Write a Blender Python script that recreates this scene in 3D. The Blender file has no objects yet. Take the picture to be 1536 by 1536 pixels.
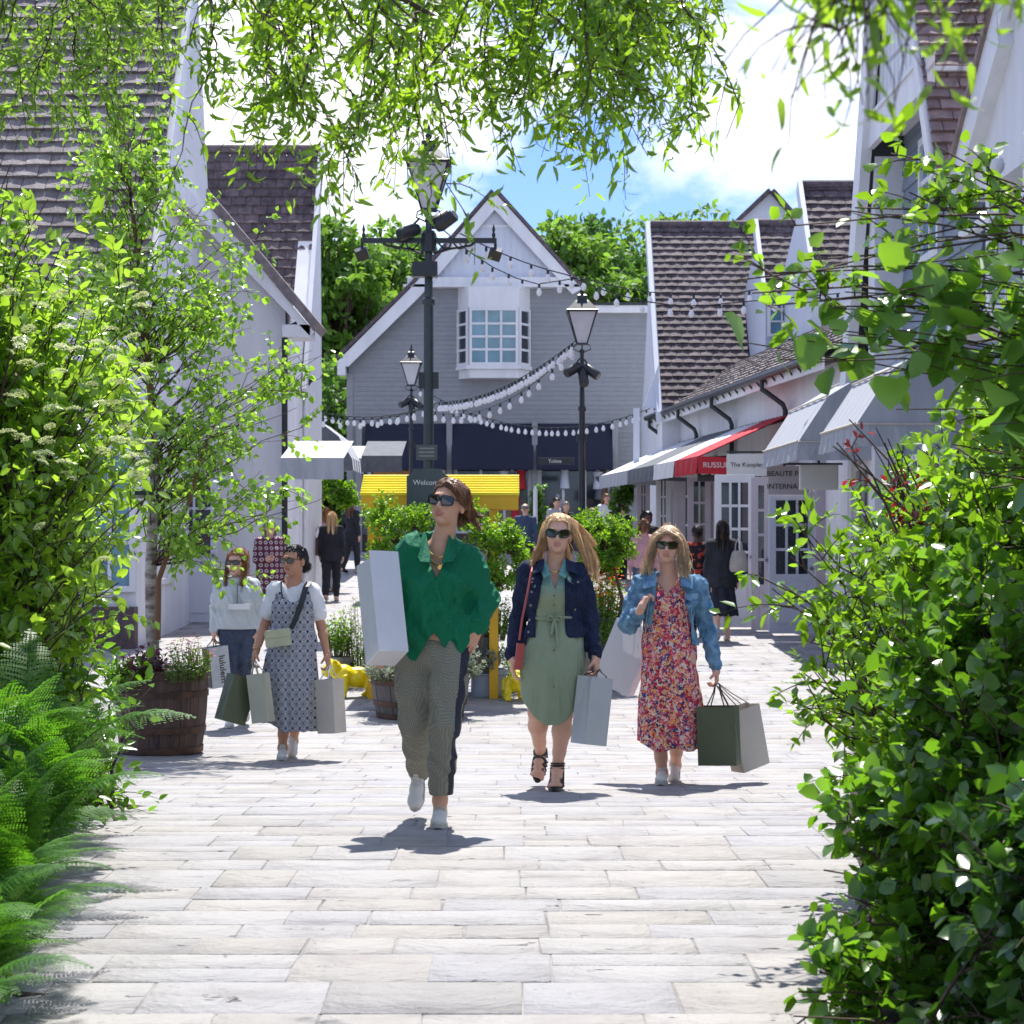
import bpy, bmesh, math, random
import numpy as np
from mathutils import Vector, Matrix, Euler
PI = math.pi
S = bpy.context.scene
COL = S.collection
rnd = random.Random(7)
rg = np.random.default_rng(11)

# ---------------------------------------------------------------- camera model / ground profile
FPX, CZ, HY, CXP = 3000.0, 1.55, 793.0, 768.0
_gy = np.array([-60, 0, 8, 9.8, 12, 13, 15, 18, 24, 29, 37, 46, 54, 60, 75, 400.])
_gz = np.array([.1, .1, .1, .085, -.01, -.07, -.20, -.22, -.12, 0, .21, .52, .95, 1.1, 1.2, 1.2])
_fy = np.linspace(-60, 400, 4601)
_fz = np.convolve(np.pad(np.interp(_fy, _gy, _gz), 12, mode='edge'), np.ones(25) / 25, 'valid')
def gz(y): return float(np.interp(y, _fy, _fz))
def at(px, py, Y): return Vector(((px - CXP) / FPX * Y, Y, CZ + (HY - py) / FPX * Y))
def gx(px, Y): return (px - CXP) / FPX * Y
def zz(py, Y): return CZ + (HY - py) / FPX * Y

# ---------------------------------------------------------------- materials
def nodes(m):
    m.use_nodes = True
    return m.node_tree.nodes, m.node_tree.links
def N(nt, t, **k):
    n = nt.new(t)
    for a, b in k.items():
        if a == 'inp':
            for i, v in b.items(): n.inputs[i].default_value = v
        else: setattr(n, a, b)
    return n
def c4(c): return (c[0], c[1], c[2], 1.0)
_mc = {}
def mat(name, col, rough=.6, col2=None, scale=8., bump=0., bscale=40., metal=0., spec=.5, stretch=(1, 1, 1), isl=0., trans=0.):
    if name in _mc: return _mc[name]
    m = bpy.data.materials.new(name); nt, lk = nodes(m)
    b = nt['Principled BSDF']
    b.inputs['Roughness'].default_value = rough; b.inputs['Metallic'].default_value = metal
    b.inputs['Specular IOR Level'].default_value = spec
    tc = N(nt, 'ShaderNodeTexCoord'); mp = N(nt, 'ShaderNodeMapping'); mp.inputs['Scale'].default_value = stretch
    lk.new(tc.outputs['Object'], mp.inputs[0])
    src = None
    if col2 is None: col2 = tuple(c * .8 for c in col)
    no = N(nt, 'ShaderNodeTexNoise', inp={'Scale': scale, 'Detail': 5., 'Roughness': .6})
    lk.new(mp.outputs[0], no.inputs['Vector'])
    cr = N(nt, 'ShaderNodeValToRGB'); cr.color_ramp.elements[0].position = .35; cr.color_ramp.elements[1].position = .65
    cr.color_ramp.elements[0].color = c4(col2); cr.color_ramp.elements[1].color = c4(col)
    lk.new(no.outputs['Fac'], cr.inputs[0]); src = cr.outputs[0]
    if isl > 0:
        ge = N(nt, 'ShaderNodeNewGeometry'); mr = N(nt, 'ShaderNodeMapRange', inp={3: 1 - isl, 4: 1 + isl})
        lk.new(ge.outputs['Random Per Island'], mr.inputs[0])
        mx = N(nt, 'ShaderNodeVectorMath', operation='SCALE'); lk.new(src, mx.inputs[0]); lk.new(mr.outputs[0], mx.inputs['Scale'])
        src = mx.outputs[0]
    lk.new(src, b.inputs['Base Color'])
    if bump > 0:
        n2 = N(nt, 'ShaderNodeTexNoise', inp={'Scale': bscale, 'Detail': 4.}); lk.new(mp.outputs[0], n2.inputs['Vector'])
        bp = N(nt, 'ShaderNodeBump', inp={'Strength': min(1., bump * 2), 'Distance': .02 * bump}); lk.new(n2.outputs['Fac'], bp.inputs['Height'])
        lk.new(bp.outputs[0], b.inputs['Normal'])
    if trans > 0:
        tr = N(nt, 'ShaderNodeBsdfTranslucent'); lk.new(src, tr.inputs[0])
        ms = N(nt, 'ShaderNodeMixShader', inp={0: trans}); lk.new(b.outputs[0], ms.inputs[1]); lk.new(tr.outputs[0], ms.inputs[2])
        lk.new(ms.outputs[0], nt['Material Output'].inputs[0])
    _mc[name] = m; return m

def leafmat(name, c1, c2, tcol, trans=.45, rough=.4, spec=.5):
    if name in _mc: return _mc[name]
    m = bpy.data.materials.new(name); nt, lk = nodes(m); b = nt['Principled BSDF']
    ge = N(nt, 'ShaderNodeNewGeometry'); cr = N(nt, 'ShaderNodeValToRGB')
    cr.color_ramp.elements[0].color = c4(c1); cr.color_ramp.elements[1].color = c4(c2)
    lk.new(ge.outputs['Random Per Island'], cr.inputs[0]); lk.new(cr.outputs[0], b.inputs['Base Color'])
    b.inputs['Roughness'].default_value = rough; b.inputs['Specular IOR Level'].default_value = spec
    tr = N(nt, 'ShaderNodeBsdfTranslucent')
    hm = N(nt, 'ShaderNodeMixRGB', blend_type='MULTIPLY', inp={0: 1., 1: c4(tcol)})
    mr = N(nt, 'ShaderNodeMapRange', inp={3: .65, 4: 1.2}); lk.new(ge.outputs['Random Per Island'], mr.inputs[0])
    lk.new(mr.outputs[0], hm.inputs[2]); lk.new(hm.outputs[0], tr.inputs[0])
    ms = N(nt, 'ShaderNodeMixShader', inp={0: trans}); lk.new(b.outputs[0], ms.inputs[1]); lk.new(tr.outputs[0], ms.inputs[2])
    lk.new(ms.outputs[0], nt['Material Output'].inputs[0])
    _mc[name] = m; return m

# ---------------------------------------------------------------- objects
def tag(o, label=None, cat=None, group=None, kind=None):
    if label: o['label'] = label
    if cat: o['category'] = cat
    if group: o['group'] = group
    if kind: o['kind'] = kind
    return o
def emp(name, loc=(0, 0, 0), rz=0., label=None, cat=None, group=None, rot=None):
    o = bpy.data.objects.new(name, None); COL.objects.link(o); o.location = loc
    o.rotation_euler = rot if rot else (0, 0, rz); o.empty_display_size = .1
    return tag(o, label, cat, group)
def link(name, me, mats, parent=None, smooth=False):
    o = bpy.data.objects.new(name, me); COL.objects.link(o)
    for m in (mats if isinstance(mats, (list, tuple)) else [mats]): me.materials.append(m)
    if smooth: me.shade_smooth()
    if parent is not None: o.parent = parent
    return o
def copy_tree(o, parent=None):
    c = o.copy(); COL.objects.link(c)
    if parent is not None: c.parent = parent
    for ch in [x for x in ALL_CH.get(o.name, [])]: copy_tree(ch, c)
    return c
ALL_CH = {}
def index_children():
    ALL_CH.clear()
    for o in bpy.data.objects:
        if o.parent: ALL_CH.setdefault(o.parent.name, []).append(o)

def npmesh(name, V, F4=None, F3=None, mi=None):
    """fast mesh from numpy arrays"""
    me = bpy.data.meshes.new(name)
    F4 = np.zeros((0, 4), int) if F4 is None else np.asarray(F4, int)
    F3 = np.zeros((0, 3), int) if F3 is None else np.asarray(F3, int)
    nl = F4.size + F3.size; nf = len(F4) + len(F3)
    me.vertices.add(len(V)); me.vertices.foreach_set('co', np.ascontiguousarray(V, np.float32).ravel())
    me.loops.add(nl); me.loops.foreach_set('vertex_index', np.concatenate([F4.ravel(), F3.ravel()]).astype(np.int32))
    me.polygons.add(nf)
    st = np.concatenate([np.arange(len(F4)) * 4, F4.size + np.arange(len(F3)) * 3]).astype(np.int32)
    me.polygons.foreach_set('loop_start', st)
    if mi is not None: me.polygons.foreach_set('material_index', np.asarray(mi, np.int32))
    me.update(calc_edges=True); me.validate()
    return me

class MB:
    def __init__(s): s.v = []; s.f = []; s.m = []; s.mi = 0; s.T = None
    def add(s, vs, fs):
        n = len(s.v)
        for v in vs:
            v = Vector(v); s.v.append(s.T @ v if s.T is not None else v)
        for f in fs: s.f.append([n + i for i in f]); s.m.append(s.mi)
        return s
    def box(s, c, d, rot=None, taper=1.):
        x, y, z = d[0] / 2, d[1] / 2, d[2] / 2
        vs = [Vector((a * x * (taper if e < 0 else 1), b * y * (taper if e < 0 else 1), e * z)) for e in (-1, 1) for b in (-1, 1) for a in (-1, 1)]
        if rot is not None:
            R = rot if isinstance(rot, Matrix) else Euler(rot).to_matrix(); vs = [R @ v for v in vs]
        c = Vector(c)
        return s.add([v + c for v in vs], [(0, 2, 3, 1), (4, 5, 7, 6), (0, 1, 5, 4), (2, 6, 7, 3), (0, 4, 6, 2), (1, 3, 7, 5)])
    def bb(s, x0, x1, y0, y1, z0, z1): return s.box(((x0 + x1) / 2, (y0 + y1) / 2, (z0 + z1) / 2), (abs(x1 - x0), abs(y1 - y0), abs(z1 - z0)))
    def beam(s, p, q, w, h, up=(0, 0, 1)):
        p = Vector(p); q = Vector(q); d = (q - p); L = d.length; d.normalize(); up = Vector(up)
        a = d.cross(up)
        if a.length < 1e-4: a = d.cross(Vector((0, 1, 0)))
        a.normalize(); b = a.cross(d)
        M = Matrix((a, d, b)).transposed()
        return s.box((p + q) / 2, (w, L, h), M)
    def tube(s, pts, r, n=8, cap=True):
        pts = [Vector(p) for p in pts]; k = len(pts)
        rr = r if isinstance(r, (list, tuple)) else [r] * k
        vs = []; a = None
        for i, p in enumerate(pts):
            d = (pts[min(i + 1, k - 1)] - pts[max(i - 1, 0)])
            if d.length < 1e-9: d = Vector((0, 0, 1))
            d.normalize()
            if a is None: a = d.orthogonal().normalized()
            else:
                a = a - d * a.dot(d)
                if a.length < 1e-5: a = d.orthogonal()
                a.normalize()
            b = d.cross(a)
            for j in range(n):
                t = 2 * PI * j / n; vs.append(p + (a * math.cos(t) + b * math.sin(t)) * rr[i])
        fs = [(i * n + j, i * n + (j + 1) % n, (i + 1) * n + (j + 1) % n, (i + 1) * n + j) for i in range(k - 1) for j in range(n)]
        if cap: fs += [tuple(range(n))[::-1], tuple((k - 1) * n + j for j in range(n))]
        return s.add(vs, fs)
    def lathe(s, prof, c=(0, 0, 0), n=24, sx=1., sy=1., rot=None):
        c = Vector(c); vs = []; k = len(prof)
        for r, z in prof:
            for j in range(n):
                t = 2 * PI * (j + .5) / n; v = Vector((math.cos(t) * r * sx, math.sin(t) * r * sy, z))
                if rot is not None: v = rot @ v
                vs.append(v + c)
        fs = [(i * n + j, i * n + (j + 1) % n, (i + 1) * n + (j + 1) % n, (i + 1) * n + j) for i in range(k - 1) for j in range(n)]
        fs += [tuple(range(n))[::-1], tuple((k - 1) * n + j for j in range(n))]
        return s.add(vs, fs)
    def prism(s, poly, off):
        """planar polygon (3d points) extruded by vector off"""
        n = len(poly); off = Vector(off); P = [Vector(p) for p in poly]
        return s.add(P + [p + off for p in P], [tuple(range(n)), tuple(range(2 * n - 1, n - 1, -1))] + [(i, i + n, (i + 1) % n + n, (i + 1) % n) for i in range(n)])
    def build(s, name, mats, parent=None, smooth=False, fix=True, bevel=0.):
        me = bpy.data.meshes.new(name); me.from_pydata([tuple(v) for v in s.v], [], s.f)
        me.polygons.foreach_set('material_index', s.m)
        if fix or bevel:
            bm = bmesh.new(); bm.from_mesh(me); bmesh.ops.recalc_face_normals(bm, faces=bm.faces)
            if bevel: bmesh.ops.bevel(bm, geom=[e for e in bm.edges if e.calc_face_angle(0) > .6], offset=bevel, segments=2, affect='EDGES', profile=.7)
            bm.to_mesh(me); bm.free()
        me.update()
        o = link(name, me, mats, parent)
        if smooth: me.shade_smooth(); smooth_angle(o)
        return o
def smooth_angle(o, a=.7):
    try: o.data.set_sharp_from_angle(angle=a)
    except Exception: pass
def text(body, size, loc, rot, m, parent, ext=.002, name='lettering', align='CENTER'):
    cu = bpy.data.curves.new(name, 'FONT'); cu.body = body; cu.size = size; cu.extrude = ext; cu.align_x = align; cu.align_y = 'CENTER'
    cu.resolution_u = 3
    t = bpy.data.objects.new(name, cu); COL.objects.link(t); dg = bpy.context.evaluated_depsgraph_get()
    me = bpy.data.meshes.new_from_object(t.evaluated_get(dg)); bpy.data.objects.remove(t); me.name = name
    me.materials.clear()
    o = link(name, me, m, parent); o.location = loc; o.rotation_euler = rot
    return o

# ---------------------------------------------------------------- palette
M_white = mat('white_paint', (.74, .75, .77), .5, (.64, .65, .68), 3, bump=.1, stretch=(1, 1, .25))
M_lilac = mat('pale_board_paint', (.60, .64, .72), .55, (.55, .59, .68), 4, stretch=(1, 1, .1), bump=.1)
M_grey = mat('grey_weatherboard_paint', (.26, .275, .295), .6, (.23, .245, .265), 5, bump=.15, isl=.05)
M_grey2 = mat('blue_grey_board_paint', (.22, .27, .33), .6, (.19, .23, .29), 5, bump=.15, isl=.06)
M_render = mat('white_render', (.76, .77, .80), .8, (.66, .67, .70), 2.5, bump=.25, bscale=60, stretch=(1, 1, .18))
M_tile = mat('brown_roof_tile', (.12, .09, .10), .75, (.05, .04, .05), 9, bump=.6, bscale=30, isl=.35)
M_tile2 = mat('weathered_roof_tile', (.25, .22, .215), .8, (.15, .13, .135), 7, bump=.6, bscale=30, isl=.28)
M_tile3 = mat('red_brown_roof_tile', (.27, .20, .19), .8, (.17, .13, .13), 7, bump=.6, bscale=30, isl=.3)
M_black = mat('black_metal', (.018, .022, .028), .4, (.012, .016, .02), 6)
M_post = mat('dark_green_metal', (.03, .045, .05), .4, (.02, .032, .036), 6)
M_glassd = mat('dark_window_glass', (.02, .03, .045), .06, (.015, .02, .03), 2, spec=.9)
M_glassb = mat('blue_window_glass', (.10, .26, .36), .08, (.05, .16, .22), 1.6, spec=.9)
M_milk = mat('frosted_glass', (.75, .76, .8), .4, (.7, .7, .74), 5, trans=.4)
M_blind = mat('navy_blind_fabric', (.012, .016, .04), .8, (.008, .01, .03), 3, stretch=(1, 1, 12))
M_brick = mat('brick_plinth', (.12, .08, .08), .8, (.07, .05, .055), 12, bump=.4)
M_wood = mat('timber_brown', (.16, .10, .06), .7, (.09, .055, .035), 6, stretch=(1, 1, .15), bump=.4, bscale=30)
M_bark = mat('brown_bark', (.12, .085, .06), .9, (.06, .045, .035), 20, bump=.8, bscale=50)
M_birch = mat('pale_birch_bark', (.5, .46, .40), .8, (.16, .12, .10), 9, stretch=(1, 1, 3), bump=.4, bscale=40)
M_soil = mat('planter_soil', (.03, .022, .016), .95, (.015, .012, .01), 20, bump=.8)
M_yellow = mat('yellow_gloss_paint', (.88, .72, .01), .3, (.82, .64, .01), 4, bump=.05)
M_green_sign = mat('dark_green_sign', (.055, .075, .08), .4, (.045, .062, .068), 4)
M_txt = mat('white_lettering', (.8, .8, .8), .5)
M_txtk = mat('black_lettering', (.015, .015, .018), .5)
M_awg = mat('pale_grey_canvas', (.44, .46, .50), .85, (.36, .38, .42), 5, stretch=(1, 6, .3), bump=.25, bscale=16, trans=.12)
M_awd = mat('dark_grey_canvas', (.12, .13, .15), .85, (.09, .10, .115), 5, bump=.2)
M_aww = mat('white_canvas', (.78, .79, .82), .85, (.7, .72, .76), 4, bump=.2, trans=.15)
M_awr = mat('red_canvas', (.62, .03, .05), .8, (.5, .02, .035), 4, trans=.15)
M_pink = mat('pinkish_joinery', (.46, .42, .46), .55, (.42, .38, .42), 5)
M_bulb = mat('clear_bulb_glass', (.85, .87, .9), .08, (.8, .8, .85), 4, spec=1., trans=.3)
M_zinc = mat('zinc_tub', (.25, .27, .3), .45, (.17, .185, .21), 7, metal=.5)

# ---------------------------------------------------------------- world, sun, camera
SUN_EL, SUN_AZ = math.radians(62), math.radians(3)     # sun stands ahead of the camera, a touch to the right
w = bpy.data.worlds.new("World"); S.world = w; w.use_nodes = True
nt, lk = w.node_tree.nodes, w.node_tree.links
bg = nt['Background']
sky = N(nt, 'ShaderNodeTexSky', sky_type='NISHITA', sun_disc=False, sun_elevation=SUN_EL, sun_rotation=SUN_AZ, air_density=1.0, dust_density=.4, ozone_density=2.2)
tc = N(nt, 'ShaderNodeTexCoord'); mp = N(nt, 'ShaderNodeMapping'); mp.inputs['Scale'].default_value = (1., 1., 2.1); mp.inputs['Location'].default_value = (.37, .0, .13)
lk.new(tc.outputs['Generated'], mp.inputs[0])
n1 = N(nt, 'ShaderNodeTexNoise', inp={'Scale': 4.3, 'Detail': 9., 'Roughness': .56, 'Distortion': .25}); lk.new(mp.outputs[0], n1.inputs['Vector'])
cr = N(nt, 'ShaderNodeValToRGB'); cr.color_ramp.elements[0].position = .48; cr.color_ramp.elements[1].position = .60
lk.new(n1.outputs['Fac'], cr.inputs[0])
n2 = N(nt, 'ShaderNodeTexNoise', inp={'Scale': 9., 'Detail': 6.}); lk.new(mp.outputs[0], n2.inputs['Vector'])
cc = N(nt, 'ShaderNodeMixRGB', inp={1: (3.7, 3.85, 4.15, 1), 2: (5.6, 5.6, 5.7, 1)}); lk.new(n2.outputs['Fac'], cc.inputs[0])
mx = N(nt, 'ShaderNodeMixRGB'); lk.new(cr.outputs[0], mx.inputs[0])
sk2 = N(nt, 'ShaderNodeMixRGB', blend_type='MULTIPLY', inp={0: 1., 2: (.30, .37, .58, 1)}); lk.new(sky.outputs[0], sk2.inputs[1])
lk.new(sk2.outputs[0], mx.inputs[1]); lk.new(cc.outputs[0], mx.inputs[2])
lk.new(mx.outputs[0], bg.inputs[0]); bg.inputs[1].default_value = .15
sl = bpy.data.lights.new('sun', 'SUN'); sl.energy = 3.6; sl.angle = math.radians(.6); sl.color = (1, .96, .89)
so = bpy.data.objects.new('sun', sl); COL.objects.link(so)
sd = Vector((math.sin(SUN_AZ) * math.cos(SUN_EL), math.cos(SUN_AZ) * math.cos(SUN_EL), math.sin(SUN_EL)))
so.rotation_euler = sd.to_track_quat('Z', 'Y').to_euler(); so.location = (0, 20, 30)
cd = bpy.data.cameras.new('camera'); cam = bpy.data.objects.new('camera', cd); COL.objects.link(cam); S.camera = cam
cam.location = (0, 0, CZ); cam.rotation_euler = (PI / 2, 0, 0)
cd.sensor_width = 36; cd.lens = FPX / 1536 * 36; cd.shift_y = (HY - 768) / 1536; cd.clip_end = 1500; cd.clip_start = .1
cd.dof.use_dof = True; cd.dof.focus_distance = 11.8; cd.dof.aperture_fstop = 9.0
S.view_settings.view_transform = 'Standard'; S.view_settings.look = 'None'; S.view_settings.gamma = 1; S.view_settings.exposure = 1.2
S.cycles.max_bounces = 8; S.cycles.transmission_bounces = 6; S.cycles.diffuse_bounces = 4; S.cycles.caustics_reflective = False; S.cycles.caustics_refractive = False
S.cycles.use_denoising = True; S.cycles.sample_clamp_indirect = 6
try: S.cycles.denoiser = 'OPENIMAGEDENOISE'
except Exception: pass

# ---------------------------------------------------------------- ground
ys = np.concatenate([np.linspace(-40, 4, 12), np.linspace(4.5, 62, 231), [70, 90, 140, 250, 400]])
xs = np.array([-400, -100, -30, -12, -7, -4, -2, 0, 2, 4, 7, 12, 30, 100, 400.])
V = np.array([(x, y, gz(y) - .0045) for y in ys for x in xs]); nx = len(xs)
F = [(j * nx + i, j * nx + i + 1, (j + 1) * nx + i + 1, (j + 1) * nx + i) for j in range(len(ys) - 1) for i in range(nx - 1)]
M_joint = mat('joint_sand', (.33, .32, .315), .95, (.13, .125, .125), 2.6, bump=.6)
g = link('ground', npmesh('ground', V, F), M_joint, smooth=True); tag(g, kind='structure')
def stone_mat():
    m = bpy.data.materials.new('pale_flagstone'); nt, lk = nodes(m); b = nt['Principled BSDF']
    tc = N(nt, 'ShaderNodeTexCoord'); ge = N(nt, 'ShaderNodeNewGeometry')
    cr = N(nt, 'ShaderNodeValToRGB'); e = cr.color_ramp.elements
    e[0].color = (.27, .26, .258, 1); e[1].color = (.335, .328, .33, 1)
    for p, c in ((.2, (.325, .305, .285, 1)), (.45, (.33, .32, .322, 1)), (.7, (.30, .295, .31, 1)), (.85, (.345, .325, .31, 1))):
        x = e.new(p); x.color = c
    lk.new(ge.outputs['Random Per Island'], cr.inputs[0])
    mp = N(nt, 'ShaderNodeMapping'); mp.inputs['Scale'].default_value = (1., 1.35, 1.); lk.new(tc.outputs['Object'], mp.inputs[0])
    n1 = N(nt, 'ShaderNodeTexNoise', inp={'Scale': 2.4, 'Detail': 10., 'Roughness': .68, 'Distortion': .4}); lk.new(mp.outputs[0], n1.inputs['Vector'])
    r1 = N(nt, 'ShaderNodeValToRGB'); r1.color_ramp.elements[0].position = .30; r1.color_ramp.elements[0].color = (.74, .72, .73, 1)
    r1.color_ramp.elements[1].position = .52; r1.color_ramp.elements[1].color = (1, 1, 1, 1)
    lk.new(n1.outputs['Fac'], r1.inputs[0])
    mu = N(nt, 'ShaderNodeMixRGB', blend_type='MULTIPLY', inp={0: 1.}); lk.new(cr.outputs[0], mu.inputs[1]); lk.new(r1.outputs[0], mu.inputs[2])
    # dark pits / riven scars
    mp2 = N(nt, 'ShaderNodeMapping'); mp2.inputs['Scale'].default_value = (4.5, 9., 4.); lk.new(tc.outputs['Object'], mp2.inputs[0])
    n3 = N(nt, 'ShaderNodeTexNoise', inp={'Scale': 1.6, 'Detail': 8., 'Roughness': .7, 'Distortion': .6}); lk.new(mp2.outputs[0], n3.inputs['Vector'])
    r3 = N(nt, 'ShaderNodeValToRGB'); r3.color_ramp.elements[0].position = .29; r3.color_ramp.elements[0].color = (.42, .39, .43, 1)
    r3.color_ramp.elements[1].position = .35; r3.color_ramp.elements[1].color = (1, 1, 1, 1); lk.new(n3.outputs['Fac'], r3.inputs[0])
    mu2 = N(nt, 'ShaderNodeMixRGB', blend_type='MULTIPLY', inp={0: .8}); lk.new(mu.outputs[0], mu2.inputs[1]); lk.new(r3.outputs[0], mu2.inputs[2])
    lk.new(mu2.outputs[0], b.inputs['Base Color']); b.inputs['Roughness'].default_value = .62
    n4 = N(nt, 'ShaderNodeTexNoise', inp={'Scale': 7., 'Detail': 9., 'Roughness': .62}); lk.new(mp.outputs[0], n4.inputs['Vector'])
    ad = N(nt, 'ShaderNodeMath', operation='ADD'); lk.new(n4.outputs['Fac'], ad.inputs[0]); lk.new(r3.outputs[0], ad.inputs[1])
    bp = N(nt, 'ShaderNodeBump', inp={'Strength': 1., 'Distance': .045}); lk.new(ad.outputs[0], bp.inputs['Height']); lk.new(bp.outputs[0], b.inputs['Normal'])
    return m
M_stone = stone_mat()
def paving():
    V = []; F = []
    def slab(x0, x1, y0, y1):
        n = len(V); jit = lambda a: a + rnd.uniform(-.006, .006)
        h = rnd.uniform(-.0012, .0015); tx = rnd.uniform(-.002, .002); ty = rnd.uniform(-.003, .003); e = .003
        cx, cy = (x0 + x1) / 2, (y0 + y1) / 2
        c = [(jit(x0), jit(y0)), (jit(x1), jit(y0)), (jit(x1), jit(y1)), (jit(x0), jit(y1))]
        for x, y in c:
            V.append((x, y, gz(y) - .02))
        for (x, y), (sx, sy) in zip(c, ((1, 1), (-1, 1), (-1, -1), (1, -1))):
            X, Y = x + sx * .001, y + sy * .001
            V.append((X, Y, gz(y) - .002 + h))
        for (x, y), (sx, sy) in zip(c, ((1, 1), (-1, 1), (-1, -1), (1, -1))):
            X, Y = x + sx * e, y + sy * e
            V.append((X, Y, gz(Y) + h + (X - cx) * tx + (Y - cy) * ty))
        F.append((n + 8, n + 9, n + 10, n + 11))
        for a in (0, 4):
            for i in range(4): F.append((n + a + i, n + a + (i + 1) % 4, n + a + 4 + (i + 1) % 4, n + a + 4 + i))
    y = 2.5
    while y < 60:
        d = rnd.choice([.24, .30, .36, .42, .27]) * (1 if y < 24 else 1.5); hw = 6.5 if y < 40 else 8
        x = -hw + rnd.uniform(0, .8)
        while x < hw:
            wd = rnd.uniform(.30, .66)
            if d > .35 and rnd.random() < .22:
                s = rnd.uniform(.4, .6) * d
                slab(x, x + wd - .004, y, y + s - .005); slab(x, x + wd - .004, y + s, y + d - .005)
            else: slab(x, x + wd - .004, y, y + d - .005)
            x += wd
        y += d
    return link('paving', npmesh('paving', np.array(V), F), M_stone)
tag(paving(), kind='structure')
# planting bed soil either side of the path
for sx, nm in ((-1, 'planting_bed'), (1, 'planting_bed')):
    yy = np.linspace(-2, 14 if sx < 0 else 12, 40)
    V = []
    for y in yy:
        e = (-1.66 - (y - 5.9) * .15 + .05 * math.sin(y * 1.3)) if sx < 0 else (1.0 + .05 * math.sin(y * 1.7) + (y - 5.9) * .156)
        for k, x in enumerate((e, e + sx * .1, e + sx * 1.5, e + sx * 6)): V.append((x, y, gz(y) + (-.02, .05, .09, .09)[k]))
    F = [(j * 4 + i, j * 4 + i + 1, j * 4 + 5 + i, j * 4 + 4 + i) for j in range(39) for i in range(3)]
    o = link(nm, npmesh(nm, np.array(V), F), M_soil, smooth=True); tag(o, kind='structure')
# ================================================================ BUILDINGS
def tiles(O, U, Vv, W, L, gauge, tw, left=None, right=None, th=.03, seed=1, sag=.012):
    """stepped courses of plain tiles on a slope; O origin at the eave, U along it, Vv up the slope (unit vectors)"""
    r = random.Random(seed); O = Vector(O); U = Vector(U).normalized(); Vv = Vector(Vv).normalized(); Nn = U.cross(Vv).normalized()
    if Nn.z < 0: Nn = -Nn
    b = MB(); n = int(L / gauge)
    for i in range(n + 1):
        v0 = i * gauge; v1 = min(v0 + gauge * 1.15, L)
        if v1 - v0 < .03: continue
        a = left(v0) if left else 0.; z = right(v0) if right else W
        u = a - (tw * .5 if i % 2 else 0) * r.uniform(.8, 1.1)
        while u < z:
            u0 = max(u, a) + .004; u1 = min(u + tw, z) - .004
            u += tw
            if u1 - u0 < .02: continue
            h = th + r.uniform(-.006, .008); h2 = .004 + r.uniform(0, .004); dv = r.uniform(-.01, .006)
            P = lambda uu, vv, hh: O + U * uu + Vv * vv + Nn * hh
            m = (u0 + u1) / 2
            vs = [P(u0, v0 + dv, h - .004), P(m, v0 + dv, h + sag * .3), P(u1, v0 + dv, h - .004), P(u0, v1, h2), P(m, v1, h2 + .003), P(u1, v1, h2),
                  P(u0, v0 + dv, -.01), P(m, v0 + dv, -.01), P(u1, v0 + dv, -.01)]
            b.add(vs, [(0, 1, 4, 3), (1, 2, 5, 4), (6, 7, 1, 0), (7, 8, 2, 1)])
    return b
def boards(O, U, W, H, gauge=.13, left=None, right=None, th=.016, Nn=None):
    """horizontal weatherboards on a wall plane; left/right give the board ends at a height"""
    O = Vector(O); U = Vector(U).normalized(); Z = Vector((0, 0, 1)); Nn = Vector(Nn) if Nn else Vector((0, -1, 0)); b = MB()
    n = int(H / gauge)
    for i in range(n + 1):
        z0 = i * gauge; z1 = min(z0 + gauge, H)
        if z1 - z0 < .02: continue
        a0 = left(z0) if left else 0; a1 = left(z1) if left else 0; c0 = right(z0) if right else W; c1 = right(z1) if right else W
        if c1 - a1 < .05: continue
        P = lambda u, z, h: O + U * u + Z * z + Nn * h
        b.add([P(a0, z0, th), P(c0, z0, th), P(c1, z1, .003), P(a1, z1, .003), P(a0, z0, 0), P(c0, z0, 0)], [(0, 1, 2, 3), (4, 5, 1, 0)])
    return b
def interp(pts):
    xs_ = [p[0] for p in pts]; ys_ = [p[1] for p in pts]
    return lambda v: float(np.interp(v, xs_, ys_))
def window(parent, O, U, Nn, w, h, cols, rows, glass=None, fw=.06, bar=.035, wide=None, name='window'):
    """frame with glazing bars; O is the lower left corner on the wall"""
    O = Vector(O); U = Vector(U).normalized(); Nn = Vector(Nn).normalized(); Z = Vector((0, 0, 1))
    R = Matrix((U, -Nn, Z)).transposed()
    P = lambda u, z, d=0: O + U * u + Z * z + Nn * d
    b = MB(); t = .06
    for u in (fw / 2, w - fw / 2): b.box(P(u, h / 2, t / 2), (fw, t, h), R)
    for z in (fw / 2, h - fw / 2): b.box(P(w / 2, z, t / 2 + .002), (w - 2 * fw, t, fw), R)
    wi = (w - 2 * fw) / cols; hi = (h - 2 * fw) / rows
    for i in range(1, cols): b.box(P(fw + wi * i, h / 2, .026), (bar, .032, h - 2 * fw), R)
    for j in range(1, rows): b.box(P(w / 2, fw + hi * j, .024), (w - 2 * fw, .034, bar), R)
    f = b.build(name, wide or M_white, parent)
    MB().box(P(w / 2, h / 2, .006), (w - fw, .012, h - fw), R).build('pane', glass or M_glassd, f)
    return f
def slabroof(b, pts, y0, y1, th=.16):
    """roof sheet following an x-z polyline, between two depths"""
    for (xa, za), (xb, zb) in zip(pts[:-1], pts[1:]):
        d = Vector((xb - xa, 0, zb - za)).normalized(); n = Vector((-d.z, 0, d.x))
        if n.z < 0: n = -n
        a = Vector((xa, y0, za)); c = Vector((xb, y0, zb))
        b.prism([a, c, c + n * th, a + n * th], (0, y1 - y0, 0))

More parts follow.
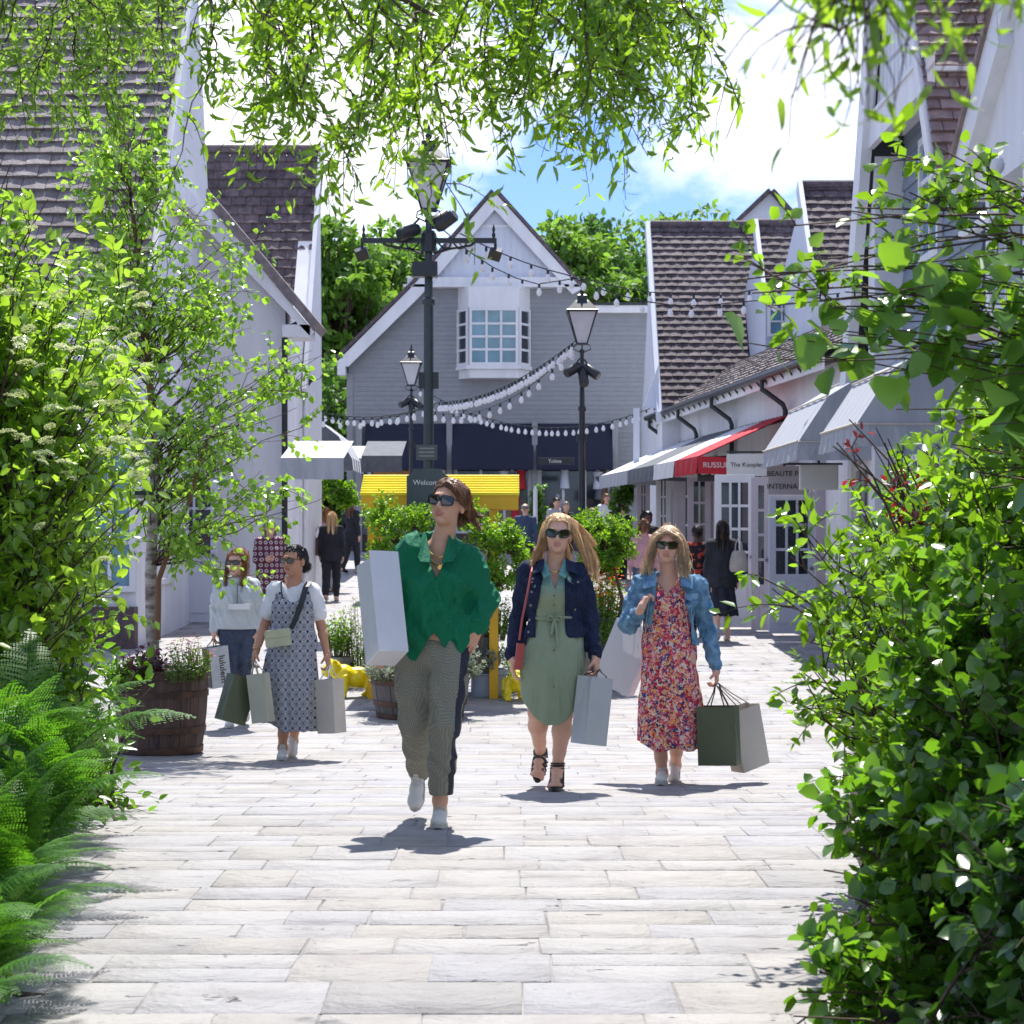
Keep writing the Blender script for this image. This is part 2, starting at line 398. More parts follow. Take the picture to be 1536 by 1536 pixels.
# ---- the grey weatherboarded shop that closes the street
Y0 = 54.; k = Y0 / FPX
A = emp('shop_building', (0, Y0, gz(Y0)), label='grey weatherboarded shop with tall white gable and bay window closing the end of the street', cat='building')
def AL(px, py, dy=0.): return Vector((gx(px, Y0), dy, zz(py, Y0) - gz(Y0)))
zb = -.3
P_ = [AL(523, 548), AL(618, 434), AL(742, 292), AL(868, 436), AL(888, 460), AL(1010, 460)]
L0 = AL(523, 900); R0 = AL(1010, 900)
poly = [Vector((L0.x, 0, zb))] + P_ + [Vector((R0.x, 0, zb))]
MB().prism(poly, (0, 10, 0)).build('wall', M_grey, A)
zl = lambda v: interp([(AL(0, 548).z - zb, L0.x), (AL(0, 434).z - zb, P_[1].x), (AL(0, 292).z - zb, P_[2].x)])(v)
zr = lambda v: interp([(AL(0, 460).z - zb - .01, R0.x), (AL(0, 460).z - zb, P_[4].x), (AL(0, 436).z - zb, P_[3].x), (AL(0, 292).z - zb, P_[2].x)])(v)
boards((0, 0, zb), (1, 0, 0), 0, AL(0, 428).z - zb, .125, zl, zr).build('cladding', M_grey, A)
MB().prism([AL(632, 420, -.20), AL(742, 296, -.20), AL(854, 420, -.20)], (0, .2, 0)).build('gable_panel', M_lilac, A)
b = MB()
for i in range(24):
    x = AL(640 + i * 9, 0).x; t = 1 - abs(640 + i * 9 - 742) / 118
    b.bb(x - .008, x + .008, -.212, -.2, AL(0, 419).z, AL(0, 419).z + max(.05, t * 1.95))
b.build('cover_strip', M_lilac, A)
b = MB(); b.bb(AL(612, 0).x, AL(868, 0).x, -.36, -.2, AL(0, 429).z, AL(0, 418).z); b.bb(AL(606, 0).x, AL(873, 0).x, -.42, -.0, AL(0, 433).z, AL(0, 429).z)
b.bb(AL(718, 0).x, AL(767, 0).x, -.24, -.2, AL(0, 343).z, AL(0, 339).z)
b.build('gable_band', M_white, A)
b = MB()   # barge boards, butted along the rakes
oo = [AL(506, 546), AL(620, 432), AL(742, 292), AL(872, 436)]; ii_ = [AL(524, 552), AL(630, 448), AL(742, 318), AL(858, 444)]
b.prism([p + Vector((0, -.42, 0)) for p in oo + ii_[::-1]], (0, .08, 0))
b.box(AL(514, 556, -.2), (.22, .46, .30))
b.build('barge_board', M_white, A)
b = MB(); slabroof(b, [(AL(505, 0).x, AL(0, 544).z), (AL(620, 0).x, AL(0, 430).z), (AL(742, 0).x - .02, AL(0, 291).z)], -.45, 10, .09); slabroof(b, [(AL(742, 0).x + .02, AL(0, 291).z), (AL(873, 0).x, AL(0, 436).z)], -.45, 10, .09)
b.build('roof', M_tile, A)
b = MB(); b.bb(AL(888, 0).x, R0.x, -.18, .3, AL(0, 470).z, AL(0, 459).z); b.mi = 1; b.bb(AL(886, 0).x, R0.x, -.22, .4, AL(0, 458.9).z, AL(0, 455).z); b.build('parapet', [M_white, M_black], A)
# bay window
b = MB(); x0, x1 = AL(688, 0).x, AL(794, 0).x; d = .55; ch = .3
def bay(za, zc, grow=0.):
    return MB().prism([(x0 - grow, 0, za), (x1 + grow, 0, za), (x1 - ch + grow, -d - grow, za), (x0 + ch - grow, -d - grow, za)], (0, 0, zc - za))
Bw = bay(AL(0, 465).z, AL(0, 433).z, .02).build('bay_hood', M_white, A)
b = bay(AL(0, 556).z, AL(0, 550.2).z, .08); b.v += []; b.build('bay_sill', M_white, A)
bay(AL(0, 569).z, AL(0, 556.2).z, .0).build('bay_apron', M_white, A)
za, zc = AL(0, 550).z, AL(0, 465.2).z
window(A, (x0 + ch, -d + .02, za), (1, 0, 0), (0, -1, 0), x1 - x0 - 2 * ch, zc - za, 3, 4, M_glassb, .07, .06)
sd_ = Vector((ch, -d, 0)); window(A, (x0, 0, za), sd_, Vector((-d, -ch, 0)), sd_.length - .03, zc - za, 1, 4, M_glassd, .07, .06)
sd_ = Vector((-ch, -d, 0)); window(A, Vector((x1 - ch, -d, za)), -sd_, Vector((d, -ch, 0)), sd_.length - .03, zc - za, 1, 4, M_glassd, .07, .06)
# shopfront: blinds, glazing, stallriser
for i, (xa, xb) in enumerate(((549, 671), (678, 800), (804, 918))):
    p = (AL(xa, 0).x, AL(xb, 0).x)
    b = MB(); b.prism([(p[0], -.02, AL(0, 636).z), (p[0], -.10, AL(0, 636).z), (p[0], -.60, AL(0, 703).z), (p[0], -.585, AL(0, 703).z)], (p[1] - p[0], 0, 0))
    b.bb(p[0], p[1], -.61, -.57, AL(0, 706).z, AL(0, 703).z); b.build('blind', M_blind, A)
    f = window(A, (p[0] + .05, -.03, AL(0, 800).z), (1, 0, 0), (0, -1, 0), p[1] - p[0] - .1, AL(0, 640).z - AL(0, 800).z, 3, 1, M_glassd, .1, .07, name='shop_window')
    b = MB()   # goods behind the glass read as pale and coloured boxes in the window
for q in range(12):
    px = rnd.uniform(690, 915); 
    if 795 < px < 808: continue
    mcol = rnd.choice([M_pink, M_wood, M_lilac, M_wood, M_awd, M_awr]); hgt = rnd.uniform(.5, .9)
    MB().lathe([(.02, 0), (.14, .03), (.1, hgt * .5), (.15, hgt * .8), (.04, hgt * .86), (.07, hgt * .95), (.02, hgt)], (AL(px, 0).x, -.15, AL(0, rnd.uniform(730, 790)).z), 10).build('window_display', mcol, A, True)
for xa in (540, 674.5, 802, 922): MB().bb(AL(xa - 4.2, 0).x, AL(xa + 4.2, 0).x, -.34, .02, zb, AL(0, 632).z).build('pilaster', M_grey, A)
MB().bb(AL(560, 0).x, AL(660, 0).x, -.09, -.04, AL(0, 712).z, AL(0, 706).z).build('lit_shelf', mat('orange_timber', (.6, .3, .08), .6), A)
MB().bb(L0.x - .01, R0.x, -.10, 0, zb, AL(0, 802).z).build('plinth', M_brick, A)
MB().bb(L0.x - .05, L0.x + .12, -.03, .1, AL(0, 802).z, AL(0, 560).z).build('corner_board', M_grey, A)
MB().bb(AL(800, 0).x, AL(808, 0).x, -.12, 0, zb, AL(0, 690).z).build('pilaster', M_white, A)

# ---- dark tiled roofs right of it
def tile_block(name, label, px0, px1, py_r, py_e, Ye, pitch, x_shift=0., wallm=M_render, gauge=.2, cat='building', depth=6., lw=None, tm=None, seed=3):
    """building whose tiled slope faces the street end: ridge and eave given by height"""
    ze = zz(py_e, Ye); t = math.tan(pitch)
    Yr = Ye
    for _ in range(30): Yr = Ye + (zz(py_r, Yr) - ze) / t
    zr_ = zz(py_r, Yr); x0 = gx(px0, (Ye + Yr) / 2); x1 = gx(px1, (Ye + Yr) / 2)
    o = emp(name, ((x0 + x1) / 2, Ye, gz(Ye)), label=label, cat=cat); B = o.location
    L = math.hypot(Yr - Ye, zr_ - ze); v = Vector((0, Yr - Ye, zr_ - ze)) / L
    tb = tiles(Vector((x0, Ye, ze)) - B, (1, 0, 0), v, x1 - x0, L, gauge, .27, seed=seed, th=.045)
    tb.mi = 0; tb.prism([Vector((x0, Ye, ze)) - B, Vector((x0, Yr, zr_)) - B, Vector((x0, 2 * Yr - Ye, ze)) - B], (x1 - x0, 0, 0)) if False else None
    tb.build('roof', tm or M_tile, o)
    MB().prism([(x0 - B.x + .02, .1, -1), (x0 - B.x + .02, .1, ze - B.z - .06), (x0 - B.x + .02, Yr - Ye, zr_ - B.z - .1), (x0 - B.x + .02, Yr - Ye + depth * .6, ze - B.z), (x0 - B.x + .02, Yr - Ye + depth * .6, -1)], (x1 - x0 - .04, 0, 0)).build('wall', wallm, o)
    MB().tube([(x0 - B.x, Yr - Ye, zr_ - B.z + .02), (x1 - B.x, Yr - Ye, zr_ - B.z + .02)], .1, 10).build('ridge_tile', tm or M_tile, o, True)
    return o, B, (x0, x1, Ye, Yr, ze, zr_)
o, B, g_ = tile_block('tiled_building', 'building under a dark brown tiled roof right of the grey shop, broadest of that cluster', 984, 1150, 338, 606, 44, math.radians(52))
x0, x1, Ye, Yr, ze, zr_ = g_
b = MB()   # white verge and gable cheek seen on the left
b.beam(Vector((x0 - .08, Ye - .25, ze - .3)) - B, Vector((x0 - .08, Yr, zr_ - .02)) - B, .10, .34)
b.prism([Vector((x0 - .42, Ye + .05, zz(612, Ye))) - B, Vector((x0 - .05, Ye + .05, zz(612, Ye))) - B, Vector((x0 - .05, Ye + .2, zz(545, Ye))) - B], (0, .1, 0))
b.build('verge_board', M_lilac, o)
MB().bb(x0 - .62 - B.x, x0 - .5 - B.x, -.2, .1, .0, ze - B.z - .1).build('corner_post', M_lilac, o)
o, B, g_ = tile_block('tiled_building', 'narrow dark tiled roof bay stepping behind the right shop row', 1142, 1214, 336, 440, 42, math.radians(52), wallm=M_lilac, seed=8)
x0, x1, Ye, Yr, ze, zr_ = g_
MB().beam(Vector((x0 - .05, Ye - .2, ze - .1)) - B, Vector((x0 - .05, Yr, zr_)) - B, .09, .3).build('verge_board', M_lilac, o)
window(o, (x0 + .05 - B.x, .02, zz(505, Ye) - B.z), (1, 0, 0), (0, -1, 0), .6, .9, 2, 3, M_glassb)
o, B, g_ = tile_block('tiled_building', 'taller dark tiled roof beside the big right gable, highest of the three right-hand back roofs', 1210, 1330, 279, 395, 38, math.radians(52), wallm=M_lilac, seed=9)
x0, x1, Ye, Yr, ze, zr_ = g_
MB().beam(Vector((x0 - .05, Ye - .2, ze - .1)) - B, Vector((x0 - .05, Yr, zr_)) - B, .09, .3).build('verge_board', M_lilac, o)
# far small white gable
o = emp('gable_house', (gx(1155, 60), 60, gz(60)), label='small white gable peeping over the dark tiled roofs at the far right', cat='building'); B = o.location
p = [at(1096, 345, 60) - B, at(1155, 290, 60) - B, at(1204, 345, 60) - B]
MB().prism([Vector((p[0].x, 0, -1))] + p + [Vector((p[2].x, 0, -1))], (0, 6, 0)).build('wall', M_lilac, o)
b = MB(); slabroof(b, [(p[0].x - .15, p[0].z - .15), (p[1].x, p[1].z + .02), (p[2].x + .15, p[2].z - .15)], -.3, 6.2, .12); b.build('roof', M_tile, o)

# ---- low shop row on the right with lean-to roof
F1 = Vector((3.55, 46., 0)); F0 = Vector((4.95, 29.5, 0)); U = (F0 - F1).normalized(); NS = Vector((-U.y, U.x, 0))
if NS.x > 0: NS = -NS
RW = emp('shop_row', (F0.x, F0.y, gz(F0.y)), label='low white shop row at the right under a lean-to tiled roof with black gutter', cat='building'); B = RW.location
LW = (F0 - F1).length; ze = 4.12
up = (-NS * math.cos(math.radians(33)) + Vector((0, 0, 1)) * math.sin(math.radians(33)))
o_e = Vector((F1.x, F1.y, ze)) + NS * .35 - B
tiles(o_e, U, up, LW, 2.1, .2, .25, seed=5, th=.05).build('roof', M_tile2, RW)
q = lambda u, n, z: Vector((F1.x, F1.y, 0)) + U * u + NS * n + Vector((0, 0, z)) - B
MB().prism([q(0, .3, ze - .03), q(0, -1.45, ze + 1.08), q(0, -1.9, ze + 1.08), q(0, -1.9, ze - .2)], U * LW).build('roof_deck', M_black, RW)
MB().prism([q(0, 0, -1), q(0, 0, ze - .05), q(0, -4, ze - .05), q(0, -4, -1)], U * LW).build('wall', M_white, RW)
MB().beam(q(-.1, .36, ze - .12), q(LW, .36, ze - .12), .03, .2).build('fascia', M_white, RW)
MB().tube([q(-.1, .45, ze - .03), q(LW, .45, ze - .03)], .065, 8).build('gutter', M_black, RW, True)
for i in range(26): MB().beam(q(i * .62 + .3, .37, ze - .16), q(i * .62 + .3, .50, ze + .01), .02, .03).build('gutter_bracket', M_black, RW)
for u in (.3, 4.2, 8.0, 12.6):
    MB().tube([q(u, .44, ze - .06), q(u, .44, ze - .24), q(u + .15, .12, ze - .5), q(u + .15, .08, ze - .6), q(u + .15, .08, .2)], .045, 8).build('downpipe', M_black, RW, True)
b = MB()
for i in range(56): MB().box(q(i * .29 + .1, .02, ze - .72), (.1, .1, .1), (0, 0, .08)).build('dentil', M_black, RW)

# shop fronts: pilasters and glazed bays in the facade
for i in range(9):
    u = .7 + i * 1.8; zb_ = gz((F1 + U * u).y) - 0
    MB().box(q(u, .05, zb_ + 1.3), (.22, .22, 2.7), (0, 0, .085)).build('pilaster', M_pink, RW)
    if i < 8:
        f = window(RW, q(u + .2, .02, zb_ + .5), U, NS, 1.4, 2.0, 3, 3, M_glassd, .07, .05, wide=M_white, name='shop_window')
        MB().prism([q(u + .2, .03, zb_ - .1), q(u + .2, .03, zb_ + .48), q(u + .2, -.1, zb_ + .48), q(u + .2, -.1, zb_ - .1)], U * 1.4).build('stallriser', M_pink, RW)

def flat_awning(ua, ub, mcan, mval, label, z_top=3.45, drop=.72, proj=1.65, val=.28, txt=None, scal=False):
    c = q(ua, 0, 0) + B; o = emp('shop_awning', (c.x, c.y, gz(c.y)), label=label, cat='awning', group='awnings over the right shop row'); D = o.location
    Q = lambda u, n, z: q(u, n, z) + B - D
    zt = z_top
    b = MB(); n = max(2, int((ub - ua) / .5))
    for i in range(n):
        a, c_ = ua + (ub - ua) * i / n, ua + (ub - ua) * (i + 1) / n
        s = .012
        b.add([Q(a, .05, zt), Q((a + c_) / 2, .05, zt - s), Q(c_, .05, zt), Q(a, proj, zt - drop), Q((a + c_) / 2, proj, zt - drop - s), Q(c_, proj, zt - drop)], [(0, 1, 4, 3), (1, 2, 5, 4)])
        b.add([v + Vector((0, 0, -.02)) for v in b.v[-6:]], [(0, 3, 4, 1), (1, 4, 5, 2)])
    b.build('canvas', mcan, o, fix=False)
    b = MB()
    n = int((ub - ua) / .12) + 2
    for i in range(n):
        a, c_ = ua + (ub - ua) * i / n, ua + (ub - ua) * (i + 1) / n; w1 = .03 * math.sin(i * 1.3); w2 = .03 * math.sin((i + 1) * 1.3)
        b.prism([Q(a, proj, zt - drop), Q(c_, proj, zt - drop), Q(c_, proj + w2, zt - drop - val), Q(a, proj + w1, zt - drop - val)], NS * .008)
    b.build('valance', mval, o)
    if True:
        b = MB(); b.add([Q(ub, .05, zt), Q(ub, proj, zt - drop), Q(ub, proj, zt - drop - val), Q(ub, proj - .1, zt - drop - val)], [(0, 1, 2, 3)]); 
    b = MB(); b.tube([Q(ua, proj - .02, zt - drop - .01), Q(ub, proj - .02, zt - drop - .01)], .02, 6)
    for u in (ua + .15, ub - .15): b.tube([Q(u, .05, zt - drop + .05), Q(u, proj - .03, zt - drop - .02)], .015, 6)
    b.build('frame', M_black, o)
    # near end: hanging valance return facing up the street
    b = MB()
    for i in range(6):
        n0 = proj - .75 + .75 * i / 6; n1 = n0 + .125; za = zt - drop + (proj - n0) * drop / (proj) ; zc_ = zt - drop + (proj - n1) * drop / proj
    b.prism([Q(ub + .01, proj - .62, zt - drop - .02), Q(ub + .01, proj, zt - drop - .0), Q(ub + .01, proj, zt - drop - val), Q(ub + .01, proj - .62, zt - drop - val - .02)], U * .012)
    b.build('valance', mval, o)
    if txt:
        ang = math.atan2(U.y, U.x)
        c_ = Q(ub + .028, proj - .31, zt - drop - val * .52)
        text(txt, .125, c_, (PI / 2, 0, math.atan2(NS.y, NS.x) + PI), M_txt, o)
    return o
flat_awning(.8, 5.2, M_aww, M_awg, 'pale grey flat awning farthest along the right shop row')
flat_awning(5.3, 8.6, M_awd, M_awd, 'dark grey flat awning with a wavy valance on the right shop row')
flat_awning(8.7, 11.0, M_aww, M_aww, 'white flat awning between the dark grey and the red one')
flat_awning(11.05, 13.3, M_awr, M_awr, 'red awning with white lettering on its red valance', txt='RUSSUM')
# hanging signs over the open doors
def hang_sign(pxa, pxb, pya, pyb, Y, lines, m, label, mt=M_txtk, sz=.15):
    a = at(pxa, pya, Y); c = at(pxb, pyb, Y); o = emp('hanging_sign', ((a.x + c.x) / 2, Y, c.z), label=label, cat='sign'); w_ = c.x - a.x; h = a.z - c.z
    MB().bb(-w_ / 2, w_ / 2, -.02, .02, 0, h).build('board', m, o, bevel=.004)
    MB().beam((-w_ / 2, 0, h + .03), (w_ / 2 + .5, 0, h + .03), .03, .03).build('bracket', M_black, o)
    n = len(lines)
    for i, t in enumerate(lines): text(t, sz, (0, -.024, h * (1 - (i + .62) / (n + .25))), (PI / 2, 0, 0), mt, o)
M_sgn = mat('cream_sign_board', (.62, .62, .60), .5, (.58, .58, .56), 3); M_sgn2 = mat('mauve_sign_board', (.46, .42, .44), .5, (.42, .39, .41), 3)
hang_sign(1090, 1150, 681, 714, 31, ['The Kooples'], M_sgn, 'cream board with black title-case lettering hung over the open white doors', sz=.098)
hang_sign(1152, 1212, 699, 742, 28.9, ['BEAUTE PRES', 'INTERNATIO'], M_sgn2, 'mauve board with two lines of black capitals beside the domed awnings', sz=.105)
hang_sign(1046, 1090, 694, 722, 33, ['Breuil'], mat('black_sign_board', (.02, .02, .022), .4), 'black board with pale script lettering under the red awning', mt=M_txt, sz=.16)
# open door leaves seen face on
def door_leaf(pxa, pxb, py_top, Y, m, cols, rows, label, solid=.28, box=False, group='open shop doors on the right'):
    x0, x1 = gx(pxa, Y), gx(pxb, Y); w_ = x1 - x0; h = zz(py_top, Y) - gz(Y) - .03
    o = emp('door_leaf', ((x0 + x1) / 2, Y, gz(Y) + .03), rz=rnd.uniform(-.08, .08), label=label, cat='door', group=group)
    s = h * solid; fw = .1
    b = MB(); b.bb(-w_ / 2, w_ / 2, -.02, .02, 0, s); b.bb(-w_ / 2, -w_ / 2 + fw, -.022, .022, s, h); b.bb(w_ / 2 - fw, w_ / 2, -.022, .022, s, h); b.bb(-w_ / 2 + fw, w_ / 2 - fw, -.021, .021, h - .12, h)
    b.build('door_panel', m, o, bevel=.004)
    MB().bb(-w_ / 2 + .12, w_ / 2 - .12, -.034, -.0205, .14, s - .1).build('raised_panel', m, o, bevel=.006)
    wi = (w_ - 2 * fw) / cols; hi = (h - .12 - s) / rows; b = MB()
    for i in range(1, cols): b.bb(-w_ / 2 + fw + wi * i - .018, -w_ / 2 + fw + wi * i + .018, -.018, .018, s, h - .12)
    for j in range(1, rows): b.bb(-w_ / 2 + fw, w_ / 2 - fw, -.0165, .0165, s + hi * j - .02, s + hi * j + .02)
    b.build('glazing_bar', m, o)
    MB().bb(-w_ / 2 + fw, w_ / 2 - fw, -.004, .004, s, h - .12).build('pane', M_glassd, o)
    b = MB(); b.lathe([(.025, 0), (.03, .02), (.015, .05)], (w_ / 2 - .05, -.03, h * .46), 10, rot=Matrix.Rotation(PI / 2, 3, 'X')); b.build('handle', M_zinc, o)
    if box: 
        MB().bb(-.16, .16, -.045, -.02, s + .05, s + .16).build('letter_plate', M_zinc, o, bevel=.005)
    return o
door_leaf(1072, 1132, 712, 30.2, M_white, 3, 4, 'white glazed door leaf standing open under the cream board', .34)
door_leaf(1127, 1156, 716, 29.6, M_pink, 1, 4, 'narrow mauve door leaf next to the white open one', .3)
door_leaf(1153, 1222, 738, 29.0, M_lilac, 3, 3, 'wide lilac door leaf nearest the right bushes', .42)
for i, (a, c_, t, Y, m, l) in enumerate(((955, 975, 706, 42, M_pink, 'far pinkish door leaf left of the others by the grey awning'), (984, 1006, 708, 40, M_white, 'white glazed door leaf second from the far end of the right shops'), (1010, 1028, 708, 37.5, M_pink, 'pinkish door leaf in the middle of the right shops'), (1032, 1066, 712, 35, M_pink, 'wider pinkish glazed door leaf below the red awning'))):
    door_leaf(a, c_, t, Y, m, 2, 4, l, .3)

# ---- the big gabled building at the upper right
XF = 4.5
BG = emp('gabled_building', (XF, 21, gz(21)), label='tall steep-gabled building at the right with reddish tiles and grey boarded walls', cat='building'); B = BG.location
G = lambda x, y, z: Vector((x, y, z)) - B
ap = (23.9, 10.3); fr = (26.8, 3.6); nr = (21.0, 5.35)
MB().prism([G(XF + .45, fr[0] - .1, -1), G(XF + .45, fr[0] - .1, fr[1]), G(XF + .45, ap[0], ap[1] - .2), G(XF + .45, nr[0] + .1, nr[1] - .1), G(XF + .45, nr[0] + .1, 3.9), G(XF + .45, 16, 3.9), G(XF + .45, 16, -1)], (5, 0, 0)).build('wall', M_grey2, BG)
hz = 7.0 - .35
boards(G(XF + .45, 16, .2), (0, 1, 0), 11, 6.6, .2, lambda z: 0 if z < 3.6 else nr[0] - 16 + max(0, (z + .2 - nr[1]) / 1.7), lambda z: 10.6 if z < 3.4 else 26.8 - 16 - (z + .2 - 3.6) / 2.3, th=.03, Nn=(-1, 0, 0)).build('cladding', M_grey2, BG)
# projecting white gable head with boarded face, band and soffit
zb_ = 6.55
yb0 = nr[0] + (zb_ - nr[1]) / 1.7; yb1 = fr[0] - (zb_ - fr[1]) / 2.3
MB().prism([G(XF + .06, yb0, zb_), G(XF + .06, yb1, zb_), G(XF + .06, ap[0], ap[1] - .1)], (.5, 0, 0)).build('gable_panel', M_white, BG)
b = MB()
for i in range(1, 16):
    y = yb0 + (yb1 - yb0) * i / 16; zt = min((y - nr[0]) * 1.7 + nr[1], (fr[0] - y) * 2.3 + fr[1])
    b.add([G(XF + .055, y - .01, zb_), G(XF + .055, y + .01, zb_), G(XF + .055, y + .01, zt), G(XF + .055, y - .01, zt)], [(0, 1, 2, 3)])
b.build('board_joint', M_lilac, BG)
b = MB(); b.bb(XF - .02 - B.x, XF + .06 - B.x, yb0 - .15 - B.y, yb1 + .1 - B.y, zb_ - .22 - B.z, zb_ + .12 - B.z); b.bb(XF - .05 - B.x, XF + .06 - B.x, yb0 - .18 - B.y, yb1 + .12 - B.y, zb_ + .12 - B.z, zb_ + .17 - B.z); b.build('gable_band', M_white, BG)
MB().bb(XF + .06 - B.x, XF + .45 - B.x, yb0 - .15 - B.y, yb1 - B.y, zb_ - .06 - B.z, zb_ - .01 - B.z).build('soffit', M_aww, BG)
MB().bb(XF + .08 - B.x, XF + .45 - B.x, fr[0] - 1.55 - B.y, fr[0] - 1.1 - B.y, -.5, zb_ - .06 - B.z).build('pilaster', M_render, BG)
b = MB()
b.beam(G(XF - .04, fr[0], fr[1]), G(XF - .04, ap[0], ap[1]), .10, .42, up=(-1, 0, 0)) if False else None
def rake(b, p, r, w_, t_=.1):
    p = Vector(p); r = Vector(r); d = (r - p).normalized(); n = Vector((0, -d.z, d.y));
    if n.z > 0: n = -n
    b.prism([G(XF - t_, p.y, p.z), G(XF - t_, r.y, r.z), G(XF - t_, r.y + n.y * w_, r.z + n.z * w_), G(XF - t_, p.y + n.y * w_, p.z + n.z * w_)], (t_ + .03, 0, 0))
rake(b, (0, fr[0] + .15, fr[1] - .3), (0, ap[0], ap[1] + .02), .42); rake(b, (0, nr[0] - .05, nr[1] - .1), (0, ap[0], ap[1] + .03), .18)
b.build('barge_board', M_white, BG)
v = Vector((0, ap[0] - nr[0], ap[1] - nr[1])); L = v.length
tiles(G(XF - .06, nr[0], nr[1]), (1, 0, 0), v, 6, L, .155, .26, seed=4, th=.05).build('roof', M_tile3, BG)
MB().prism([G(XF, nr[0] + .1, nr[1]), G(XF, ap[0], ap[1] - .12), G(XF, fr[0], fr[1] - .1), G(XF, fr[0] - .2, fr[1] - .5), G(XF, ap[0], ap[1] - .9), G(XF, nr[0] + .4, nr[1] - .4)], (6, 0, 0)).build('roof_deck', M_black, BG)
v = Vector((0, ap[0] - fr[0], ap[1] - fr[1])); tiles(G(XF + 5.9, fr[0], fr[1]), (-1, 0, 0), v, 6, v.length, .2, .27, seed=6, th=.05).build('roof', M_tile3, BG)
window(BG, G(XF + .43, 22.9, 4.7), (0, 1, 0), (-1, 0, 0), 1.1, 1.5, 2, 3, M_glassb, .09, .06)
MB().tube([G(XF - .15, fr[0] - .1, fr[1] - .25), G(XF + .3, fr[0] - .2, fr[1] - .7), G(XF + .3, fr[0] - .2, .2)], .05, 8).build('downpipe', M_black, BG, True)
# nearer gable wing with flared foot
o = emp('gabled_wing', (XF, 18, gz(18)), label='nearer white gable wing with flared barge board cut by the right picture edge', cat='building'); B = o.location
rk = [(20.3, 5.08), (20.0, 5.15), (18.2, 6.36), (17.0, 7.6), (15.6, 9.6)]
b = MB()
for (ya, za), (yb, zc) in zip(rk[:-1], rk[1:]): b.prism([G(XF - .1, ya, za), G(XF - .1, yb, zc), G(XF - .1, yb - .1, zc - .42), G(XF - .1, ya - .1, za - .30)], (.14, 0, 0))
b.build('barge_board', M_white, o)
B = o.location
MB().prism([G(XF + .04, 19.9, 4.8)] + [G(XF + .04, y, z - .12) for y, z in rk[2:]] + [G(XF + .04, 14, 9.4), G(XF + .04, 14, 4.8)], (3, 0, 0)).build('gable_panel', M_render, o)
MB().prism([G(XF + .5, 19.6, -1), G(XF + .5, 19.6, 4.8), G(XF + .5, 14, 4.8), G(XF + .5, 14, -1)], (3, 0, 0)).build('wall', M_grey2, o)
b = MB()
for (ya, za), (yb, zc) in zip(rk[:-1], rk[1:]): b.prism([G(XF - .14, ya, za), G(XF - .14, yb, zc), G(XF - .14, yb, zc + .09), G(XF - .14, ya, za + .09)], (4, 0, 0))
b.build('roof', M_tile3, o)
MB().tube([G(XF - .22, 20.34, 5.06), G(XF + 3, 20.34, 5.06)], .07, 8).build('gutter', M_black, o, True)
window(o, G(XF + .48, 16.6, 2.6), (0, 1, 0), (-1, 0, 0), 1.6, 1.5, 3, 3, M_glassb, .09, .06)
# little balcony on the wing
MB().bb(4.2 - B.x, 5.0 - B.x, 16.4 - B.y, 19.3 - B.y, 3.35 - B.z, 3.5 - B.z).build('balcony_floor', M_white, o)
for y in (19.15, 17.8, 16.5):
    x = 4.78 if y > 19 else 4.3
    nw = MB().bb(x - .07 - B.x, x + .07 - B.x, y - .07 - B.y, y + .07 - B.y, 3.5 - B.z, 4.62 - B.z).build('newel_post', M_white, o, bevel=.01)
    MB().lathe([(.085, 0), (.09, .03), (.05, .05), (.04, .08), (.075, .12), (.085, .17), (.07, .22), (.01, .26)], (x - B.x, y - B.y, 4.62 - B.z), 16).build('finial', M_white, nw, True)
MB().bb(4.26 - B.x, 4.34 - B.x, 16.5 - B.y, 19.1 - B.y, 4.3 - B.z, 4.38 - B.z).build('handrail', M_white, o)

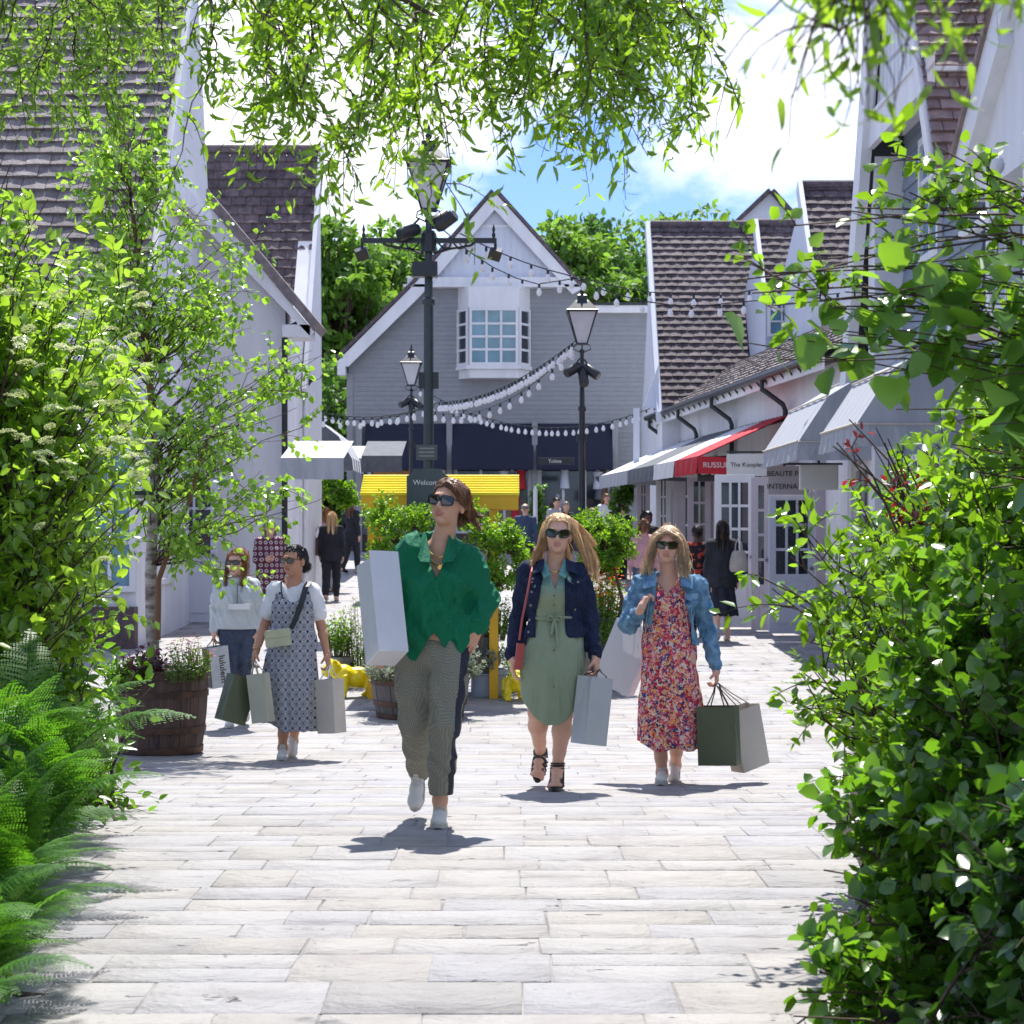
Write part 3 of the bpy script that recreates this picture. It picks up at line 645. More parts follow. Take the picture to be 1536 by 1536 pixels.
# domed awnings
def dome(ya, yb, label, xw=4.95, s=1.):
    o = emp('dome_awning', (xw, (ya + yb) / 2, gz(24)), label=label, cat='awning', group='pale domed awnings on the right'); B = o.location
    pr = [(xw, 3.58), (xw - .42, 3.54), (xw - .92, 3.24), (xw - 1.30, 2.66)]
    n = 12; b = MB(); vs = []; fs = []
    for i in range(n + 1):
        y = ya + (yb - ya) * i / n
        for x, z in pr: vs.append((x - B.x, y - B.y, z - B.z - .012 * (i % 2)))
    m = len(pr)
    for i in range(n):
        for j in range(m - 1): fs.append((i * m + j, i * m + j + 1, (i + 1) * m + j + 1, (i + 1) * m + j))
    b.add(vs, fs); b.build('canvas', M_awg, o, fix=False)
    for y in (ya, yb):
        b = MB(); b.prism([(x - B.x, y - B.y, z - B.z) for x, z in pr] + [(xw - B.x, y - B.y, 2.66 - B.z)], (0, .01 if y == yb else -.01, 0)); b.build('side_panel', M_awg, o)
    b = MB()
    for i in range(24):
        y0_ = ya + (yb - ya) * i / 24; y1_ = ya + (yb - ya) * (i + 1) / 24; a1 = .035 * math.sin(i * 1.7) + .02; a2 = .035 * math.sin((i + 1) * 1.7) + .02
        b.prism([(pr[-1][0] - B.x, y0_ - B.y, 2.66 - B.z), (pr[-1][0] - B.x, y1_ - B.y, 2.66 - B.z), (pr[-1][0] - B.x - a2, y1_ - B.y, 2.42 - B.z), (pr[-1][0] - B.x - a1, y0_ - B.y, 2.42 - B.z)], (.008, 0, 0))
    for i in range(10):
        xa = pr[-1][0] + 1.32 * i / 10; xb = xa + .132; a1 = .025 * math.sin(i * 1.9); a2 = .025 * math.sin((i + 1) * 1.9)
        b.prism([(xa - B.x, min(ya, yb) - .012 - B.y, 2.66 - B.z), (xb - B.x, min(ya, yb) - .012 - B.y, 2.66 - B.z), (xb - B.x, min(ya, yb) - .012 - a2 - B.y, 2.42 - B.z), (xa - B.x, min(ya, yb) - .012 - a1 - B.y, 2.42 - B.z)], (0, .006, 0))
    b.build('valance', M_awg, o)
    b = MB()
    for x, z in pr[1:]: b.tube([(x - .012 - B.x, ya - B.y, z + .008 - B.z), (x - .012 - B.x, yb - B.y, z + .008 - B.z)], .012, 6)
    b.tube([(pr[-1][0] - B.x, min(ya, yb) - .02 - B.y, 2.66 - B.z), (xw - B.x, min(ya, yb) - .02 - B.y, 2.66 - B.z)], .010, 6)
    b.build('seam_cord', mat('cream_piping', (.6, .55, .45), .7), o, True)
dome(25.5, 29.0, 'farther pale grey domed awning over the right shopfront'); dome(21.2, 23.6, 'nearer pale grey domed awning half behind the right bushes')
o = emp('shopfront', (5.0, 25, gz(25)), label='cream glazed shopfront beneath the pale domed awnings', cat='shopfront'); B = o.location
MB().bb(-.02, .3, -5, 4, 0, 3.4).build('wall', M_pink, o)
for i in range(5): window(o, (-.03, -4.6 + i * 1.7, .55), (0, 1, 0), (-1, 0, 0), 1.45, 2.0, 3, 3, M_glassd, .08, .05, name='shop_window')
for i in range(6): MB().bb(-.14, -.02, -4.85 + i * 1.7, -4.63 + i * 1.7, 0, 2.9).build('pilaster', M_white, o)
o = emp('lightbox_sign', (gx(1228, 27), 27, zz(735, 27)), label='blank pale frosted sign box hanging under the domed awning', cat='sign'); 
MB().bb(-.26, .26, -.06, .06, .0, .34).build('box', M_sgn, o, bevel=.02); MB().beam((0, 0, .34), (0, 0, .5), .03, .03, up=(0, 1, 0)).build('bracket', M_black, o)

# ---- left side: big tiled building
XE = -4.93
BL = emp('tiled_building', (XE, 27, gz(27)), label='large pale building at the left with a huge brown tiled roof rising out of frame', cat='building'); B = BL.location
e0 = (26.6, 4.68); r0 = (31.1, 11.1); v = Vector((0, r0[0] - e0[0], r0[1] - e0[1])); L = v.length
tiles(G(XE - 9, e0[0], e0[1]), (1, 0, 0), v, 9.05, L, .235, .34, seed=12, th=.06).build('roof', M_tile2, BL)
MB().prism([G(XE - .12, 26.9, -1), G(XE - .12, 26.9, 4.75), G(XE - .12, 31.05, 10.75), G(XE - .12, 32.3, 7), G(XE - .12, 32.3, -1)], (-9, 0, 0)).build('wall', M_render, BL)
b = MB()
def rakeL(b, p, r, w_, x, t_=.1):
    d = Vector((0, r[0] - p[0], r[1] - p[1])).normalized(); n = Vector((0, -d.z, d.y)); n = -n if n.z > 0 else n
    b.prism([G(x, p[0], p[1]), G(x, r[0], r[1]), G(x, r[0] + n.y * w_, r[1] + n.z * w_), G(x, p[0] + n.y * w_, p[1] + n.z * w_)], (t_, 0, 0))
rakeL(b, (28.0, 6.6), (r0[0], r0[1] + .03), .34, XE + .03); rakeL(b, (26.4, 4.45), (28.0, 6.6), .3, XE + .03)
b.build('barge_board', M_white, BL)
MB().prism([G(XE - .1, 28.1, 6.4), G(XE - .1, 31.0, 10.7), G(XE - .1, 32.3, 7.0), G(XE - .1, 32.3, 6.4)], (.12, 0, 0)).build('gable_panel', M_aww, BL)
b = MB(); b.bb(XE - .05 - B.x, XE + .22 - B.x, 28.0 - B.y, 31.4 - B.y, 6.25 - B.z, 6.5 - B.z); b.build('gable_band', M_white, BL)
window(BL, G(-5.75, 26.87, gz(27) + .75), (1, 0, 0), (0, -1, 0), .7, 1.9, 2, 3, M_glassb, .08, .05, name='shop_window')
MB().bb(-7 - B.x, XE - .1 - B.x, -.35, -.1, -.2, .55).build('plinth', M_brick, BL)
window(BL, G(XE - .14, 28.2, gz(27) + .8), (0, 1, 0), (1, 0, 0), 1.6, 1.8, 3, 3, M_glassb, .08, .05, name='shop_window')

# ---- white rendered gable facing us, dark roof behind it
o = emp('rendered_house', (-5, 32.5, gz(32.5)), label='white rendered gable wall behind the birch at the left with white verge and black downpipe', cat='building'); B = o.location; Y1 = 32.5
q1 = [at(300, 300, Y1) - B, at(428, 452, Y1) - B, at(428, 980, Y1) - B, at(150, 980, Y1) - B, at(150, 300, Y1) - B]
q1[2].z = q1[3].z = -1
MB().prism(q1, (0, 5, 0)).build('wall', M_render, o)
d = (at(474, 500, Y1) - at(300, 292, Y1)).normalized(); n = Vector((-d.z, 0, d.x)) * -1; n = -n if n.z > 0 else n
p = at(300, 292, Y1) - B; r = at(474, 500, Y1) - B
b = MB(); b.prism([p + Vector((0, -.3, 0)), r + Vector((0, -.3, 0)), r + n * .1 + Vector((0, -.3, 0)), p + n * .32 + Vector((0, -.3, 0))], (0, .1, 0)); b.bb(at(428, 0, Y1).x - B.x - .02, at(468, 0, Y1).x - B.x, -.3, .5, zz(497, Y1) - B.z - .12, zz(497, Y1) - B.z + .08)
b.build('verge_board', M_white, o)
MB().prism([p + Vector((0, -.34, .02)), r + Vector((0, -.34, .02)), r - n * .14 + Vector((0, -.34, .02)), p - n * .14 + Vector((0, -.34, .02))], (0, 1.2, 0)).build('roof', M_tile2, o)
MB().tube([at(446, 486, Y1 - .2) - B, at(434, 492, Y1 - .2) - B, at(427, 500, Y1 - .2) - B, Vector((at(427, 0, Y1 - .2).x - B.x, -.2, .2))], .05, 8).build('downpipe', M_black, o, True)
o, B, g_ = tile_block('tiled_building', 'dark brown tiled building behind the white rendered gable at the left', 230, 468, 226, 560, 35.5, math.radians(60), wallm=M_grey2, gauge=.21, seed=15, depth=.6)
x0, x1, Ye, Yr, ze, zr_ = g_
b = MB(); b.beam(Vector((x1 + .06, Ye - .6, ze - .4)) - B, Vector((x1 + .06, Yr, zr_ + .02)) - B, .08, .30); b.build('verge_board', M_white, o)
b = MB(); b.prism([Vector((x1 + .03, Ye - .2, -1 + B.z)) - B, Vector((x1 + .03, Ye - .2, ze + .2)) - B, Vector((x1 + .03, Yr, zr_ - .3)) - B, Vector((x1 + .03, Yr + .3, ze)) - B, Vector((x1 + .03, Yr + .3, -1 + B.z)) - B], (-.3, 0, 0)); b.build('wall', M_white, o)
window(o, (x1 - 1.0 - B.x, -.24, 2.9), (1, 0, 0), (0, -1, 0), .6, 1.2, 2, 3, M_glassd)
MB().bb(x1 - 3 - B.x, x1 + .0 - B.x, -.2, .3, -.5, ze - B.z - .1).build('wall', M_grey2, o)
MB().tube([Vector((x1 + .15 - B.x, -.3, ze - B.z - .1)), Vector((x1 - .05 - B.x, -.32, ze - B.z - .4)), Vector((x1 - .05 - B.x, -.32, .3))], .05, 8).build('downpipe', M_black, o, True)

# ---- left doors and awnings
door_leaf(232, 326, 716, 31.3, M_lilac, 3, 3, 'pale grey door leaf with a silver letter plate behind the birch trunk', .46, True, group='open shop doors on the left')
door_leaf(330, 372, 720, 33.2, M_pink, 2, 4, 'pinkish glazed door leaf left of the woman in the patterned coat', .46, group='open shop doors on the left')
def left_awning(pxa, pxb, pyt, pyb, Ya, Yb, mc, mv, label, val=.42):
    """flat awning reaching right from the left facade"""
    xa, xb = gx(pxa, Ya), gx(pxb, Ya); zt, zb_ = zz(pyt, Ya), zz(pyb, Ya)
    o = emp('shop_awning', (xa, Ya, gz(Ya)), label=label, cat='awning', group='awnings over the left shops'); B = o.location
    MB().prism([G(xa, Ya, zb_), G(xb, Ya, zb_), G(xb, Yb, zt), G(xa, Yb, zt)], (0, 0, -.015)).build('canvas', mc, o)
    b = MB()
    n = 14
    for i in range(n):
        x_ = xa + (xb - xa) * i / n; x2 = xa + (xb - xa) * (i + 1) / n; w1 = .02 * math.sin(i * 2.1); w2 = .02 * math.sin((i + 1) * 2.1)
        b.prism([G(x_, Ya - .02, zb_), G(x2, Ya - .02, zb_), G(x2, Ya - .02 - w2, zb_ - val), G(x_, Ya - .02 - w1, zb_ - val)], (0, .008, 0))
    b.build('valance', mv, o); MB().tube([G(xa, Ya + .1, zb_), G(xb, Ya + .1, zb_)], .02, 6).build('frame', M_black, o)
left_awning(372, 455, 661, 690, 31.6, 33.3, M_aww, M_awg, 'bright white awning with pale valance nearest on the left shops', .3)
left_awning(440, 502, 655, 683, 36.2, 37.8, M_awd, M_awd, 'dark flat awning behind the bright white one on the left', .3)
left_awning(400, 520, 658, 686, 41, 43.5, M_aww, M_pink, 'off-white awning with pinkish valance farther along the left shops', .3)
o = emp('dome_awning', (gx(440, 44), 44, gz(44)), label='dark domed awning with pale striped front at the far left shops', cat='awning'); B = o.location
pr = [(440, 618), (478, 632), (508, 655), (528, 688), (530, 706)]
def DP(i, y): return Vector((gx(pr[i][0], 44) - B.x, y - B.y, zz(pr[i][1], 44) - B.z))
b = MB(); b.prism([DP(i, 44) for i in range(5)] + [Vector((DP(0, 44).x, 44 - B.y, DP(4, 44).z))], (0, .02, 0)); b.build('side_panel', M_awd, o)
b = MB()
for s in range(9):
    b.mi = s % 2; ya, yb = 44.02 + s * .33, 44.35 + s * .33
    for i in range(4): b.prism([DP(i, ya), DP(i + 1, ya), DP(i + 1, yb), DP(i, yb)], (0, 0, .015))
b.build('canvas', [M_aww, M_awd], o)
# ================================================================ STREET FURNITURE
def lantern(parent, z, s=1., m=M_black):
    """four-sided lantern head, base at height z"""
    r = PI / 4; r2 = math.sqrt(2)
    b = MB(); b.lathe([(.03 * s, z), (.05 * s, z + .03 * s), (.03 * s, z + .06 * s)], (0, 0, 0), 12)
    for a in range(4):
        t = a * PI / 2
        p = Vector((math.cos(t) * .05, math.sin(t) * .05, 0)) * s; q_ = Vector((math.cos(t) * .15, math.sin(t) * .15, 0)) * s
        b.tube([Vector((0, 0, z)) + p * .4, Vector((0, 0, z + .06 * s)) + q_, Vector((0, 0, z + .13 * s)) + q_ * .9, Vector((0, 0, z + .16 * s)) + p], .009 * s, 6)
    b.build('lantern_bracket', m, parent, True)
    z0 = z + .16 * s; z1 = z0 + .52 * s
    MB().lathe([(.115 * s * r2 * .72, z0), (.235 * s * r2 * .98, z1)], (0, 0, 0), 4).build('lantern_glass', M_milk, parent)
    b = MB(); a0, a1 = .12 * s, .24 * s
    for sx in (-1, 1):
        for sy in (-1, 1): b.beam((sx * a0 * .72, sy * a0 * .72, z0), (sx * a1 * .99, sy * a1 * .99, z1), .018 * s, .018 * s)
    b.lathe([(a0 * 1.15, z0 - .025 * s), (a0 * 1.15, z0)], (0, 0, 0), 4); b.lathe([(a1 * 1.55, z1), (a1 * 1.6, z1 + .03 * s), (a1 * 1.5, z1 + .04 * s), (a1 * .75, z1 + .18 * s), (a1 * .5, z1 + .22 * s), (a1 * .5, z1 + .29 * s), (a1 * .2, z1 + .32 * s)], (0, 0, 0), 4)
    b.lathe([(.03 * s, z1 + .31 * s), (.045 * s, z1 + .36 * s), (.02 * s, z1 + .40 * s), (.026 * s, z1 + .43 * s), (.005 * s, z1 + .5 * s)], (0, 0, 0), 10)
    b.build('lantern_frame', m, parent)
def spot(parent, c, d, s=1.):
    d = Vector(d).normalized(); c = Vector(c)
    b = MB(); b.tube([c, c + d * .05 * s, c + d * .30 * s, c + d * .32 * s], [.06 * s, .085 * s, .085 * s, .07 * s], 12); b.tube([c + Vector((0, 0, .12 * s)), c + d * .12 * s + Vector((0, 0, .05 * s))], .015 * s, 6)
    b.build('spotlight', M_black, parent, True)
def lamp_post(px, Y, py_top, label, s=1., r=.055, arms=False, base_px=None):
    o = emp('street_lamp', (gx(px, Y), Y, gz(Y)), label=label, cat='street lamp', group='black lantern street lamps'); H = zz(py_top, Y) - gz(Y)
    zl = H - 1.18 * s
    b = MB(); b.lathe([(r * 2.2, 0), (r * 2.4, .08), (r * 1.9, .12), (r * 1.7, .7), (r * 2, .74), (r * 1.5, .8), (r * 1.25, 1.0), (r * 1.15, 1.1), (r, 2.2), (r * .95, zl - 1.0), (r * 1.3, zl - .98), (r * 1.3, zl - .93), (r * .85, zl - .9), (r * .6, zl)], (0, 0, 0), 20)
    b.build('post', M_post if arms else M_black, o, True)
    b = MB(); b.bb(-.12, .12, -.03, .03, zl - 2.0, zl - 1.8) if arms else b.bb(-.09, .09, -.03, .03, H * .52, H * .52 + .12); b.build('clamp', M_black, o)
    lantern(o, zl, s)
    if arms:
        za = zz(361, Y) - gz(Y); b = MB()
        b.beam((gx(541 + 768 - px, Y), 0, za), (gx(745 + 768 - px, Y), 0, za), .05, .06); b.lathe([(r * 1.5, za - .14), (r * 1.5, za + .08), (r, za + .12)], (0, 0, 0), 14)
        for sx in (-1, 1):
            for kx in (.12, .30): b.tube([(sx * kx, 0, za - .03), (sx * (kx + .06), 0, za - .10), (sx * (kx + .13), 0, za - .08), (sx * (kx + .15), 0, za - .03)], .012, 6)
            b.tube([(sx * .06, 0, za - .16), (sx * .25, 0, za - .10), (sx * .5, 0, za - .06), (sx * .55, 0, za - .03)], .014, 6)
            b.lathe([(.015, za + .03), (.025, za + .07), (.012, za + .1), (.02, za + .13), (.003, za + .2)], (sx * .78, 0, 0), 8)
        b.build('cross_arm', M_black, o)
        for sx in (-1, 1):
            c = Vector((sx * .80, 0, za - .16)); b = MB(); b.box(c, (.15, .16, .13), (.4, .3 * sx, 0)); b.tube([c + Vector((0, 0, .14)), c], .02, 6); b.build('floodlight', M_black, o, bevel=.01)
        spot(o, (-.12, -.05, za + .14), (-.8, -.5, -.35), .9); spot(o, (.10, -.06, za + .14), (.6, -.3, .4), .9); spot(o, (.02, .1, za + .2), (.6, .5, .5), .9)
        MB().box((-.04, -.1, za - .36), (.3, .18, .18)).build('control_box', M_black, o, bevel=.01)
    else:
        spot(o, (-.04, -.04, zl - .22), (-.8, -.5, -.5), 1.0); spot(o, (.04, -.04, zl - .24), (.8, -.4, -.6), 1.0); spot(o, (0, -.06, zl - .3), (.1, -.6, -.9), 1.0)
    return o
L1 = lamp_post(643, 24, 186, 'tall dark lamp post with cross arm and floodlights rising behind the welcome board', 1.0, .062, arms=True)
L2 = lamp_post(873, 34, 425, 'black lantern lamp post at the right of the grey shop front', 1.0, .055)
L3 = lamp_post(617, 50, 516, 'farthest black lantern lamp post before the left part of the grey shop', 1.0, .055)
# small plate and welcome board
o = emp('wall_plate', (gx(640, 23.9), 23.88, zz(690, 23.9)), label='small dark plate with faint lines strapped to the tall lamp post', cat='plate')
MB().bb(-.125, .125, -.012, .012, 0, .18).build('board', M_green_sign, o, bevel=.003)
for i in range(3): MB().bb(-.09, .09, -.016, -.012, .04 + i * .045, .055 + i * .045).build('text_line', M_zinc, o)
Ys = 19.95; o = emp('welcome_board', (gx(641, Ys), Ys, gz(Ys)), label='dark green board reading Welcome with notched top corners behind the woman in green', cat='sign')
h0, h1 = zz(800, Ys) - gz(Ys), zz(703, Ys) - gz(Ys); wv = gx(768 + 31, Ys)
pl = [(-wv, h0), (-wv, h1 - .07), (-wv + .03, h1 - .06), (-wv + .055, h1 - .035), (-wv + .06, h1), (wv - .06, h1), (wv - .055, h1 - .035), (wv - .03, h1 - .06), (wv, h1 - .07), (wv, h0)]
MB().prism([(x, 0, z) for x, z in pl], (0, .05, 0)).build('board', M_green_sign, o)
MB().bb(-.03, .03, .05, .11, 0, h1 - .1).build('stake', M_black, o)
text('Welcome', .072, (.0, -.004, zz(724, Ys) - gz(Ys)), (PI / 2, 0, 0), M_txt, o)
# finger sign by right pilaster
o = emp('finger_sign', (gx(803, 46), 46, gz(46)), label='small white post with a dark finger board left of the right-hand lamp', cat='sign')
MB().lathe([(.07, 0), (.06, .1), (.05, 1.9), (.03, 2.0)], (0, 0, 0), 10).build('post', M_white, o, True)
zf = zz(692, 46) - gz(46); MB().bb(.06, .9, -.02, .02, zf - .08, zf + .08).build('board', M_black, o, bevel=.01); text('Toilets', .11, (.45, -.024, zf), (PI / 2, 0, 0), M_txt, o)

# ---- string lights
def catenary(a, b, sag, n):
    return [Vector(a).lerp(Vector(b), i / n) + Vector((0, 0, -4 * sag * (i / n) * (1 - i / n))) for i in range(n + 1)]
def string_lights(pts, step, label, s=1., name='string_lights', seed=1):
    """wire through points with bulbs hanging from it"""
    r = random.Random(seed); o = emp(name, pts[0], label=label, cat='string lights', group='festoon light strings over the street'); B = Vector(pts[0])
    P = [p - B for p in pts]
    MB().tube(P, .008 * s, 5).build('wire', M_black, o)
    d = 0; nxt = step * .5; k = 0
    for a, c in zip(P[:-1], P[1:]):
        L = (c - a).length
        while nxt < d + L:
            p = a.lerp(c, (nxt - d) / L) + Vector((r.uniform(-.02, .02), r.uniform(-.03, .03), 0)); k += 1
            MB().lathe([(.013 * s, -.055 * s), (.017 * s, -.05 * s), (.017 * s, 0), (.006 * s, .005)], p, 8).build('bulb_holder', M_black, o)
            MB().lathe([(.013 * s, -.055 * s), (.022 * s, -.075 * s), (.036 * s, -.105 * s), (.034 * s, -.135 * s), (.02 * s, -.155 * s), (.003 * s, -.16 * s)], p, 9).build('bulb', M_bulb, o, True)
            nxt += step * r.uniform(.8, 1.2)
        d += L
za = zz(361, 24)
string_lights(catenary(at(665, 345, 24), at(870, 505 - 80, 27), .25, 6)[:5] + catenary(at(845, 408, 26), at(1100, 440, 27), .12, 10)[1:] + [at(1250, 415, 27)], .36, 'upper festoon string running right from the cross arm of the tall lamp', 1.0, seed=1)
string_lights(catenary(at(690, 350, 24), at(850, 412, 25.4), .05, 5)[:-1] + catenary(at(850, 412, 25.4), at(1090, 455, 26), .16, 10) + [at(1260, 440, 26)], .37, 'lower of the two festoon strings running right from the tall lamp', 1.0, seed=2)
string_lights(catenary(at(862, 512, 34), at(660, 603, 42), .25, 10)[:-1] + catenary(at(660, 603, 42), at(430, 600, 44), .35, 10), .21, 'festoon string falling left from the right lantern lamp to the left shops', 1.25, seed=3)
string_lights(catenary(at(868, 514, 34), at(640, 614, 42), .5, 14), .55, 'second looser festoon string leaving the right lantern lamp', 1.25, seed=4)
string_lights(catenary(at(626, 580, 50), at(1005, 600, 46), .82, 24), .2, 'long sagging festoon string across the front of the grey shop', 1.3, seed=5)
string_lights(catenary(at(470, 625, 42), at(640, 612, 44), .15, 8), .48, 'short low festoon string at the left below the others', 1.25, seed=6)

# ---- yellow kiosk cart
YK = 20.3; o = emp('kiosk_cart', (gx(660, YK), YK, gz(YK)), label='yellow roofed garden cart with yellow posts, filled with plants behind the woman in green', cat='kiosk'); B = o.location
xa, xb = gx(540, YK) - B.x, gx(779, YK) - B.x; zt, zm, zl_ = zz(712, YK + .5) - B.z, zz(741, YK) - B.z, zz(764, YK) - B.z
for i in range(8):
    f = i / 8; f2 = (i + 1) / 8
    MB().prism([(xa, 0 + .5 * f, zm + (zt - zm) * f + .016), (xa, .5 * f2 + .02, zm + (zt - zm) * f2 + .0), (xa, .5 * f2 + .02, zm + (zt - zm) * f2 - .02), (xa, .5 * f, zm + (zt - zm) * f - .014)], (xb - xa, 0, 0)).build('roof_slat', M_yellow, o, bevel=.004)
    MB().prism([(xa, 1.04 - .5 * f, zm + (zt - zm) * f + .016), (xa, 1.02 - .5 * f2, zm + (zt - zm) * f2), (xa, 1.02 - .5 * f2, zm + (zt - zm) * f2 - .02), (xa, 1.04 - .5 * f, zm + (zt - zm) * f - .014)], (xb - xa, 0, 0)).build('roof_slat', M_yellow, o, bevel=.004)
M_yel2 = mat('deep_yellow_paint', (.75, .42, .01), .4, (.68, .38, .01), 4)
for y in (.03, 1.0): MB().bb(xa + .01, xb - .01, y - .015, y + .015, zl_, zm - .003).build('fascia', M_yel2, o, bevel=.004)
for x in (xa + .02, xb - .02): MB().prism([(x - .012, .05, zl_ + .01), (x - .012, .98, zl_ + .01), (x - .012, .98, zm - .02), (x - .012, .52, zt - .03), (x - .012, .05, zm - .02)], (.024, 0, 0)).build('gable_end', M_yel2, o)
for x in (xa + .12, xb - .26):
    for y in (.08, .95): MB().bb(x - .045, x + .045, y - .045, y + .045, 0, zl_ + .05).build('post', M_yel2, o, bevel=.005)
b = MB(); b.bb(xa + .17, xb - .31, .1, .93, .25, .62); b.build('plant_box', M_green_sign, o, bevel=.01); MB().bb(xa + .19, xb - .33, .12, .91, .6, .64).build('soil', M_soil, o)
# ---- planters
M_gwood = mat('grey_oak_barrel', (.14, .125, .12), .7, (.075, .07, .068), 5, stretch=(3, 3, .3), bump=.5, bscale=25)
M_bwood = mat('brown_oak_barrel', (.125, .075, .055), .7, (.05, .032, .028), 5, stretch=(3, 3, .3), bump=.6, bscale=25)
M_hoop = mat('rusty_hoop', (.13, .07, .045), .6, (.05, .035, .03), 9, metal=.5, bump=.3)
def barrel(px, Y, wpx, pyt, label, wood, staves=26, flare=1.16, group='wooden barrel planters'):
    o = emp('barrel_planter', (gx(px, Y), Y, gz(Y)), label=label, cat='planter', group=group); R_ = wpx / 2 / FPX * Y; h = zz(pyt, Y) - gz(Y)
    rr = lambda z: R_ * (1 / flare + (1 - 1 / flare) * (z / h)) * (1 + .05 * math.sin(PI * z / h))
    for i in range(staves):
        a0 = 2 * PI * i / staves + .004; a1 = 2 * PI * (i + 1) / staves - .004; vs = []; fs = []
        dz = rnd.uniform(-.004, .006); dr = rnd.uniform(-.003, .003)
        for j in range(7):
            z = (h + dz) * j / 6; r1 = rr(min(z, h)) + dr; r2 = r1 - .03
            vs += [(math.cos(a) * r, math.sin(a) * r, z) for a, r in ((a0, r1), (a1, r1), (a1, r2), (a0, r2))]
        for j in range(6): fs += [(j * 4 + q, j * 4 + (q + 1) % 4, j * 4 + 4 + (q + 1) % 4, j * 4 + 4 + q) for q in range(4)]
        fs += [(0, 1, 2, 3), (24, 25, 26, 27)]
        MB().add(vs, fs).build('stave', wood, o)
    for z in (.06 * h, .30 * h, .72 * h, .93 * h):
        MB().lathe([(rr(z) + .002, z - .024), (rr(z) + .009, z - .024), (rr(z + .02) + .009, z + .024), (rr(z + .02) + .002, z + .024)], (0, 0, 0), 40).build('hoop', M_hoop, o, True)
    MB().lathe([(R_ - .04, h - .08), (R_ * .5, h - .05), (.01, h - .04)], (0, 0, 0), 24).build('soil', M_soil, o, True)
    return o, R_, h
BP, BR, BH = barrel(242, 15.6, 138, 1003, 'big brown oak half barrel with rusty hoops and a birch growing in it', M_bwood)
GP, GR, GH = barrel(630, 18.7, 146, 1000, 'grey weathered half barrel behind the woman in green', M_gwood)
def pot(px, Y, wpx, pyt, label, m, taper=.75, name='plant_pot', n=28):
    o = emp(name, (gx(px, Y), Y, gz(Y)), label=label, cat='plant pot', rz=.2 if n == 4 else 0); R_ = wpx / 2 / FPX * Y * (1.35 if n == 4 else 1); h = zz(pyt, Y) - gz(Y)
    MB().lathe([(R_ * taper, 0), (R_ * (taper + .05), .02), (R_ * .95, h - .06), (R_ * 1.03, h - .055), (R_ * 1.03, h), (R_ * .93, h), (R_ * .9, h - .06)], (0, 0, 0), n).build('pot_body', m, o, n > 4)
    MB().lathe([(R_ * .9, h - .07), (.01, h - .04)], (0, 0, 0), n).build('soil', M_soil, o)
    return o, R_, h
pot(508, 21.5, 40, 985, 'small grey pot of leafy plants left of the yellow bulldog', M_zinc)
pot(733, 20.6, 56, 1003, 'low pale grey tub of trailing silver plants beside the green trousers', mat('pale_grey_tub', (.33, .37, .43), .6), .9)
pot(908, 21.6, 74, 925, 'dark grey square planter behind the woman in the navy jacket holding an orange-flowering tree', mat('dark_planter', (.07, .075, .08), .6), .8, n=4)
pot(478, 40, 66, 810, 'large pale stone planter by the left shops with a tall bamboo', mat('stone_planter', (.33, .32, .32), .7), .85, n=4)
pot(925, 44, 40, 790, 'planter with dark bush beside the right lantern lamp', M_black)

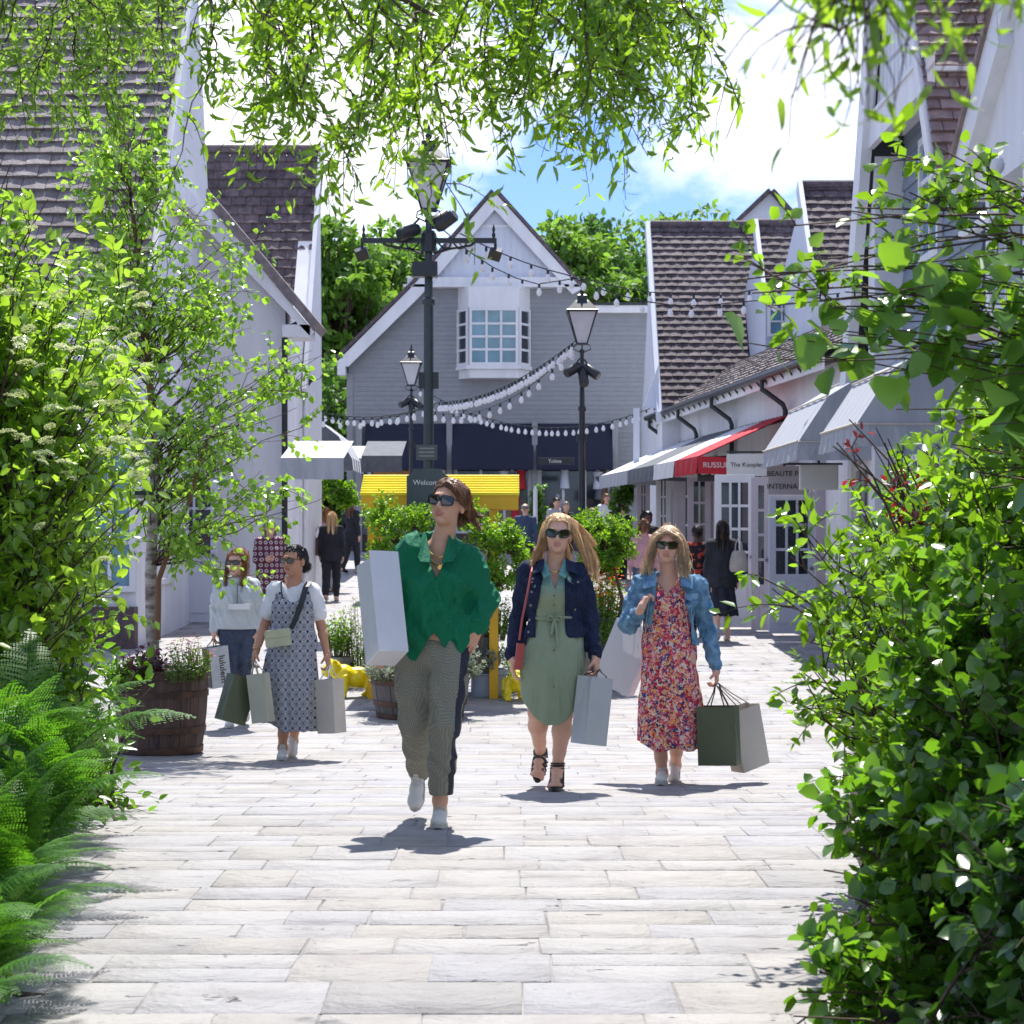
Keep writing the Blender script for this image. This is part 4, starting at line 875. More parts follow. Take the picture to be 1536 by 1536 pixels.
# ---- sitting bulldog figures painted yellow
# (built with the distance-field sculptor further down)
# ================================================================ DISTANCE-FIELD SCULPTING
_lat = np.random.default_rng(5).random((32, 32, 32)).astype(np.float32)
def vnoise(x, y, z):
    xi = np.floor(x).astype(int); yi = np.floor(y).astype(int); zi = np.floor(z).astype(int)
    fx, fy, fz = x - xi, y - yi, z - zi
    fx, fy, fz = [f * f * (3 - 2 * f) for f in (fx, fy, fz)]
    g = lambda a, b, c: _lat[(xi + a) & 31, (yi + b) & 31, (zi + c) & 31]
    l = lambda a, b, t: a + (b - a) * t
    return l(l(l(g(0, 0, 0), g(1, 0, 0), fx), l(g(0, 1, 0), g(1, 1, 0), fx), fy), l(l(g(0, 0, 1), g(1, 0, 1), fx), l(g(0, 1, 1), g(1, 1, 1), fx), fy), fz)
class Field:
    def __init__(s, lo, hi, h):
        s.lo = np.array(lo, float); s.h = h; n = np.ceil((np.array(hi, float) - s.lo) / h).astype(int) + 2
        s.ax = [(s.lo[i] + np.arange(n[i]) * h).astype(np.float32) for i in range(3)]
        s.D = np.full(tuple(n), .3, np.float32)
    def _sl(s, lo, hi, m=.05):
        r = []
        for i in range(3):
            a = int(np.clip((lo[i] - m - s.lo[i]) / s.h, 0, len(s.ax[i]) - 1)); b = int(np.clip((hi[i] + m - s.lo[i]) / s.h + 2, 1, len(s.ax[i])))
            r.append(slice(a, max(b, a + 1)))
        return tuple(r), s.ax[0][r[0]][:, None, None], s.ax[1][r[1]][None, :, None], s.ax[2][r[2]][None, None, :]
    def _u(s, sl, d, k):
        A = s.D[sl]
        if k > 0:
            hh = np.clip(.5 + .5 * (A - d) / k, 0, 1); s.D[sl] = A * (1 - hh) + d * hh - k * hh * (1 - hh)
        else: s.D[sl] = np.minimum(A, d)
        return s
    def cap(s, a, r0, b, r1, k=.02, sub=False):
        a = np.array(a, float); b = np.array(b, float); R_ = max(r0, r1)
        sl, X, Y, Z = s._sl(np.minimum(a, b) - R_, np.maximum(a, b) + R_); ba = b - a; L2 = max(1e-9, ba @ ba)
        t = np.clip(((X - a[0]) * ba[0] + (Y - a[1]) * ba[1] + (Z - a[2]) * ba[2]) / L2, 0, 1)
        d = np.sqrt((X - a[0] - t * ba[0]) ** 2 + (Y - a[1] - t * ba[1]) ** 2 + (Z - a[2] - t * ba[2]) ** 2) - (r0 + (r1 - r0) * t)
        if sub: s.D[sl] = np.maximum(s.D[sl], -d); return s
        return s._u(sl, d, k)
    def chain(s, pts, k=.02):
        for (a, r0), (b, r1) in zip(pts[:-1], pts[1:]): s.cap(a, r0, b, r1, k)
        return s
    def ell(s, c, r, R=None, k=.02, sub=False):
        c = np.array(c, float); m = max(r); sl, X, Y, Z = s._sl(c - m, c + m); x, y, z = X - c[0], Y - c[1], Z - c[2]
        if R is not None:
            M = np.array(R.transposed()) if isinstance(R, Matrix) else np.array(R).T
            x, y, z = M[0, 0] * x + M[0, 1] * y + M[0, 2] * z, M[1, 0] * x + M[1, 1] * y + M[1, 2] * z, M[2, 0] * x + M[2, 1] * y + M[2, 2] * z
        k0 = np.sqrt((x / r[0]) ** 2 + (y / r[1]) ** 2 + (z / r[2]) ** 2); k1 = np.sqrt((x / r[0] ** 2) ** 2 + (y / r[1] ** 2) ** 2 + (z / r[2] ** 2) ** 2)
        d = k0 * (k0 - 1) / np.maximum(k1, 1e-6)
        if sub: s.D[sl] = np.maximum(s.D[sl], -d); return s
        return s._u(sl, d, k)
    def box(s, c, r, R=None, rd=.01, k=.01, sub=False):
        c = np.array(c, float); m = math.sqrt(r[0] ** 2 + r[1] ** 2 + r[2] ** 2); sl, X, Y, Z = s._sl(c - m, c + m); x, y, z = X - c[0], Y - c[1], Z - c[2]
        if R is not None:
            M = np.array(R.transposed()); x, y, z = M[0, 0] * x + M[0, 1] * y + M[0, 2] * z, M[1, 0] * x + M[1, 1] * y + M[1, 2] * z, M[2, 0] * x + M[2, 1] * y + M[2, 2] * z
        a, b, c_ = np.abs(x) - r[0] + rd, np.abs(y) - r[1] + rd, np.abs(z) - r[2] + rd
        d = np.sqrt(np.maximum(a, 0) ** 2 + np.maximum(b, 0) ** 2 + np.maximum(c_, 0) ** 2) + np.minimum(np.maximum(a, np.maximum(b, c_)), 0) - rd
        if sub: s.D[sl] = np.maximum(s.D[sl], -d); return s
        return s._u(sl, d, k)
    def loft(s, rows, k=.02, folds=None, cap_top=.02):
        """rows: (z, cx, cy, rx, ry) from low to high; folds(theta, z) -> relative radius change"""
        rows = sorted(rows); A = np.array(rows, float); R_ = A[:, 3:].max()
        lo = (A[:, 1].min() - R_, A[:, 2].min() - R_, A[0, 0]); hi = (A[:, 1].max() + R_, A[:, 2].max() + R_, A[-1, 0])
        sl, X, Y, Z = s._sl(lo, hi, .08); z = Z[0, 0]
        # smooth interpolation
        I = [np.interp(z, A[:, 0], A[:, i])[None, None, :] for i in range(1, 5)]
        x, y = (X - I[0]), (Y - I[1]); th = np.arctan2(y, x)
        f = 1.
        if folds is not None: f = 1 + folds(th, Z)
        q = np.sqrt((x / I[2]) ** 2 + (y / I[3]) ** 2)
        d = (q - f) * (I[2] * I[3]) / np.sqrt((I[3] * np.cos(th)) ** 2 + (I[2] * np.sin(th)) ** 2)
        d = np.maximum(d * .9, np.maximum(A[0, 0] - Z, Z - A[-1, 0]))
        return s._u(sl, d, k)
    def clip(s, fn):
        X, Y, Z = s.ax[0][:, None, None], s.ax[1][None, :, None], s.ax[2][None, None, :]
        s.D = np.maximum(s.D, fn(X, Y, Z).astype(np.float32)); return s
    def folds(s, amp, fr, seed=0, ridge=True, shear=0.):
        m = np.abs(s.D) < .035; i, j, k = np.nonzero(m); x, y, z = s.ax[0][i], s.ax[1][j], s.ax[2][k]
        x = x + 40 + seed * 3.1; y = y + 40; z = z + 40
        w1 = vnoise(x * 5, y * 5, z * 5) * .12
        n = vnoise((x + w1 + shear * z) * fr[0], y * fr[1], (z + w1) * fr[2])
        if ridge: n = 1 - np.abs(2 * n - 1) * 1.6
        n2 = vnoise((x - w1) * fr[0] * 2.1, y * fr[1] * 2.1, (z - shear * x) * fr[2] * 1.9)
        s.D[i, j, k] -= amp * (n * .75 + n2 * .35 - .5); return s
    def mesh(s):
        D = s.D; D[0] = D[-1] = .1; D[:, 0] = D[:, -1] = .1; D[:, :, 0] = D[:, :, -1] = .1
        I = D < 0; n = D.shape
        c = np.zeros(tuple(q - 1 for q in n), np.uint8)
        for a in (0, 1):
            for b in (0, 1):
                for e in (0, 1): c += I[a:n[0] - 1 + a, b:n[1] - 1 + b, e:n[2] - 1 + e]
        act = (c > 0) & (c < 8); idx = np.full(c.shape, -1, np.int32); ii = np.argwhere(act); idx[act] = np.arange(len(ii))
        cor = {(a, b, e): D[ii[:, 0] + a, ii[:, 1] + b, ii[:, 2] + e] for a in (0, 1) for b in (0, 1) for e in (0, 1)}
        P = np.zeros((len(ii), 3)); W_ = np.zeros(len(ii))
        for p in cor:
            for ax_ in range(3):
                if p[ax_] == 0:
                    q = list(p); q[ax_] = 1; q = tuple(q); v0, v1 = cor[p], cor[q]; m = (v0 < 0) != (v1 < 0)
                    t = np.where(m, v0 / np.where(m, v0 - v1, 1), 0)
                    for d_ in range(3): P[:, d_] += np.where(m, (t if d_ == ax_ else p[d_]), 0)
                    W_ += m
        V = s.lo + (ii + P / W_[:, None]) * s.h
        F = []
        for ax_ in range(3):
            o1, o2 = [q for q in range(3) if q != ax_]
            sa = [slice(None)] * 3; sb = [slice(None)] * 3; sa[ax_] = slice(0, -1); sb[ax_] = slice(1, None)
            ch = I[tuple(sa)] != I[tuple(sb)]; e = np.argwhere(ch)
            e = e[(e[:, o1] > 0) & (e[:, o2] > 0) & (e[:, o1] < n[o1] - 1) & (e[:, o2] < n[o2] - 1)]
            def cell(d1, d2):
                q = e.copy(); q[:, o1] -= d1; q[:, o2] -= d2; return idx[q[:, 0], q[:, 1], q[:, 2]]
            quad = np.stack([cell(0, 0), cell(1, 0), cell(1, 1), cell(0, 1)], 1)
            ins = I[e[:, 0], e[:, 1], e[:, 2]]
            flip = ins if ax_ != 1 else ~ins
            quad[~flip] = quad[~flip][:, ::-1]; F.append(quad)
        return V, np.concatenate(F)
    def build(s, name, mats, parent, mi=None, smooth=True):
        V, F = s.mesh(); m = None
        if mi is not None: m = mi(V[F].mean(1))
        return link(name, npmesh(name, V, F, mi=m), mats, parent, smooth)

def v3(*a): return Vector(a)
def lerp(a, b, t): return Vector(a).lerp(Vector(b), t)

def hand(F, w, d, pn, side, curl=.5, s=1., spread=.06, thumb=.6, k=.006):
    """w wrist, d finger direction, pn palm normal, side = direction of the thumb"""
    d = Vector(d).normalized(); pn = Vector(pn); pn = (pn - d * pn.dot(d)).normalized(); t = d.cross(pn).normalized()
    if t.dot(Vector(side)) < 0: t = -t
    w = Vector(w); R_ = Matrix((t, d, pn)).transposed()
    pc = w + d * .052 * s
    F.cap(w, .024 * s, w + d * .03 * s, .026 * s, .01)
    F.box(pc, (.039 * s, .045 * s, .0135 * s), R_, .012 * s, .012)
    for i, (off, L, r) in enumerate(((.029, .072, .0085), (.0095, .080, .009), (-.010, .074, .0085), (-.029, .058, .0075))):
        a = pc + d * .038 * s + t * off * s; dd = (d + t * off * spread * 14).normalized(); L *= s; r *= s; c = 0
        for f, cu in ((.44, .55), (.32, .95), (.24, .7)):
            c += curl * cu; q = a + (dd * math.cos(c) + pn * math.sin(c)) * L * f; F.cap(a, r, q, r * .92, .003); a = q; r *= .92
    a = w + d * .02 * s + t * .028 * s; q = a + (d * .65 + t * thumb + pn * .35).normalized() * .036 * s; F.cap(a, .0125 * s, q, .0105 * s, .008)
    q2 = q + (d * .9 + t * (thumb - .45) + pn * .45 * (1 + curl)).normalized() * .034 * s; F.cap(q, .0105 * s, q2, .0085 * s, .004)

def skin_mat(name, col, lip):
    a = mat(name, col, .5, tuple(c * .93 for c in col), 30, spec=.35); a.node_tree.nodes['Principled BSDF'].inputs['Subsurface Weight'].default_value = .12
    a.node_tree.nodes['Principled BSDF'].inputs['Subsurface Radius'].default_value = (.012, .005, .003)
    b = mat(name + '_lips', lip, .4, tuple(c * .9 for c in lip), 30); return [a, b, mat('eye_dark', (.03, .02, .015), .2)]

def head_frame(c, yaw, pitch, roll=0.): return Vector(c), Euler((pitch, roll, yaw), 'YXZ').to_matrix() if False else (Matrix.Rotation(yaw, 3, 'Z') @ Matrix.Rotation(roll, 3, 'Y') @ Matrix.Rotation(pitch, 3, 'X'))

def make_body(P, J, skin, H, h=.0048, feet='shoe', shape=1., name='person_body', bare_arm=True, eyes=False):
    """P parent; J joints in local metres; H head dict(c, yaw, pitch, roll, s)"""
    pts = np.array([list(v) for v in J.values()] + [list(H['c'] + Vector((0, 0, .12)))])
    lo = pts.min(0) - .16; hi = pts.max(0) + .14
    F = Field(lo, hi, h)
    hip = (J['hip_l'] + J['hip_r']) / 2; sh = (J['sh_l'] + J['sh_r']) / 2; s = shape
    ch = lerp(sh, hip, .28); wa = lerp(sh, hip, .66)
    F.ell(hip + v3(0, .005, .05), (.155 * s, .105 * s, .12), k=.03)
    F.ell(wa, (.118 * s, .085 * s, .12), k=.05); F.ell(ch, (.135 * s, .095 * s, .15), k=.05)
    for q in ('l', 'r'):
        sx = -1 if q == 'l' else 1
        F.ell(ch + v3(.062 * sx * s, -.062, -.01), (.058 * s, .055 * s, .055 * s), k=.025)
        S_, E_, W_ = J['sh_' + q], J['el_' + q], J['wr_' + q]
        F.cap(sh + v3(sx * .02, .005, .02), .05, S_ + v3(-.01 * sx, 0, -.005), .045, .04); F.chain([(S_, .048 * s), (lerp(S_, E_, .5), .042 * s), (E_, .034)], .02)
        F.chain([(E_, .034), (lerp(E_, W_, .3), .035), (W_, .0235)], .015)
        A_, K_, T_ = J['hip_' + q], J['kn_' + q], J['an_' + q]
        F.chain([(A_, .092 * s), (lerp(A_, K_, .5), .076 * s), (K_, .052)], .03)
        F.chain([(K_, .051), (lerp(K_, T_, .32) + v3(0, .012, 0), .055 * s), (lerp(K_, T_, .7), .038), (T_, .033)], .02)
        hl, to = J['heel_' + q], J['toe_' + q]
        if feet == 'bare':
            fw = (to - hl).normalized(); sd_ = fw.cross(v3(0, 0, 1)).normalized(); up = sd_.cross(fw)
            F.cap(T_, .034, hl + up * .03, .03, .02); F.chain([(T_ - fw * .0, .033), (lerp(hl, to, .55) + up * .035, .030), (lerp(hl, to, .8) + up * .02, .026)], .02)
            F.ell(lerp(hl, to, .78) + up * .016, (.044, .05, .018), Matrix((sd_, fw, up)).transposed(), .02)
            for i in range(5):
                o = (i - 2) * .0165 * (1 if q == 'l' else -1); a = lerp(hl, to, .88) + sd_ * o + up * .014; F.cap(a, .011, a + fw * (.035 - .006 * i if i else .04), .009 if i else .012, .003)
        else: F.cap(T_, .034, hl + v3(0, 0, .04), .03, .02); F.cap(T_, .033, lerp(hl, to, .5) + v3(0, 0, .03), .028, .02)
    # head
    c, R_ = head_frame(H['c'], H['yaw'], H['pitch'], H.get('roll', 0)); z = H.get('s', 1.)
    hp = lambda x, y, zz_: c + R_ @ (v3(x, y, zz_) * z)
    e = lambda x, y, q, a, b, d, k=.02: F.ell(hp(x, y, q), (a * z, b * z, d * z), R_, k)
    F.chain([(sh + v3(0, .012, .03), .062), (hp(0, .022, -.075), .048)], .03)
    e(0, .014, .034, .074, .095, .083); e(0, -.022, -.02, .060, .070, .080, .03); e(0, -.018, -.058, .052, .058, .042, .02); e(0, -.058, -.088, .024, .024, .018, .02)
    for sx in (-1, 1):
        e(sx * .036, -.062, -.022, .023, .020, .024, .02); e(sx * .077, .012, -.008, .010, .02, .030, .008); e(sx * .032, -.082, .010, .016, .012, .012, .008)
        e(sx * .011, -.094, -.027, .009, .010, .008, .006)
    e(0, -.079, .034, .045, .014, .012, .015)
    for sx in (-1, 1): e(sx * .042, -.066, -.008, .018, .014, .010, .012); e(sx * .030, -.070, -.060, .012, .010, .012, .015)
    F.cap(hp(0, -.086, .014), .007 * z, hp(0, -.107, -.022), .0105 * z, .008)
    e(0, -.088, -.0515, .022, .011, .006, .004); e(0, -.086, -.0605, .018, .0115, .0065, .004)
    # hands
    for q in ('l', 'r'):
        hd = J.get('hand_' + q)
        if hd is None: continue
        hand(F, J['wr_' + q], *H['hands'][q])
    ic = np.array(R_.transposed()); cc_ = np.array(c)
    def mi(C):
        l = (C - cc_) @ ic.T / z; m = np.zeros(len(C), int)
        m[(np.abs(l[:, 0]) < .0235) & (l[:, 1] < -.083) & (l[:, 2] > -.0675) & (l[:, 2] < -.0455)] = 1
        if eyes: m[(np.abs(np.abs(l[:, 0]) - .032) < .012) & (l[:, 1] < -.08) & (np.abs(l[:, 2] - .010) < .006)] = 2
        return m
    return F.build(name, skin, P, mi), (hp, R_, z)

def torso_vol(F, J, off, k=.04, s=1., bust=1., lo_w=1.):
    hip = (J['hip_l'] + J['hip_r']) / 2; sh = (J['sh_l'] + J['sh_r']) / 2; ch = lerp(sh, hip, .28); wa = lerp(sh, hip, .66)
    F.ell(hip + v3(0, .005, .05), ((.155 * s + off) * lo_w, .105 * s + off, .12 + off), k=.03); F.ell(wa, (.118 * s + off, .085 * s + off, .12 + off), k=k); F.ell(ch, (.135 * s + off, .095 * s + off, .15 + off), k=k)
    for q in ('l', 'r'):
        sx = -1 if q == 'l' else 1; S_ = J['sh_' + q]
        F.ell(ch + v3(.062 * sx * s, -.062, -.01), (.058 * s + off, .055 * s + off, .055 * s + off), k=.03)
        F.cap(sh + v3(sx * .02, .005, .012), .045 + off, S_ + v3(-.01 * sx, 0, -.005), .04 + off, .04)
def sleeve(F, J, q, r, t_end=1., k=.03):
    """r: radii at shoulder, mid upper arm, elbow, forearm end; t_end fraction along the forearm (or <0: fraction of upper arm)"""
    S_, E_, W_ = J['sh_' + q], J['el_' + q], J['wr_' + q]
    if t_end < 0: F.chain([(S_, r[0]), (lerp(S_, E_, -t_end), r[1])], k); return
    F.chain([(S_, r[0]), (lerp(S_, E_, .5), r[1]), (E_, r[2]), (lerp(E_, W_, t_end), r[3])], k)
def leg_vol(F, J, q, r, t_end=1., k=.03):
    A_, K_, T_ = J['hip_' + q], J['kn_' + q], J['an_' + q]
    F.chain([(A_, r[0]), (lerp(A_, K_, .5), r[1]), (K_, r[2]), (lerp(K_, T_, .5), r[3]), (lerp(K_, T_, t_end), r[4])], k)
def bounds(J, m=.22):
    pts = np.array([list(v) for v in J.values()]); return pts.min(0) - m, pts.max(0) + m
def shoes(P, J, m_up, m_sole, m_acc=None, s=1.):
    for q in ('l', 'r'):
        hl, to = J['heel_' + q], J['toe_' + q]; fw = (to - hl).normalized(); sd_ = fw.cross(v3(0, 0, 1))
        if sd_.length < .3: sd_ = v3(-1, 0, 0)
        sd_.normalize(); sd_ = sd_ * 1; up = sd_.cross(fw).normalized()
        if up.dot(J['kn_' + q] - hl) < 0: up = -up; sd_ = -sd_
        R_ = Matrix((sd_, fw, up)).transposed(); L = (to - hl).length
        lo = np.minimum(hl, to) - .12; hi = np.maximum(hl, to) + .14
        F = Field(lo, hi, .004); A = J['an_' + q]
        pt = lambda f, u, x=0.: hl + fw * L * f + up * u + sd_ * x
        F.ell(pt(.80, .036), (.040 * s, .20 * L, .030), R_, .01); F.ell(pt(.50, .045), (.037 * s, .28 * L, .042), R_, .02); F.ell(pt(.16, .05), (.033 * s, .16 * L, .048), R_, .02)
        F.cap(pt(.20, .06), .033 * s, lerp(pt(.22, .09), A, .45), .036 * s, .02)
        F.cap(pt(.45, .075), .012, pt(.30, .115), .014, .01)
        F.clip(lambda X, Y, Z: -((X - hl.x) * up.x + (Y - hl.y) * up.y + (Z - hl.z) * up.z) + .016)
        o = F.build('shoe', m_up, P)
        b = MB(); vs = []; n = 20
        for zz_ in (0, .022):
            for i in range(n):
                t = 2 * PI * i / n; f = .5 + .52 * math.cos(t); wd = .045 * s * (math.sin(t)) * (1 if f > .5 else .86)
                vs.append(pt(f, zz_ + (.008 if f > .95 else 0), wd * 1.03))
        b.add(vs, [tuple(range(n))[::-1], tuple(range(n, 2 * n))] + [(i, (i + 1) % n, (i + 1) % n + n, i + n) for i in range(n)])
        b.build('sole', m_sole, o, bevel=.004)
        b = MB()
        for i in range(5):
            f = .66 - i * .065; u = .068 + i * .010
            b.tube([pt(f, u - .012, -.024), pt(f - .01, u + .004, -.01), pt(f - .01, u + .004, .01), pt(f, u - .012, .024)], .0032, 5)
        b.build('lace', m_up if m_acc is None else m_sole, o)
        if m_acc is not None: MB().box(pt(.02, .085), (.034, .012, .03), R_).build('heel_tab', m_acc, o, bevel=.003)
def sunglasses(P, hf, m_frame, m_lens, w_=.031, hgt=.022, shape='square', y=-.101, z=.012):
    hp, R_, s = hf; M = R_
    def ring(cx, k=1.):
        out = []
        for i in range(16):
            t = 2 * PI * i / 16; c_, s_ = math.cos(t), math.sin(t); e = .55 if shape == 'square' else .85
            x = abs(c_) ** e * (1 if c_ > 0 else -1); zz_ = abs(s_) ** e * (1 if s_ > 0 else -1)
            if shape == 'cat' and zz_ > 0: zz_ += .25 * (x * (1 if cx > 0 else -1))
            out.append((cx + x * w_ * k, zz_ * hgt * k - (0.12 * hgt if shape != 'cat' else 0)))
        return out
    o = None; b = MB()
    for sx in (-1, 1):
        a = ring(sx * .036, 1.05 if shape == 'round' else 1.14); c_ = ring(sx * .036, .95 if shape == 'round' else .9); yy = lambda x: y + .5 * (abs(x) ** 2) * 4
        vs = [hp(x, yy(x), z + q) for x, q in a] + [hp(x, yy(x), z + q) for x, q in c_] + [hp(x, yy(x) + .006, z + q) for x, q in a] + [hp(x, yy(x) + .006, z + q) for x, q in c_]
        fs = []
        for i in range(16):
            j = (i + 1) % 16; fs += [(i, j, 16 + j, 16 + i), (32 + i, 48 + i, 48 + j, 32 + j), (i, 32 + i, 32 + j, j), (16 + i, 16 + j, 48 + j, 48 + i)]
        b.add(vs, fs)
        b.tube([hp(sx * .069, yy(.069) + .003, z + .008), hp(sx * .077, -.04, z + .006), hp(sx * .080, .02, z - .002), hp(sx * .078, .035, z - .016)], .0035 * s, 6)
    b.tube([hp(-.008, y - .0, z + .006), hp(0, y - .004, z + .010), hp(.008, y, z + .006)], .003 * s, 6)
    o = b.build('sunglasses', m_frame, P)
    for sx in (-1, 1):
        a = ring(sx * .036, .95); yy = lambda x: y + .5 * (abs(x) ** 2) * 4
        MB().add([hp(x, yy(x) + .003, z + q) for x, q in a], [tuple(range(16))]).build('lens', m_lens, o, fix=False)
    return o

def tubes_np(paths, rad, n=3):
    """many thin tapered strands: paths (N,K,3), rad (N,K)"""
    Nn, K, _ = paths.shape; T = np.gradient(paths, axis=1); T /= np.linalg.norm(T, axis=2, keepdims=True) + 1e-9
    ref = np.where(np.abs(T[..., 2:3]) > .9, np.array([1., 0, 0]), np.array([0, 0, 1.])); A = np.cross(T, ref); A /= np.linalg.norm(A, axis=2, keepdims=True) + 1e-9; Bn = np.cross(T, A)
    V = np.stack([paths + (A * math.cos(2 * PI * j / n) + Bn * math.sin(2 * PI * j / n)) * rad[..., None] for j in range(n)], 2)   # N,K,n,3
    base = (np.arange(Nn) * K * n)[:, None, None] + (np.arange(K - 1) * n)[None, :, None]; j = np.arange(n)[None, None, :]; j2 = (j + 1) % n
    F = np.stack([base + j, base + j2, base + n + j2, base + n + j], -1).reshape(-1, 4)
    return V.reshape(-1, 3), F
def make_hair(P, hf, m, locks, cap=(.083, .103, .091), hairline=.055, n=420, part=0., wave=.006, h=.005, seed=0, vol=.6, rad=.0022, back=True):
    """locks: list of (list of head-frame points, radius)"""
    hp, R_, s = hf; r = np.random.default_rng(seed + 3); locks = [([(p[0], p[1], min(p[2], .098)) for p in l], q) for l, q in locks]
    allp = [np.array(hp(*p)) for l, _ in locks for p in l] + [np.array(hp(x, y, z)) for x in (-.12, .12) for y in (-.12, .13) for z in (-.08, .14)]
    F = Field(np.min(allp, 0) - .06, np.max(allp, 0) + .06, h)
    F.ell(hp(0, .02, .042), tuple(q * s for q in cap), R_, 0)
    F.box(hp(0, -.13, hairline - .22), (.062 * s, .115 * s, .22 * s), R_, .03, sub=True)
    F.box(hp(0, -.14, -.2), (.2, .13 * s, .21 * s), R_, .01, sub=True)
    if not back: F.box(hp(0, .02, -.2), (.2, .2, .17 * s), R_, .01, sub=True)
    for l, rr in locks:
        q = [hp(*p) for p in l]; k_ = len(q)
        F.chain([(q[i], rr * s * vol * (1 - .45 * i / (k_ - 1))) for i in range(k_)], .012)
    F.folds(.012, (70, 70, 7), seed, True)
    V, Fc = F.mesh()
    paths = []; rads = []; K = 9
    per = max(8, n // max(1, len(locks)))
    for l, rr in locks:
        q = np.array([list(hp(*p)) for p in l]); t = np.linspace(0, len(q) - 1, K)
        c = np.stack([np.interp(t, np.arange(len(q)), q[:, i]) for i in range(3)], 1)
        c[1:-1] = (c[:-2] + 2 * c[1:-1] + c[2:]) / 4
        for _ in range(per):
            off = r.normal(0, 1, 3); off /= np.linalg.norm(off); off *= rr * s * r.uniform(.5, 1.1)
            ph = r.uniform(0, 6.28); fq = r.uniform(1.2, 2.4)
            tt = np.linspace(0, 1, K); wv = np.stack([np.sin(tt * 6.28 * fq + ph), np.cos(tt * 6.28 * fq + ph), 0 * tt], 1) * wave * tt[:, None]
            sc = (1 - .35 * tt + r.normal(0, .25) * tt ** 2)[:, None]; ln = r.uniform(.8, 1.06)
            cc2 = np.stack([np.interp(np.linspace(0, (K - 1) * min(ln, 1), K), np.arange(K), c[:, i]) for i in range(3)], 1)
            paths.append(cc2 + off * sc + wv); rads.append(rad * (1 - .75 * tt))
    # cap strands: combed from the parting down the sides and back
    for _ in range(n // 2):
        a = r.uniform(-PI * .95, PI * .95); tt = np.linspace(0, 1, K); ph0 = .08 + .25 * r.random(); ph = ph0 + (1.65 - ph0) * tt
        if abs(a) > PI * .5 + .25: pass
        rr = 1.01 + r.uniform(0, .035)
        x = np.sin(ph) * math.sin(a) * cap[0] * rr + part * (1 - tt); y = .02 + np.sin(ph) * math.cos(a) * cap[1] * rr; z = .042 + np.cos(ph) * cap[2] * rr
        if math.cos(a) < -.25: 
            m_ = (z > hairline + .012) ; 
            if m_.sum() < 3: continue
            K2 = m_.sum(); x, y, z = [np.interp(np.linspace(0, K2 - 1, K), np.arange(K), q) for q in (x, y, z)]
        paths.append(np.array([list(hp(*p)) for p in zip(x, y, z)])); rads.append(rad * (1 - .5 * tt))
    V2, F2 = tubes_np(np.array(paths), np.array(rads))
    me = npmesh('hair', np.concatenate([V, V2]), np.concatenate([Fc, F2 + len(V)]))
    return link('hair', me, m, P, True)
def hair_mat(name, c1, c2):
    m = mat(name, c1, .38, c2, 30, spec=.6, stretch=(1, 1, .12), isl=.3, trans=.3); return m

# ---- cloth patterns
def pat_mat(name, build, rough=.8, bump=.25):
    m = bpy.data.materials.new(name); nt, lk = nodes(m); b = nt['Principled BSDF']; b.inputs['Roughness'].default_value = rough; b.inputs['Specular IOR Level'].default_value = .25
    tc = N(nt, 'ShaderNodeTexCoord'); s = build(nt, lk, tc); lk.new(s, b.inputs['Base Color'])
    n2 = N(nt, 'ShaderNodeTexNoise', inp={'Scale': 90., 'Detail': 3.}); lk.new(tc.outputs['Object'], n2.inputs['Vector']); bp = N(nt, 'ShaderNodeBump', inp={'Strength': bump, 'Distance': .004}); lk.new(n2.outputs['Fac'], bp.inputs['Height']); lk.new(bp.outputs[0], b.inputs['Normal'])
    return m
def ramp(nt, stops, const=True):
    cr = N(nt, 'ShaderNodeValToRGB'); e = cr.color_ramp.elements
    if const: cr.color_ramp.interpolation = 'CONSTANT'
    e[0].position = stops[0][0]; e[0].color = c4(stops[0][1]); e[1].position = stops[1][0]; e[1].color = c4(stops[1][1])
    for p, c in stops[2:]: x = e.new(p); x.color = c4(c)
    return cr
def floral(scale, cols, ground):
    def f(nt, lk, tc):
        no = N(nt, 'ShaderNodeTexNoise', inp={'Scale': scale * .8, 'Detail': 2.}); lk.new(tc.outputs['Object'], no.inputs['Vector'])
        mx = N(nt, 'ShaderNodeMixRGB', inp={0: .06}); lk.new(tc.outputs['Object'], mx.inputs[1]); lk.new(no.outputs['Color'], mx.inputs[2])
        vo = N(nt, 'ShaderNodeTexVoronoi', inp={'Scale': scale}); lk.new(mx.outputs[0], vo.inputs['Vector'])
        sp = N(nt, 'ShaderNodeSeparateColor'); lk.new(vo.outputs['Color'], sp.inputs[0])
        n = len(cols); cr = ramp(nt, [(i / n, c) for i, c in enumerate(cols)]); lk.new(sp.outputs[0], cr.inputs[0])
        g = N(nt, 'ShaderNodeMath', operation='GREATER_THAN', inp={1: .72}); lk.new(vo.outputs['Distance'], g.inputs[0])
        m2 = N(nt, 'ShaderNodeMixRGB', inp={2: c4(ground)}); lk.new(g.outputs[0], m2.inputs[0]); lk.new(cr.outputs[0], m2.inputs[1]); return m2.outputs[0]
    return f
